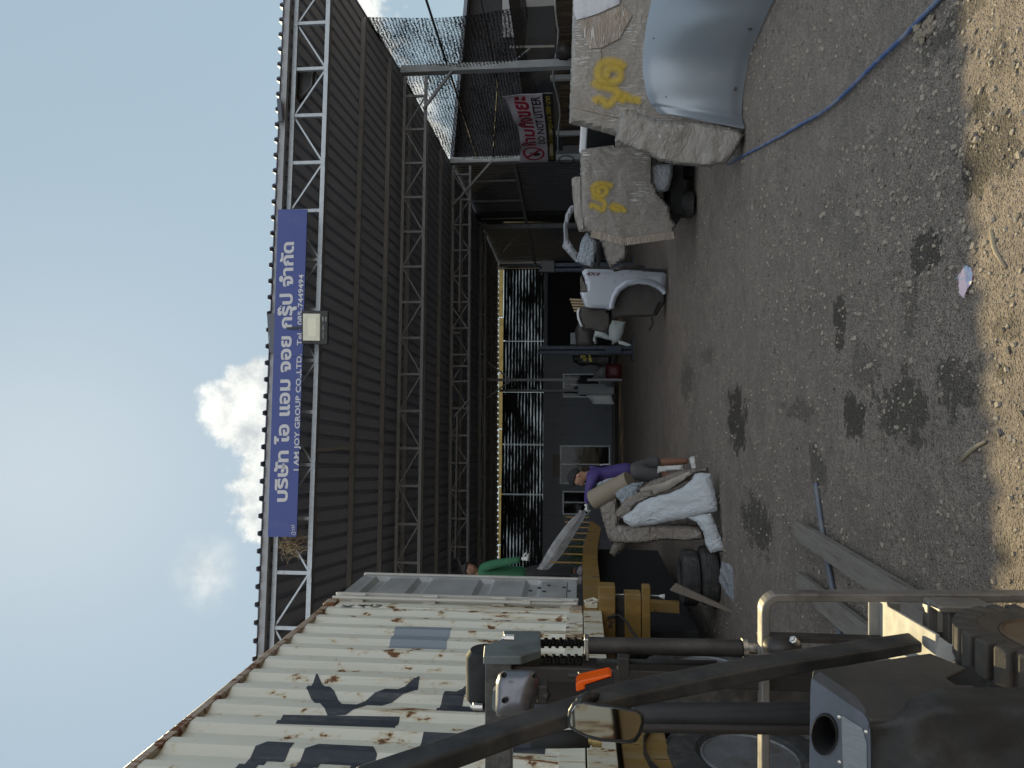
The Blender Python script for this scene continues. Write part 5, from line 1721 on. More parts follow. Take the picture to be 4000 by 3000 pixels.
for X, Y in ((2930, 115), (2867, 350), (2605, 378), (2554, 152)):
    best = min(((bonnet(i / 80, j / 50) - CAM).normalized() - ray(X, Y).normalized()).length * 1000 + 0 * i for i in range(81) for j in range(51))
    ij = min(((i, j) for i in range(81) for j in range(51)), key=lambda k: ((bonnet(k[0] / 80, k[1] / 50) - CAM).normalized() - ray(X, Y).normalized()).length)
    p = bonnet(ij[0] / 80, ij[1] / 50)
    nn = Vector((-.2, -.92, .33)).normalized()
    r_ = .016 if X > 2700 else .006
    mb = MB(); mb.lathe(p, nn, [(-.012, r_), (.003, r_ * 1.05), (.0045, r_ * .8), (.002, 0)], 12); mb.build('rubber_plug', m_rubber, bon)

# wrapped bumper in front
n2 = Vector((-.36, -.92, .12)).normalized(); q2 = at(2680, 560, 6.75)
bo = [(2434, 425), (2412, 488), (2402, 549), (2457, 576), (2543, 608), (2588, 632), (2643, 642), (2688, 646), (2756, 653), (2841, 638), (2878, 585), (2909, 529), (2887, 506), (2850, 492), (2733, 477), (2643, 475), (2575, 470), (2507, 445), (2475, 430)]
m_kraft = film_material('film_over_kraft_paper', (0.157, 0.140, 0.121), (0.213, 0.194, 0.173), .22, (1.5, 1.5, 2.5), coat=.9, crumple=.22)
o = pillow('wrapped_bumper', m_kraft, bo, q2, n2, .26, .018, .045, .020, 2.3, 5, None, jag=.006, creases=1.5)
tag(o, 'car bumper wrapped in brown paper and film standing on end left of the bonnet', 'wrapped bumper', 'wrapped parts on the right')

# second wrapped cab
cab2 = thing('wrapped_cab', 'wrapped vehicle cab with a jagged lower edge and yellow sprayed mark under the banner', 'vehicle cab', at(2700, 750, 9.2) * Vector((1, 1, 0)) if False else Vector((at(2700, 750, 9.2).x, 9.2, 0)), 'wrapped vehicle cabs')
n3 = Vector((-.18, -1, .05)).normalized(); q3 = at(2450, 750, 9.1)
c2 = [(2266, 588), (2269, 758), (2274, 853), (2290, 902), (2306, 912), (2416, 943), (2443, 944), (2636, 920), (2634, 896), (2641, 876), (2622, 852), (2615, 804), (2596, 784), (2568, 752), (2550, 700), (2548, 560), (2455, 570), (2330, 580)]
m_card3 = film_material('film_over_grey_card', (0.150, 0.134, 0.116), (0.194, 0.175, 0.154), .33, (5, 5, 1), crumple=.25)
pillow('wrapped_front', m_card3, c2, q3, n3, .20, .03, .035, .010, 2.4, 7, cab2, jag=.008, creases=1.2)
mb = MB(); a = at(2450, 760, 9.9); mb.box((a.x + .28, 10.0, .72), (1.05, 1.5, .62)); mb.build('wrapped_body', m_card2, cab2, bevel=.05, seg=3)
pillow('clear_film', m_clear, [(2522, 640), (2518, 752), (2572, 757), (2612, 745), (2627, 690), (2630, 640)], q3 - n3 * .01, n3, .12, .04, .05, .01, 4, 8, cab2)
mb = MB(); a = hit(2268, 490, q3, n3); b = hit(2268, 600, q3, n3); mb.bar(hit(2284, 470, q3, n3), hit(2276, 600, q3, n3), .09, .10, n3); mb.build('roof_edge', plain('white_roof_film', (.42, .43, .45), .35, coat=.6, bump=.3, bs=10), cab2, bevel=.02)
mb = MB(); mb.bar(hit(2288, 590, q3 + n3 * .02, n3), hit(2400, 575, q3 + n3 * .02, n3), .05, .05, n3); mb.build('window_pillar', m_card3, cab2, bevel=.01)
mb = MB(); mb.box((hit(2350, 540, q3, n3).x + .05, 9.35, 1.15), (.55, .05, .62)); mb.build('window', m_glass, cab2)
mb = MB()
for k in range(2):
    mb.bar(hit(2310 if k == 0 else 2440, 912 if k == 0 else 944, q3 + n3 * .09, n3), hit(2440 if k == 0 else 2634, 944 if k == 0 else 918, q3 + n3 * .09, n3), .10, .03, n3)
mb.build('card_edge', m_card2, cab2, bevel=.008)
spray('spray_mark', [[(2100 + x * .3165, 600 + y * .3165) for x, y in L] for L in (
    [(935, 412), (870, 385), (780, 370), (700, 392), (680, 450), (720, 508), (800, 518), (850, 470), (830, 422), (770, 420), (742, 462), (790, 482)],
    [(655, 525), (740, 550), (810, 590), (826, 640), (795, 692), (730, 662), (680, 640), (635, 672)],
    [(890, 692), (930, 642), (1000, 652), (1060, 695), (1085, 730)], [(905, 650), (960, 690), (1040, 690)])], q3 + n3 * .112, n3, .052, cab2)
# wheel and jack under it
p = at(2680, 800, 9.35)
mb = MB(); mb.lathe((p.x, 9.35, .125), UP, [(-.07, .10), (-.085, .13), (-.07, .17), (.07, .17), (.085, .13), (.07, .10)], 28)
tag(mb.build('tyre', m_rubber, smooth=True, angle=40), 'small black tyre lying flat under the wrapped cab', 'tyre')
mb = MB(); mb.box((p.x + .5, 9.6, .26), (1.3, .8, .16)); mb.box((p.x + .45, 9.5, .10), (.14, .14, .2)); tag(mb.build('support_stand', m_black, bevel=.01), 'dark support stand under the second wrapped cab', 'stand')
# ================================================================== stack of wrapped parts by the trailer
n_l = Vector((.10, -.93, .34)).normalized()
m_whitewrap = film_material('white_foam_wrap', (0.340, 0.365, 0.395), (0.425, 0.451, 0.476), .40, (3.4, 3.4, .9), streak=.6, coat=.9, crumple=.45)
m_brownwrap = film_material('film_over_brown_paper', (0.132, 0.109, 0.089), (0.178, 0.152, 0.129), .40, (1.5, 1.5, 3), coat=1, crumple=.6)
m_darkcard = film_material('dark_brown_card', (.10, .082, .066), (.14, .118, .095), .10, (2, 2, 2), coat=.3)
m_greyfilm = film_material('grey_plastic_film', (0.170, 0.200, 0.230), (0.230, 0.255, 0.289), .40, (2, 2, 3), coat=1)
G6 = 'wrapped car parts leaning on the trailer'
def part(name, mat, pts, d, thick, label, cat, step=.022, edge=.035, wr=.012, ws=4.5, seed=0, n=None, creases=1.0, jag=.004, group=G6):
    cx = sum(p[0] for p in pts) / len(pts); cy = sum(p[1] for p in pts) / len(pts)
    o = pillow(name, mat, pts, at(cx, cy, d), n or n_l, thick, step, edge, wr, ws, seed, None, jag=jag, creases=creases)
    return tag(o, label, cat, group)
part('wrapped_fender', m_whitewrap, [(2432, 2018), (2438, 2040), (2471, 2059), (2525, 2052), (2585, 2043), (2665, 2028), (2742, 2010), (2800, 1996), (2802, 1968), (2776, 1852), (2745, 1846), (2715, 1850), (2707, 1869), (2670, 1902), (2623, 1924), (2539, 1945), (2498, 1964), (2470, 1994)], 7.95, .10,
     'large white foam wrapped fender at the front of the leaning stack', 'wrapped fender', seed=11, wr=.009, edge=.09)
part('foam_wrapped_arch', m_whitewrap, [(2688, 2022), (2742, 2010), (2778, 2005), (2800, 2060), (2830, 2142), (2822, 2150), (2776, 2160), (2758, 2132), (2747, 2077), (2722, 2040)], 7.75, .09,
     'white wrapped leg shaped panel standing under the large white fender', 'wrapped panel', seed=12, wr=.010, edge=.07)
part('wrapped_bumper', m_brownwrap, [(2376, 2092), (2392, 2060), (2420, 2050), (2470, 2052), (2514, 2047), (2600, 2050), (2731, 2058), (2750, 2075), (2752, 2105), (2690, 2112), (2600, 2108), (2503, 2124), (2440, 2122), (2400, 2119)], 8.1, .16,
     'long brown wrapped bumper lying below the white fender', 'wrapped bumper', seed=13, wr=.014)
part('card_board', m_darkcard, [(2505, 2058), (2730, 2062), (2745, 2040), (2690, 2020), (2560, 2040)], 8.3, .12, 'dark brown card panel in the gap under the white fender', 'card panel', seed=14)
part('paper_wrapped_board', m_brownwrap, [(2343, 1984), (2350, 1978), (2405, 1947), (2413, 1985), (2421, 2029), (2412, 2070), (2398, 2110), (2386, 2124), (2372, 2090), (2352, 2020)], 8.55, .10,
     'pale brown wrapped panel leaning upright against the trailer beam', 'wrapped panel', seed=15)
part('film_bundle', m_greyfilm, [(2402, 1926), (2425, 1908), (2440, 1900), (2476, 1886), (2514, 1882), (2500, 1905), (2470, 1945), (2449, 1960), (2430, 1985), (2423, 1958), (2410, 1945)], 8.25, .06,
     'grey crumpled plastic film hanging over the leaning panels', 'plastic film', seed=16, wr=.016, ws=7)
part('film_wrapped_board', m_brownwrap, [(2405, 2004), (2440, 1950), (2497, 1920), (2545, 1915), (2560, 1935), (2520, 1955), (2490, 1968), (2455, 2010), (2432, 2026), (2412, 2020)], 8.2, .08,
     'brown film wrapped panel tucked between grey film and white fender', 'wrapped panel', seed=17)
part('paper_wrapped_board', m_brownwrap, [(2500, 1905), (2540, 1880), (2620, 1850), (2700, 1830), (2765, 1826), (2768, 1842), (2720, 1852), (2690, 1872), (2640, 1902), (2560, 1935), (2510, 1950)], 8.6, .12,
     'long brown wrapped panel slanting down to the floor behind the white fender', 'wrapped panel', seed=18)
part('paper_sheet', plain('kraft_paper', (.28, .25, .21), .7, var=.14, vs=8, bump=.3, bs=14), [(2497, 1910), (2520, 1902), (2590, 1885), (2690, 1842), (2700, 1850), (2620, 1908), (2545, 1938), (2510, 1950)], 8.42, .02,
     'torn pale kraft paper sheet folded over the slanting brown panel', 'paper sheet', seed=19, wr=.02, ws=6)
part('wrapped_slab', plain('white_slab_wrap', (.36, .355, .34), .5, var=.12, vs=7, coat=.4, bump=.3, bs=10), [(2570, 1822), (2620, 1818), (2666, 1816), (2668, 1834), (2625, 1838), (2568, 1848)], 8.75, .05,
     'short pale wrapped strip beside the legs of the man in purple', 'wrapped strip', seed=20, edge=.02)
part('card_flap', m_darkcard, [(2400, 2110), (2440, 2120), (2435, 2145), (2400, 2175), (2380, 2160)], 8.4, .05, 'dark torn card flap hanging beneath the brown wrapped bumper', 'card flap', seed=21)
# cardboard roll
p0_, p1_ = at(2318, 1953, 8.9), at(2445, 1886, 8.7)
mb = MB()
axr = (p1_ - p0_).normalized()
mb.lathe(p0_, axr, [(.0, .10), (-.004, .118), (0, .124), ((p1_ - p0_).length, .120), ((p1_ - p0_).length + .06, .118), ((p1_ - p0_).length + .06, 0)], 32)
mb.lathe(p0_, axr, [(.0, .10), (.06, .095), (.06, 0)], 32)
tag(mb.build('cardboard_roll', plain('plain_cardboard', (.20, .168, .125), .8, var=.10, vs=5), smooth=True, angle=40), 'tan cardboard roll lying on top of the wrapped stack', 'cardboard roll')
o = pillow('film_bundle', m_clear, [(2327, 1908), (2340, 1882), (2380, 1868), (2430, 1862), (2425, 1872), (2380, 1884), (2345, 1902)], at(2370, 1885, 8.95), n_l, .06, .025, .03, .014, 9, 22, None, jag=.006)
tag(o, 'bunched clear plastic film resting on the cardboard roll', 'plastic film', G6)

# the film carried between the two men
def sheet_material():
    t = NT('milky_plastic_sheet')
    tr = t.N.new('ShaderNodeBsdfTransparent'); tl = t.N.new('ShaderNodeBsdfTranslucent'); tl.inputs[0].default_value = (.75, .75, .76, 1)
    st_ = t.noise(1, 5, .6, t.map((6, 6, 6), rot=(0, .9, 0)))
    t.P(col=t.mix(st_, (.30, .30, .31), (.44, .44, .45)), rough=.35, coat=.6, normal=t.bump(st_, .4, .02))
    m1 = t.N.new('ShaderNodeMixShader'); m1.inputs[0].default_value = .35
    t.L.new(t.b.outputs[0], m1.inputs[1]); t.L.new(tl.outputs[0], m1.inputs[2])
    m2 = t.N.new('ShaderNodeMixShader'); t.set(m2.inputs[0], t.ramp(st_, .3, .7, .45, .12))
    t.L.new(m1.outputs[0], m2.inputs[1]); t.L.new(tr.outputs[0], m2.inputs[2]); t.L.new(m2.outputs[0], t.out.inputs[0])
    return t.m
mb = MB()
edge_a = [(2284, 1990), (2287, 2012), (2262, 2058), (2213, 2140), (2168, 2200), (2146, 2222)]
edge_b = [(2262, 1992), (2250, 2010), (2212, 2050), (2174, 2100), (2130, 2166), (2098, 2222)]
da = [9.35, 9.38, 9.45, 9.55, 9.65, 9.72]
A3 = [at(X, Y, d) for (X, Y), d in zip(edge_a, da)]; B3 = [at(X, Y, d - .12) for (X, Y), d in zip(edge_b, da)]
def fn(u, v):
    a = curve(A3, u); b = curve(B3, u)
    return a + (b - a) * v + Vector((0, -.06, -.01)) * sin(pi * v) + Vector((.006, .012, .006)) * noise.noise(Vector((u * 4, v * 9, 3)))
mb.grid(fn, 40, 14)
tag(mb.build('plastic_sheet', sheet_material(), smooth=True), 'milky plastic sheet held between the man in purple and the man in green', 'plastic sheet')

# ================================================================== people
m_skin = plain('skin', (.36, .20, .13), .55, var=.08, vs=20)
m_skin_d = plain('tanned_skin', (.20, .098, .060), .6, var=.12, vs=12)
m_hair = plain('black_hair', (.010, .009, .009), .85, var=.3, vs=40, bump=.6, bs=90)
m_glove = plain('knit_glove', (.50, .49, .47), .85, var=.18, vs=40, bump=.4, bs=120, dirt=(.25, .24, .22), dirtamt=.4)
def skin_mesh(name, chains, mats, parent, level=2, matfn=None):
    """one continuous skinned surface from joint chains [(p, radius or (rx, ry)), ...]; chains share joints by position"""
    root = parent
    o = Vector(root.location)
    verts = []; edges = []; rad = []
    idx = {}
    def vid(p, r):
        k = tuple(round(c, 4) for c in p)
        if k not in idx:
            idx[k] = len(verts); verts.append(Vector(p) - o); rad.append(r)
        return idx[k]
    for ch in chains:
        ids = [vid(p, r) for p, r in ch]
        edges += list(zip(ids, ids[1:]))
    me = bpy.data.meshes.new(name)
    me.from_pydata([tuple(v) for v in verts], edges, [])
    ob = bpy.data.objects.new(name, me)
    COL.objects.link(ob)
    sk = ob.modifiers.new('skin', 'SKIN')
    sk.use_smooth_shade = True; sk.branch_smoothing = .6
    lay = me.skin_vertices[0] if me.skin_vertices else None
    for i, r in enumerate(rad):
        d = lay.data[i]
        d.radius = r if isinstance(r, tuple) else (r, r)
        d.use_root = (i == 0)
    sb = ob.modifiers.new('sub', 'SUBSURF'); sb.levels = level; sb.render_levels = level
    dg = bpy.context.evaluated_depsgraph_get()
    m2 = bpy.data.meshes.new_from_object(ob.evaluated_get(dg))
    bpy.data.objects.remove(ob); bpy.data.meshes.remove(me)
    m2.name = name
    m2.materials.clear()
    for m in (mats if isinstance(mats, list) else [mats]): m2.materials.append(m)
    for p in m2.polygons:
        p.use_smooth = True
        if matfn: p.material_index = matfn(p.center + o)
    ob = bpy.data.objects.new(name, m2)
    COL.objects.link(ob)
    ob.parent = parent
    return ob
def hand(name, wrist, dirv, palmn, size, mat, parent, curl=.5, spread=.10, grip=None):
    """palm and five bent fingers as skinned chains; dirv = along the fingers, palmn = out of the palm"""
    d = Vector(dirv).normalized(); n = Vector(palmn).normalized()
    n = (n - d * n.dot(d)).normalized(); s = d.cross(n)
    k = size / .19
    W = Vector(wrist)
    chains = [[(W, (.024 * k, .019 * k)), (W + d * .045 * k, (.034 * k, .016 * k)), (W + d * .085 * k, (.036 * k, .014 * k))]]
    palm_end = W + d * .085 * k
    for i, (off, ln) in enumerate(((-.030, .068), (-.010, .078), (.011, .073), (.030, .056))):
        b = W + d * .075 * k + s * off * k * .9
        q = [(b, .0095 * k)]
        ang = 0; p = W + d * .095 * k + s * off * k
        q.append((p, .0095 * k))
        for j, f in enumerate((.42, .33, .25)):
            ang += curl * (1.0 + .15 * i) * (.7 if j == 0 else 1)
            dv = d * cos(ang) + n * sin(ang) + s * spread * (i - 1.5) * .35
            p = p + dv.normalized() * ln * f * k
            q.append((p, (.0088 - .001 * j) * k))
        chains.append([(palm_end, (.036 * k, .014 * k))] + q[1:])
    tb = W + d * .030 * k - s * .024 * k
    t1 = tb + (d * .55 - s * .65 + n * .35).normalized() * .035 * k
    t2 = t1 + (d * .75 - s * .15 + n * .6).normalized() * .032 * k
    t3 = t2 + (d * .6 + s * .15 + n * .75).normalized() * .024 * k
    chains.append([(W + d * .045 * k, (.034 * k, .016 * k)), (tb, .014 * k), (t1, .0115 * k), (t2, .010 * k), (t3, .008 * k)])
    return skin_mesh(name, chains, mat, parent, 2)
def head(parent, c, face, upv, size, skin, hair=True, haircap=None, hat=None):
    """a sculpted head: c = centre, face = direction the nose points"""
    f = Vector(face).normalized(); u = Vector(upv); u = (u - f * u.dot(f)).normalized(); s = f.cross(u)
    k = size / .23
    c = Vector(c)
    N1, N2 = 40, 30
    vs = []
    def shape(th, ph):
        # th from the crown down, ph = 0 at the face
        x = sin(th) * cos(ph); y = sin(th) * sin(ph); z = cos(th)
        rx, ry, rz = .098, .076, .118
        p = Vector((x * rx, y * ry, z * rz))
        low = smoothstep(.1, -.9, z)
        p.y *= 1 - .38 * low
        p.x *= 1 - (.10 if x > 0 else .32) * low
        if z < -.2: p.x += .012 * low
        front = max(0, cos(ph)) ** 2 * sin(th)
        yy = p.y
        g = lambda a, w: exp(-(a / w) ** 2)
        nose = g(p.z + .022, .020) * g(yy, .011) * .026 + g(p.z + .006, .020) * g(yy, .008) * .013
        brow = g(p.z - .022, .010) * g(abs(yy) - .026, .024) * .006
        eye = g(p.z - .006, .011) * g(abs(yy) - .031, .014) * -.010
        lip = (g(p.z + .056, .0055) + g(p.z + .067, .0060)) * g(yy, .021) * .0070
        mid = g(p.z + .0615, .0022) * g(yy, .020) * -.004
        chin = g(p.z + .092, .015) * g(yy, .022) * .010
        cheek = g(p.z + .024, .024) * g(abs(yy) - .042, .018) * .004
        p.x += front * (nose + brow + eye + lip + mid + chin + cheek)
        return c + (f * p.x + s * p.y + u * p.z) * k
    for j in range(N2 + 1):
        for i in range(N1): vs.append(shape(pi * j / N2, 2 * pi * i / N1))
    fs = [(j * N1 + i, (j + 1) * N1 + i, (j + 1) * N1 + (i + 1) % N1, j * N1 + (i + 1) % N1) for j in range(N2) for i in range(N1)]
    mb = MB(); mb.add(vs, fs)
    for sg in (-1, 1):          # ears
        e = c + (f * -.008 + s * sg * .076 + u * -.008) * k
        mb.blob(e, (.020 * k, .009 * k, .032 * k), (f, s, u), 12, 8)
        mb.blob(e + s * sg * .005 * k + f * .004 * k, (.010 * k, .006 * k, .018 * k), (f, s, u), 10, 6)
    hd = mb.build('head', skin, parent, smooth=True, merge=False)
    mb = MB()
    for sg in (-1, 1):
        e = c + (f * .080 + s * sg * .031 + u * .006) * k
        mb.blob(e, (.006 * k, .011 * k, .0045 * k), (f, s, u), 10, 6)
    mb.build('eyes', plain('dark_eye', (.02, .015, .012), .2), hd, smooth=True)
    mb = MB()
    for sg in (-1, 1):
        for q in range(5):
            e = c + (f * (.087 - .004 * q) + s * sg * (.016 + .008 * q) + u * (.021 + .002 * (2 - abs(q - 2)))) * k
            mb.blob(e, (.004 * k, .006 * k, .003 * k), (f, s, u), 8, 5)
    mb.build('eyebrows', m_hair, hd, smooth=True)
    if hair:
        mb = MB(); vs = []; fs = []
        M1, M2 = 40, 18
        rows = []
        for j in range(M2 + 1):
            for i in range(M1):
                ph = 2 * pi * i / M1
                # hairline: low at the back and sides, high over the forehead
                fr = cos(ph)
                thmax = 1.05 if fr > .55 else (1.05 + (1 - (fr + .2) / .75) * .55 if fr > -.2 else 1.60 + .45 * min(1, (-.2 - fr) / .5))
                th = thmax * j / M2
                p = shape(th, ph)
                out_ = (p - c).normalized()
                t_ = .016 + .010 * noise.noise(p * 26) + (.010 if fr > .3 and th > .7 else 0)
                t_ *= (1 if j < M2 else .25)
                vs.append(p + out_ * t_ * k)
        for j in range(M2):
            for i in range(M1): fs.append((j * M1 + i, (j + 1) * M1 + i, (j + 1) * M1 + (i + 1) % M1, j * M1 + (i + 1) % M1))
        mb.add(vs, fs)
        mb.build('hair', m_hair, hd, smooth=True)
    return hd, f, s, u, k

# --- man in purple, turned to the left, arm stretched out with the sheet
dp_ = 9.25
def pp(X, Y, dd=0.0): return at(X, Y, dp_ + dd)
foot_z = 0.0
mp_root = thing('person', 'person in purple shirt and grey shorts reaching out to hold the plastic sheet', 'person', Vector((pp(2600, 1860).x, dp_, 0)))
pelvis = pp(2475, 1832, .05)
waist = pp(2425, 1842, .05); chest = pp(2350, 1856, .03); neckb = pp(2296, 1856, .0)
shF = pp(2312, 1872, -.14); shB = pp(2316, 1842, .15)
hipF = pp(2490, 1852, -.08); hipB = pp(2490, 1824, .12)
# lower body: the right leg straight, the left one forward
kneeB = pp(2590, 1808, .14); ankB = pp(2682, 1800, .16)
kneeF = pp(2592, 1862, -.05); ankF = pp(2690, 1868, -.04)
ankB.z = .085; ankF.z = .085
headc = pp(2256, 1862, .0)
skin_mesh('body', [[(pelvis, .075), (waist, .075), (chest, .085), (neckb, (.055, .055)), (neckb + (headc - neckb) * .55, (.050, .050))],
                   [(pelvis, .075), (hipB, .07), (kneeB, .060), (kneeB + (ankB - kneeB) * .35, .056), (ankB, .040)],
                   [(pelvis, .075), (hipF, .07), (kneeF, .060), (kneeF + (ankF - kneeF) * .35, .056), (ankF, .040)]], m_skin_d, mp_root)
elb = pp(2300, 1915, -.12); wri = pp(2293, 1966, -.06)
elb2 = pp(2395, 1862, .26); wri2 = pp(2440, 1890, .18)
m_purple = plain('purple_jersey', (.042, .026, .135), .75, var=.22, vs=14, bump=.5, bs=16)
m_short = plain('grey_shorts_cloth', (.058, .056, .055), .85, var=.25, vs=12, bump=.5, bs=18)
skin_mesh('shirt', [[(pp(2480, 1834, .05), (.150, .122)), (waist, (.142, .108)), (pp(2385, 1850, .04), (.148, .115)), (chest, (.155, .115)), (pp(2312, 1858, .01), (.120, .085)), (neckb + (headc - neckb) * .12, (.062, .062))],
                    [(pp(2312, 1858, .01), (.120, .085)), (shF, .085), (pp(2306, 1893, -.13), .066), (elb, .058), (pp(2296, 1942, -.09), .048), (wri, .040)],
                    [(pp(2312, 1858, .01), (.120, .085)), (shB, .085), (pp(2352, 1846, .24), .066), (elb2, .056), (wri2, .040)]], m_purple, mp_root)
skin_mesh('shorts', [[(pp(2445, 1834, .05), (.138, .110)), (pp(2480, 1834, .05), (.145, .118))],
                     [(pp(2480, 1834, .05), (.145, .118)), (hipB + Vector((0, 0, -.05)), .112), (kneeB + (hipB - kneeB) * .35, .105), (kneeB + (hipB - kneeB) * .06, .102)],
                     [(pp(2480, 1834, .05), (.145, .118)), (hipF + Vector((0, 0, -.05)), .112), (kneeF + (hipF - kneeF) * .35, .105), (kneeF + (hipF - kneeF) * .06, .102)]], m_short, mp_root)
hand('glove', wri, (pp(2290, 2000, -.02) - wri), (.2, .5, -.6), .19, m_glove, mp_root, curl=.75)
hand('glove', wri2, Vector((-.3, -.3, -.9)), (-.4, -.6, .1), .19, m_glove, mp_root, curl=.5)
hd, f_, s_, u_, k_ = head(mp_root, headc, (-.92, -.18, -.36), (-.30, 0, 1), .235, m_skin)
for a in (ankB, ankF):                              # white sandal shoes
    mb = MB()
    fd = Vector((-.85, -.5, 0)).normalized(); sd = Vector((-fd.y, fd.x, 0))
    def fn(u, v, a=a, fd=fd, sd=sd):
        th = 2 * pi * u; t_ = v
        w = .048 * (1 - .35 * (2 * t_ - .9) ** 2) * sqrt(max(.02, 1 - (2 * t_ - 1) ** 6))
        h = .075 * (1 - .55 * t_) * sqrt(max(.02, 1 - (2 * t_ - 1) ** 6))
        z = .012 + h * max(0, sin(th)) - .011 * max(0, -sin(th))
        return Vector((a.x, a.y, 0)) + fd * (-.07 + .25 * t_) + sd * w * cos(th) + UP * z
    mb.grid(fn, 20, 16)
    mb.build('shoe', plain('worn_white_shoe', (.50, .48, .46), .6, var=.2, vs=20, dirt=(.12, .10, .09), dirtamt=.5), mp_root, smooth=True)
# pale print on the back of the shirt
mb = MB()
for k in range(6):
    p = pp(2346 + k * 6.5, 1816 - k * .6, -.02 + .01 * k)
    mb.blob(p + Vector((.006, -.07, 0)), (.010, .012, .009), nu=8, nv=6)
mb.build('shirt_print', plain('pale_print', (.40, .38, .48), .8), mp_root, smooth=True)

# --- man in green on the trailer deck, half hidden by the container door
dg_ = 9.9
def gp(X, Y, dd=0.0): return at(X, Y, dg_ + dd)
base = gp(2262, 2242)
mg_root = thing('person', 'person in green shirt and black trousers standing on the trailer behind the container door', 'person', Vector((base.x, dg_, 1.44)))
gpel = gp(2062, 2240); gw = gp(2010, 2240); gch = gp(1925, 2234); gnk = gp(1868, 2236)
gsR = gp(1885, 2218, -.10); gsL = gp(1888, 2268, .12)
gel = gp(1945, 2200, -.16); gwr = gp(2035, 2185, -.22)
gh = gp(1838, 2226, -.02)
skin_mesh('body', [[(gpel, .07), (gw, .07), (gch, .08), (gnk, (.055, .055)), (gnk + (gh - gnk) * .5, (.052, .052))],
                   [(gpel, .07), (gp(2085, 2228, -.05), .06), (gp(2165, 2226, -.05), .058), (gp(2250, 2232, 0), .042)],
                   [(gpel, .07), (gp(2085, 2262, .08), .06), (gp(2165, 2264, .08), .058), (gp(2250, 2268, .1), .042)]], m_skin_d, mg_root)
m_green = plain('green_jersey', (.018, .105, .048), .8, var=.25, vs=12, bump=.5, bs=16)
skin_mesh('shirt', [[(gp(2068, 2240), (.134, .110)), (gw, (.130, .102)), (gp(1965, 2238), (.140, .108)), (gch, (.150, .110)), (gp(1886, 2238), (.115, .085)), (gnk + (gh - gnk) * .1, (.06, .06))],
                    [(gp(1886, 2238), (.115, .085)), (gsR, .082), (gp(1912, 2208, -.14), .066), (gel, .060), (gp(1995, 2192, -.2), .052), (gwr, .042)],
                    [(gp(1886, 2238), (.115, .085)), (gsL, .082), (gp(1945, 2290, .18), .062), (gp(2000, 2296, .2), .055), (gp(2060, 2282, .1), .042)]], m_green, mg_root)
m_trous = plain('black_trousers', (.014, .014, .016), .85, var=.3, bump=.4, bs=14)
skin_mesh('trousers', [[(gp(2036, 2240), (.120, .098)), (gp(2075, 2242), (.128, .108))],
                       [(gp(2075, 2242), (.128, .108)), (gp(2100, 2228, -.05), .10), (gp(2165, 2226, -.05), .078), (gp(2245, 2232, 0), .066)],
                       [(gp(2075, 2242), (.128, .108)), (gp(2100, 2262, .08), .10), (gp(2165, 2264, .08), .078), (gp(2245, 2268, .1), .066)]], m_trous, mg_root)
hand('glove', gwr, (gp(2075, 2178, -.26) - gwr), (.5, -.5, .2), .20, m_glove, mg_root, curl=.8)
hand('glove', gp(2060, 2282, .1), (.3, -.2, -.9), (.5, -.4, 0), .19, m_glove, mg_root, curl=.8)
head(mg_root, gh, (.55, -.75, -.30), (.1, 0, 1), .235, m_skin_d)
for Y, dd in ((2232, 0), (2268, .1)):
    a = gp(2250, Y, dd)
    mb = MB()
    fd = Vector((.5, -.85, 0)).normalized(); sd = Vector((-fd.y, fd.x, 0))
    def fn(u, v, a=a, fd=fd, sd=sd):
        th = 2 * pi * u; t_ = v
        e = sqrt(max(.02, 1 - (2 * t_ - 1) ** 6))
        return Vector((a.x, a.y, 1.442)) + fd * (-.08 + .26 * t_) + sd * .046 * e * cos(th) + UP * (.012 + .085 * (1 - .5 * t_) * e * max(0, sin(th)) - .011 * max(0, -sin(th)))
    mb.grid(fn, 18, 14)
    mb.build('shoe', plain('grey_shoe', (.12, .115, .12), .7, var=.2), mg_root, smooth=True)
# ================================================================== sign, lamps and nest on the front truss
DS = -.26
sp_ = S(0, DS, 0)
def sg(X, Y, dd=0.0): return hit(X, Y, S(0, DS + dd, 0), DV)
TLs, TRs, BRs, BLs = sg(1046, 2097), sg(1086, 818), sg(1200, 817), sg(1158, 2097)
t = NT('blue_sign_vinyl')
n_ = t.noise(1.5, 5, .6, t.map((1, 1, 3)))
cb = t.mix(n_, (.016, .034, .165), (.022, .044, .20))
cb = t.mix(t.ramp(t.noise(2.2, 7, .7, t.map((2, 2, .6), loc=(1, 5, 2))), .55, .78, 0, .35), cb, (.085, .095, .22))
t.P(col=cb, rough=.45)
m_sign = t.m
m_signw = plain('sign_letters', (.44, .44, .46), .5, var=.06)
sign = thing('company_sign', 'long blue company sign with pale Thai and English lettering under the roof edge', 'sign', (TLs + TRs + BRs + BLs) / 4)
ex = ((TRs - TLs) + (BRs - BLs)).normalized(); ey = ((TLs - BLs) + (TRs - BRs)).normalized(); ez = ex.cross(ey).normalized()
if ez.dot(CAM - TLs) < 0: ez = -ez
mb = MB()
mid_t = TLs + (TRs - TLs) * .535; mid_b = BLs + (BRs - BLs) * .535
mb.prism([BLs, mid_b - ex * .002, mid_t - ex * .002, TLs], -ez * .02); mb.build('sign_board', m_sign, sign)
mb = MB(); mb.prism([mid_b + ex * .002, BRs, TRs, mid_t + ex * .002], -ez * .02); mb.build('sign_board', m_sign, sign)
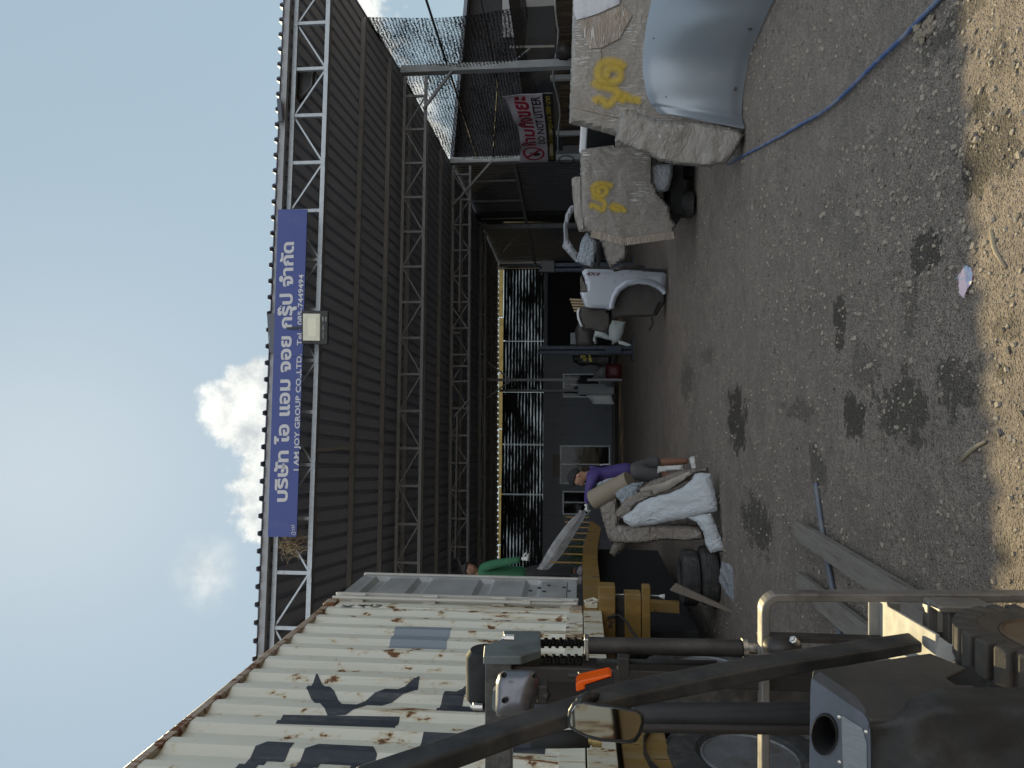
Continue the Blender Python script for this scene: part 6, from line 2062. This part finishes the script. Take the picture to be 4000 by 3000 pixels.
def line(body, a, b, hgt, off, space=1.0, gap=.17):
    """letters whose feet run from pixel a to pixel b, one part per word"""
    A = sg(*a); B = sg(*b)
    dx = (B - A).normalized(); dy = ez.cross(dx).normalized()
    if dy.z < 0: dy = -dy
    isl = text_islands(body, 1, off, space)
    x0, x1, y0, y1 = text_bounds(isl)
    k = (B - A).length / (x1 - x0)
    sy = hgt / .72
    for w in words_of(isl, gap):
        mb = MB()
        for q, (vs, fs) in enumerate(w):
            mb.add([A + dx * ((x - x0) * k) + dy * (y * sy) + ez * (.002 + .0006 * (q % 4)) for x, y in vs], fs)
        mb.build('sign_word', m_signw, sign, merge=False, recalc=False)
px_h = lambda n: n / F * 9.95
line('บริษัท ไอ แอม จอย กรุ๊ป จำกัด', (1121, 1960), (1147, 945), px_h(49), .032)
line('I AM JOY GROUP CO.,LTD.   Tel : 085-7449494', (1166, 1838), (1186, 1072), px_h(20), .022, 1.04)
line('ป้าย', (1156, 2088), (1150, 2050), px_h(16), .0)

# solar floodlight facing the yard
sl = thing('solar_floodlight', 'black solar floodlight with a pale lens hanging over the lower edge of the blue sign', 'floodlight', sg(1230, 1275, -.1))
fA, fB, fC, fD = sg(1177, 1342, -.10), sg(1177, 1212, -.10), sg(1281, 1214, -.10), sg(1279, 1344, -.10)
m_lampb = plain('black_lamp_plastic', (.012, .012, .012), .6, var=.15)
mb = MB(); mb.prism([fA, fB, fC, fD], -ez * .05); mb.build('lamp_housing', m_lampb, sl, bevel=.008)
m_lens = plain('yellowed_lens', (.56, .54, .40), .3, var=.05, coat=.6)
m_lensr = plain('lens_ridge', (.50, .50, .46), .25, var=.04, coat=.7)
lx = lambda X, Y: sg(X, Y, -.10)
mb = MB(); mb.prism([lx(1184, 1330), lx(1184, 1225), lx(1251, 1226), lx(1250, 1331)], ez * .006); lens = mb.build('lens', m_lens, sl, bevel=.004)
for k in range(4):
    q = k * 4.2
    mb = MB()
    c_ = [lx(1187 + q, 1327 - q), lx(1187 + q, 1228 + q), lx(1248 - q, 1229 + q), lx(1247 - q, 1328 - q)]
    for a, b in zip(c_, c_[1:] + c_[:1]): mb.bar(a + ez * .007, b + ez * .007, .004, .004, ez)
    mb.build('lens_ridge', m_lensr, lens)
mb = MB()
for body, X, Ya, Yb in (('Solar Light', 1265, 1322, 1270), ('1200W', 1264, 1256, 1236), ('IP66', 1276, 1254, 1238)):
    A = lx(X, Ya); B = lx(X, Yb)
    isl = text_islands(body, 1, 0)
    text_on(mb, isl, A, (B - A).normalized(), ey, ez, lift=.0012, fit=((B - A).length, .020))
mb.build('lamp_lettering', plain('lamp_print', (.40, .40, .38), .5), sl, merge=False, recalc=False)
mb = MB(); mb.bar((fA + fB) / 2 - ez * .06, (fA + fB) / 2 + UP * .25 - ez * .10, .03, .01); mb.build('lamp_bracket', m_lampb, sl)
# its solar panel on the roof edge
mb = MB(); a, b = hit(1060, 1375, S(0, -.22, 0), DV), hit(1052, 1222, S(0, -.22, 0), DV)
mb.prism([a + UP * -.10, b + UP * -.10, b + UP * .07 + DV * .08, a + UP * .07 + DV * .08], DV * .02); tag(mb.build('solar_module', plain('dark_solar_panel', (.06, .062, .075), .3, .2)), 'small dark solar panel fixed above the blue sign on the roof edge', 'solar panel')
mb = MB(); a, b = hit(1090, 470, S(0, -.22, 0), DV), hit(1083, 380, S(0, -.22, 0), DV)
mb.prism([a + UP * -.05, b + UP * -.05, b + UP * .03 + DV * .05, a + UP * .03 + DV * .05], DV * .02); tag(mb.build('solar_module', MATS['dark_solar_panel']), 'small solar panel on the roof edge right of the blue sign', 'solar panel')
# second lamp, seen from behind, tied to the truss with cable
l2 = thing('floodlight', 'black floodlight seen from behind tied with cable to the truss', 'floodlight', hit(1200, 330, S(0, .12, 0), DV))
l2p = lambda X, Y: hit(X, Y, S(0, .10, 0), DV)
mb = MB(); mb.prism([l2p(1152, 360), l2p(1155, 255), l2p(1228, 262), l2p(1222, 345), l2p(1165, 396)], DV * .07); mb.build('lamp_housing', m_lampb, l2, bevel=.012)
mb = MB()
c_ = [l2p(1160, 262), l2p(1158, 345), l2p(1175, 378), l2p(1216, 336), l2p(1222, 268)]
for a, b in zip(c_, c_[1:]): mb.bar(a - DV * .004, b - DV * .004, .012, .012)
mb.build('lamp_rib', plain('lamp_rib', (.05, .05, .052), .4), l2)
mb = MB(); mb.prism([l2p(1178, 275), l2p(1230, 250), l2p(1230, 280), l2p(1185, 290)], DV * .06); mb.build('lamp_bracket', m_lampb, l2)
mb = MB(); mb.tube([l2p(*q) - DV * .06 for q in ((1090, 410), (1110, 420), (1130, 430), (1136, 380), (1131, 330), (1150, 290), (1200, 282), (1245, 278))], .006, 6); mb.build('lamp_cable', m_black, l2, smooth=True)
mb = MB()
for q in (255, 262, 330, 425, 432):
    mb.tube([l2p(1129 + 9 * cos(k * .7), q + 5 * sin(k * .7)) - DV * (.05 - .02 * sin(k * .7)) for k in range(10)], .005, 5)
mb.build('cable_loop', m_black, l2, smooth=True)
# a clip hanging of cable on the top chord
# dry straw nest beside the sign
mb = MB()
rnd = random.Random(21)
cn = hit(1135, 2125, S(0, -.08, 0), DV)
for k in range(240):
    a = cn + Vector((rnd.gauss(0, .085), rnd.gauss(0, .05), rnd.gauss(0, .075)))
    dv = Vector((rnd.gauss(0, 1), rnd.gauss(0, .6), rnd.gauss(-.2, .9))).normalized()
    L = rnd.uniform(.06, .17)
    b = a + dv * L * .5 + Vector((0, 0, rnd.uniform(-.02, .02)))
    c = a + dv * L + Vector((rnd.uniform(-.03, .03), 0, rnd.uniform(-.05, .02)))
    mb.tube([a, b, c], .0032, 3, cap=False)
o = mb.build('bird_nest', plain('dry_straw', (.26, .195, .115), .85, var=.35, vs=30), merge=False)
tag(o, 'ragged straw bird nest stuffed in the truss left of the blue sign', 'nest')
# loose tie wires and a strip light under the roof
a, b = hit(1250, 1760, S(0, 1.0, 0), DV), hit(1382, 1748, S(0, 2.6, 0), DV)
mb = MB(); mb.bar(Vector((a.x, a.y, roof_z(1.0) - .02)), Vector((b.x, b.y, roof_z(2.6) + .0)), .05, .03); tag(mb.build('strip_light', plain('grey_strip_light', (.45, .44, .41), .5)), 'narrow pale strip light fixed under the roof sheets behind the front truss', 'strip light')

# ================================================================== the truck bed stood on end
db = 12.2
nb_ = Vector((-.10, -1, .0)).normalized()
qb = at(2430, 1130, db)
bed = thing('pickup_bed', 'silver pickup bed half stood on end with wheel arch and red 4X4 sticker', 'truck part', Vector((qb.x, qb.y, 0)))
arch = [(2590, 1152), (2576, 1137), (2561, 1127), (2534, 1115), (2493, 1110), (2453, 1119), (2425, 1138), (2409, 1163), (2401, 1190), (2400, 1204)]
pan = [(2276, 1051), (2290, 1047), (2450, 1053), (2602, 1064), (2600, 1100), (2598, 1132)] + arch + [(2379, 1211), (2358, 1206), (2306, 1204), (2284, 1197), (2272, 1170), (2266, 1143), (2294, 1139), (2285, 1100), (2274, 1068)]
pillow('bed_side', m_silver_b, pan, qb, nb_, .06, .05, .02, 0, 1, 0, bed)
# flare along the arch
mb = MB()
def off_arch(k, g_):
    c = (2500, 1205)
    x, y = arch[k]
    dx, dy = x - c[0], y - c[1]
    l = sqrt(dx * dx + dy * dy)
    return (x + dx / l * g_, y + dy / l * g_)
prof = [(0, .036), (3, .062), (16, .066), (24, .05), (26, .034)]
vs = []; fs = []
for k in range(len(arch)):
    for g_, h_ in prof:
        X, Y = off_arch(k, g_); vs.append(hit(min(X, 2601), Y, qb, nb_) + nb_ * h_)
for k in range(len(arch) - 1):
    for j in range(len(prof) - 1): fs.append((k * 5 + j, k * 5 + j + 1, k * 5 + 6 + j, k * 5 + 5 + j))
mb.add(vs, fs); mb.build('arch_flare', m_silver_b, bed, smooth=True, angle=60)
m_under = plain('dusty_underbody', (.052, .047, .043), .9, var=.3, vs=6)
pillow('wheel_liner', m_under, [(2385, 1196), (2395, 1120), (2480, 1090), (2580, 1105), (2598, 1150), (2596, 1182), (2566, 1232), (2520, 1238), (2440, 1238), (2392, 1248)], qb - nb_ * .26, nb_, .24, .04, .03, .02, 3, 31, bed)
pillow('bed_inside', m_under, [(2284, 1195), (2372, 1208), (2388, 1245), (2374, 1302), (2280, 1284), (2258, 1240), (2262, 1205)], qb - nb_ * .25, nb_, .25, .05, .025, .01, 3, 32, bed)
mb = MB(); P = [hit(X, Y, qb - nb_ * .12, nb_) for X, Y in ((2262, 1205), (2257, 1222), (2260, 1245), (2268, 1265), (2274, 1276))]
mb.tube(P, .022, 8); mb.build('tailgate_edge', plain('white_edge_paint', (.50, .52, .54), .4), bed, smooth=True)
mb = MB(); mb.prism([hit(X, Y, qb - nb_ * .05, nb_) for X, Y in ((2270, 1075), (2293, 1136), (2268, 1141), (2266, 1090))], -nb_ * .03); mb.build('lamp_recess', plain('lamp_recess', (.10, .09, .08), .7, var=.3), bed)
for k in range(5):
    mb = MB(); mb.lathe(hit(2271 + (k % 2) * 3, 1088 + k * 9, qb - nb_ * .045, nb_), nb_, [(-.01, .010), (.004, .010), (.005, 0)], 8); mb.build('recess_bolt', m_black, bed)
mb = MB(); mb.bar(hit(2275, 1046, qb, nb_), hit(2604, 1062, qb, nb_), .09, .02, -nb_); mb.build('bed_rail', m_black, bed)
mb = MB(); mb.tube([hit(X, Y, qb - nb_ * .1, nb_) for X, Y in ((2575, 1180), (2545, 1240), (2550, 1265), (2535, 1292))], .016, 6); mb.build('loose_strap', m_black, bed, smooth=True)
# sticker: reads downwards because the bed stands on its end
isl = text_islands('4X4', 1, .03)
x0, x1, y0, y1 = text_bounds(isl)
A = hit(2287, 1076, qb + nb_ * .037, nb_); B = hit(2348, 1078, qb + nb_ * .037, nb_)
dx = (B - A).normalized(); dy = nb_.cross(dx).normalized()
if dy.x < 0: dy = -dy
mb = MB(); k_ = (B - A).length / (x1 - x0 + .3)
for q, (vs, fs) in enumerate(isl):
    mb.add([A + dx * ((x - x0 + .3 * (y - y0)) * k_) + dy * ((y - y0) * k_ * .62) + nb_ * (.001 + .0005 * q) for x, y in vs], fs)
mb.build('sticker', plain('dark_red_sticker', (.075, .016, .022), .5), bed, merge=False, recalc=False)
rnd = random.Random(3)
mb = MB()
for k in range(16):
    X, Y = rnd.uniform(2300, 2560), rnd.uniform(1052, 1105)
    if Y > 1095 and X > 2400: continue
    mb.bar(hit(X, Y, qb + nb_ * .0375, nb_), hit(X + rnd.uniform(-1, 1), Y + rnd.uniform(3, 10), qb + nb_ * .0375, nb_), .006, .002, nb_)
mb.build('scratch', m_dkmetal, bed, merge=False)

# ================================================================== parts between and behind
G7 = 'car parts piled under the roof on the right'
nr = Vector((-.25, -.95, .15)).normalized()
def part7(name, mat, pts, d, thick, label, cat, step=.04, edge=.05, wr=.012, ws=4.5, seed=0, n=None, creases=.8):
    cx = sum(p[0] for p in pts) / len(pts); cy = sum(p[1] for p in pts) / len(pts)
    return tag(pillow(name, mat, pts, at(cx, cy, d), n or nr, thick, step, edge, wr, ws, seed, None, jag=.004, creases=creases), label, cat, G7)
part7('film_wrapped_wing', m_clear, [(2227, 806), (2239, 801), (2243, 818), (2228, 850), (2216, 885), (2221, 932), (2240, 967), (2262, 990), (2250, 1025), (2215, 985), (2196, 965), (2203, 940), (2201, 878), (2210, 835)], 10.7, .12, 'curved grey wing in clear film rising behind the second cab', 'wing panel', seed=41)
part7('film_wrapped_board', m_greyfilm, [(2290, 907), (2312, 925), (2331, 948), (2324, 1000), (2315, 1044), (2280, 1036), (2249, 1021), (2262, 980), (2270, 942)], 10.4, .10, 'pale grey panel in film between second cab and silver truck bed', 'panel', seed=42)
part7('paper_wrapped_part', m_kraft, [(2340, 930), (2445, 945), (2452, 985), (2440, 1012), (2400, 1035), (2388, 1050), (2368, 1015), (2358, 975)], 10.6, .14, 'brown paper wrapped part with a dark hole beside the second cab', 'wrapped part', seed=43)
part7('wrapped_hood', m_kraft, [(2232, 700), (2246, 690), (2275, 690), (2290, 905), (2262, 905), (2244, 850), (2238, 780)], 10.2, .12, 'brown wrapped panel with shiny film rim peeping over the second cab', 'wrapped panel', seed=44)
part7('door_frame', m_dkmetal, [(2385, 1048), (2430, 1030), (2515, 1036), (2522, 1046), (2450, 1052), (2400, 1062)], 11.2, .10, 'dark metal frame lying low beside the standing truck bed', 'door frame', seed=45)
part7('side_panel', m_black, [(2345, 930), (2330, 960), (2330, 1046), (2345, 1046)], 11.5, .06, 'narrow dark strip of bodywork behind the paper wrapped part', 'panel strip', seed=46)
m_pale = plain('pale_green_grey_bumper', (.30, .34, .335), .45, 0, var=.08, vs=4, dirt=(.16, .16, .15), dirtamt=.3)
part7('car_bumper', m_pale, [(2393, 1250), (2444, 1258), (2436, 1298), (2420, 1334), (2390, 1345), (2391, 1331), (2339, 1317), (2331, 1316), (2326, 1338), (2316, 1331), (2324, 1289), (2358, 1292), (2379, 1312), (2376, 1285)], 13.4, .14, 'pale green grey car bumper left of the standing truck bed', 'bumper', wr=.004, seed=47, creases=0, edge=.10)
part7('bracket_plate', m_pale, [(2415, 1330), (2440, 1336), (2466, 1348), (2450, 1352), (2418, 1344)], 13.3, .02, 'pointed perforated plate below the pale green bumper', 'plate', wr=0, seed=48, creases=0)
part7('fuel_tank', m_dkmetal, [(2246, 1292), (2262, 1250), (2320, 1300), (2318, 1352), (2250, 1352)], 14.2, .3, 'dark dusty tank shape behind the pale bumper', 'tank', seed=49, edge=.12)
mb = MB(); a, b = at(2228, 1322, 15), at(2330, 1322, 15); mb.box((a + b) / 2, (.24, .04, a.z - b.z)); tag(mb.build('grey_board', plain('dull_grey_board', (.10, .11, .115), .7)), 'upright dull grey board beside the blue lift column', 'board')
rnd = random.Random(8)
for k in range(5):
    mb = MB(); X = 2226 + k * 4; Y = 1170 + k * 11
    a = at(X, Y, 14); b = at(X + 80, Y + 3, 14.1)
    mb.bar(a, b, .035, .02); tag(mb.build('wood_stick', plain('pale_stick_wood', (.36, .28, .17), .8, var=.2)), 'pale wooden stick poking up behind the silver truck bed', 'stick', 'sticks behind the truck bed')
# two blue lift columns
m_blue = plain('lift_blue_paint', (.016, .028, .052), .5, .1, var=.3, dirt=(.05, .05, .05), dirtamt=.5)
for Y, lab in ((1368, 'dark blue lift column standing free in the middle of the shed'), (1046, 'dark blue lift column with a motor box half hidden behind the truck bed')):
    p = at(2260, Y, 20); ztp = at(2107, Y, 20).z
    L_ = thing('lift_column', lab, 'car lift', (p.x, 20, 0), 'columns of the car lift')
    mb = MB(); mb.box((p.x - .07, 20, ztp / 2), (.10, .22, ztp)); mb.box((p.x + .07, 20, ztp / 2), (.10, .22, ztp)); mb.box((p.x, 20.08, ztp / 2), (.05, .06, ztp - .02)); mb.build('column', m_blue, L_, bevel=.008)
    mb = MB(); mb.box((p.x, 20, .02), (.6, .6, .04)); mb.build('base_plate', m_blue, L_)
    mb = MB(); mb.box((p.x, 19.82, .55), (.22, .12, .45)); mb.build('carriage', m_blue, L_, bevel=.01)
    if Y == 1046:
        mb = MB(); mb.box((p.x + .02, 19.86, ztp - .25), (.32, .12, .36)); mb.build('motor_box', plain('grey_motor_box', (.08, .085, .09), .6), L_, bevel=.02)
# things in front of the far wall
dfw = 26.2
def far(name, mat, pts, d, thick, label, cat, edge=.06, wr=.0, seed=0, n=(0, -1, .12)):
    cx = sum(p[0] for p in pts) / len(pts); cy = sum(p[1] for p in pts) / len(pts)
    return tag(pillow(name, mat, pts, at(cx, cy, d), n, thick, .10, edge, wr, 2, seed, None), label, cat)
far('grey_scrap_sheet', plain('grey_door_panel', (.25, .275, .28), .55, 0, var=.1, vs=3), [(2257, 1500), (2257, 1542), (2397, 1540), (2397, 1512), (2366, 1510), (2366, 1499)], 26.0, .08, 'flat grey door panel leaning by the window post at the far wall', 'door panel')
far('car_bonnet', plain('white_bonnet_paint', (.52, .54, .54), .4, 0, var=.06), [(2290, 1543), (2387, 1541), (2392, 1560), (2399, 1579), (2317, 1578), (2304, 1560)], 26.0, .10, 'small white bonnet standing left of the flat grey door panel', 'car bonnet')
far('covered_seat', plain('grey_cover_cloth', (.16, .165, .17), .7, 0, var=.25, vs=5), [(2312, 1484), (2325, 1450), (2345, 1433), (2367, 1432), (2368, 1484)], 25.5, .25, 'grey covered seat behind the red jack', 'seat')  # wrapped grey seat, a loose car part
far('floor_jack', plain('dark_red_paint', (.10, .014, .02), .5, 0, var=.3), [(2366, 1420), (2428, 1422), (2430, 1480), (2366, 1480)], 25.3, .4, 'dark red floor jack near the foot of the slim middle post', 'jack', edge=.15)
far('hanging_car_part', m_black, [(2253, 1548 - 60), (2262, 1480), (2290, 1470), (2297, 1478), (2285, 1495), (2262, 1496)], 25.0, .12, 'black pointed part hanging on the slim middle post', 'car part')  # black car part hung on the post
rnd = random.Random(13)
for k in range(6):
    mb = MB(); p = at(2272 + rnd.uniform(0, 42), 1386 + rnd.uniform(0, 24), 24.5)
    mb.box(p, (rnd.uniform(.06, .16), .05, rnd.uniform(.04, .10)), (Vector((1, 0, .4)).normalized(), AY, Vector((-.4, 0, 1)).normalized())); tag(mb.build('yellow_tag', plain('bright_yellow_scrap', (.55, .46, .08), .6)), 'small bright yellow scrap among dark parts left of the lift column', 'scrap', 'yellow scraps in the dark')
far('engine_part', m_dkmetal, [(2236, 1388), (2240, 1415), (2275, 1432), (2300, 1425), (2330, 1428), (2345, 1440), (2380, 1440), (2390, 1388)], 25.6, .5, 'dark pile of engine parts left of the blue lift column', 'engine part', wr=.05, seed=3)
# shrub glimpsed beyond the trailer
sh = thing('shrub', 'leafy green shrub glimpsed between the yellow stakes of the trailer', 'shrub', at(2290, 2170, 24) * 1.0)
ps = at(2275, 2168, 24); sh.location = Vector((ps.x, 24, 0))
mb = MB(); mb.tube([Vector((ps.x, 24, 0)), Vector((ps.x + .05, 24, .8)), Vector((ps.x, 24, 1.5))], [.05, .04, .02], 8); mb.build('stem', plain('shrub_stem', (.08, .06, .04), .8), sh, smooth=True)
mb = MB()
for k in range(900):
    q = Vector((rnd.gauss(0, .28), rnd.gauss(0, .25), rnd.gauss(0, .30)))
    if q.length > .75: continue
    c = Vector((ps.x, 24, 1.35)) + q
    u = Vector((rnd.gauss(0, 1), rnd.gauss(0, 1), rnd.gauss(0, 1))).normalized(); v = u.orthogonal().normalized()
    mb.add([c - u * .045, c + v * .018, c + u * .045, c - v * .018], [(0, 1, 2, 3)])
mb.build('foliage', plain('leaf_green', (.045, .11, .03), .5, var=.4, vs=8), sh, merge=False, recalc=False)
# rubbish by the tyres
part_ = pillow('plastic_scrap', m_clear, [gnd(X, Y, .02) for X, Y in ((2835, 2190), (2870, 2230), (2876, 2300), (2868, 2370), (2845, 2330), (2828, 2260))], gnd(2850, 2270, .02), (0, -.2, 1), .02, .03, .03, .012, 14, 51, None, jag=.01)
tag(part_, 'torn pale plastic film lying in front of the stacked tyres', 'plastic scrap')
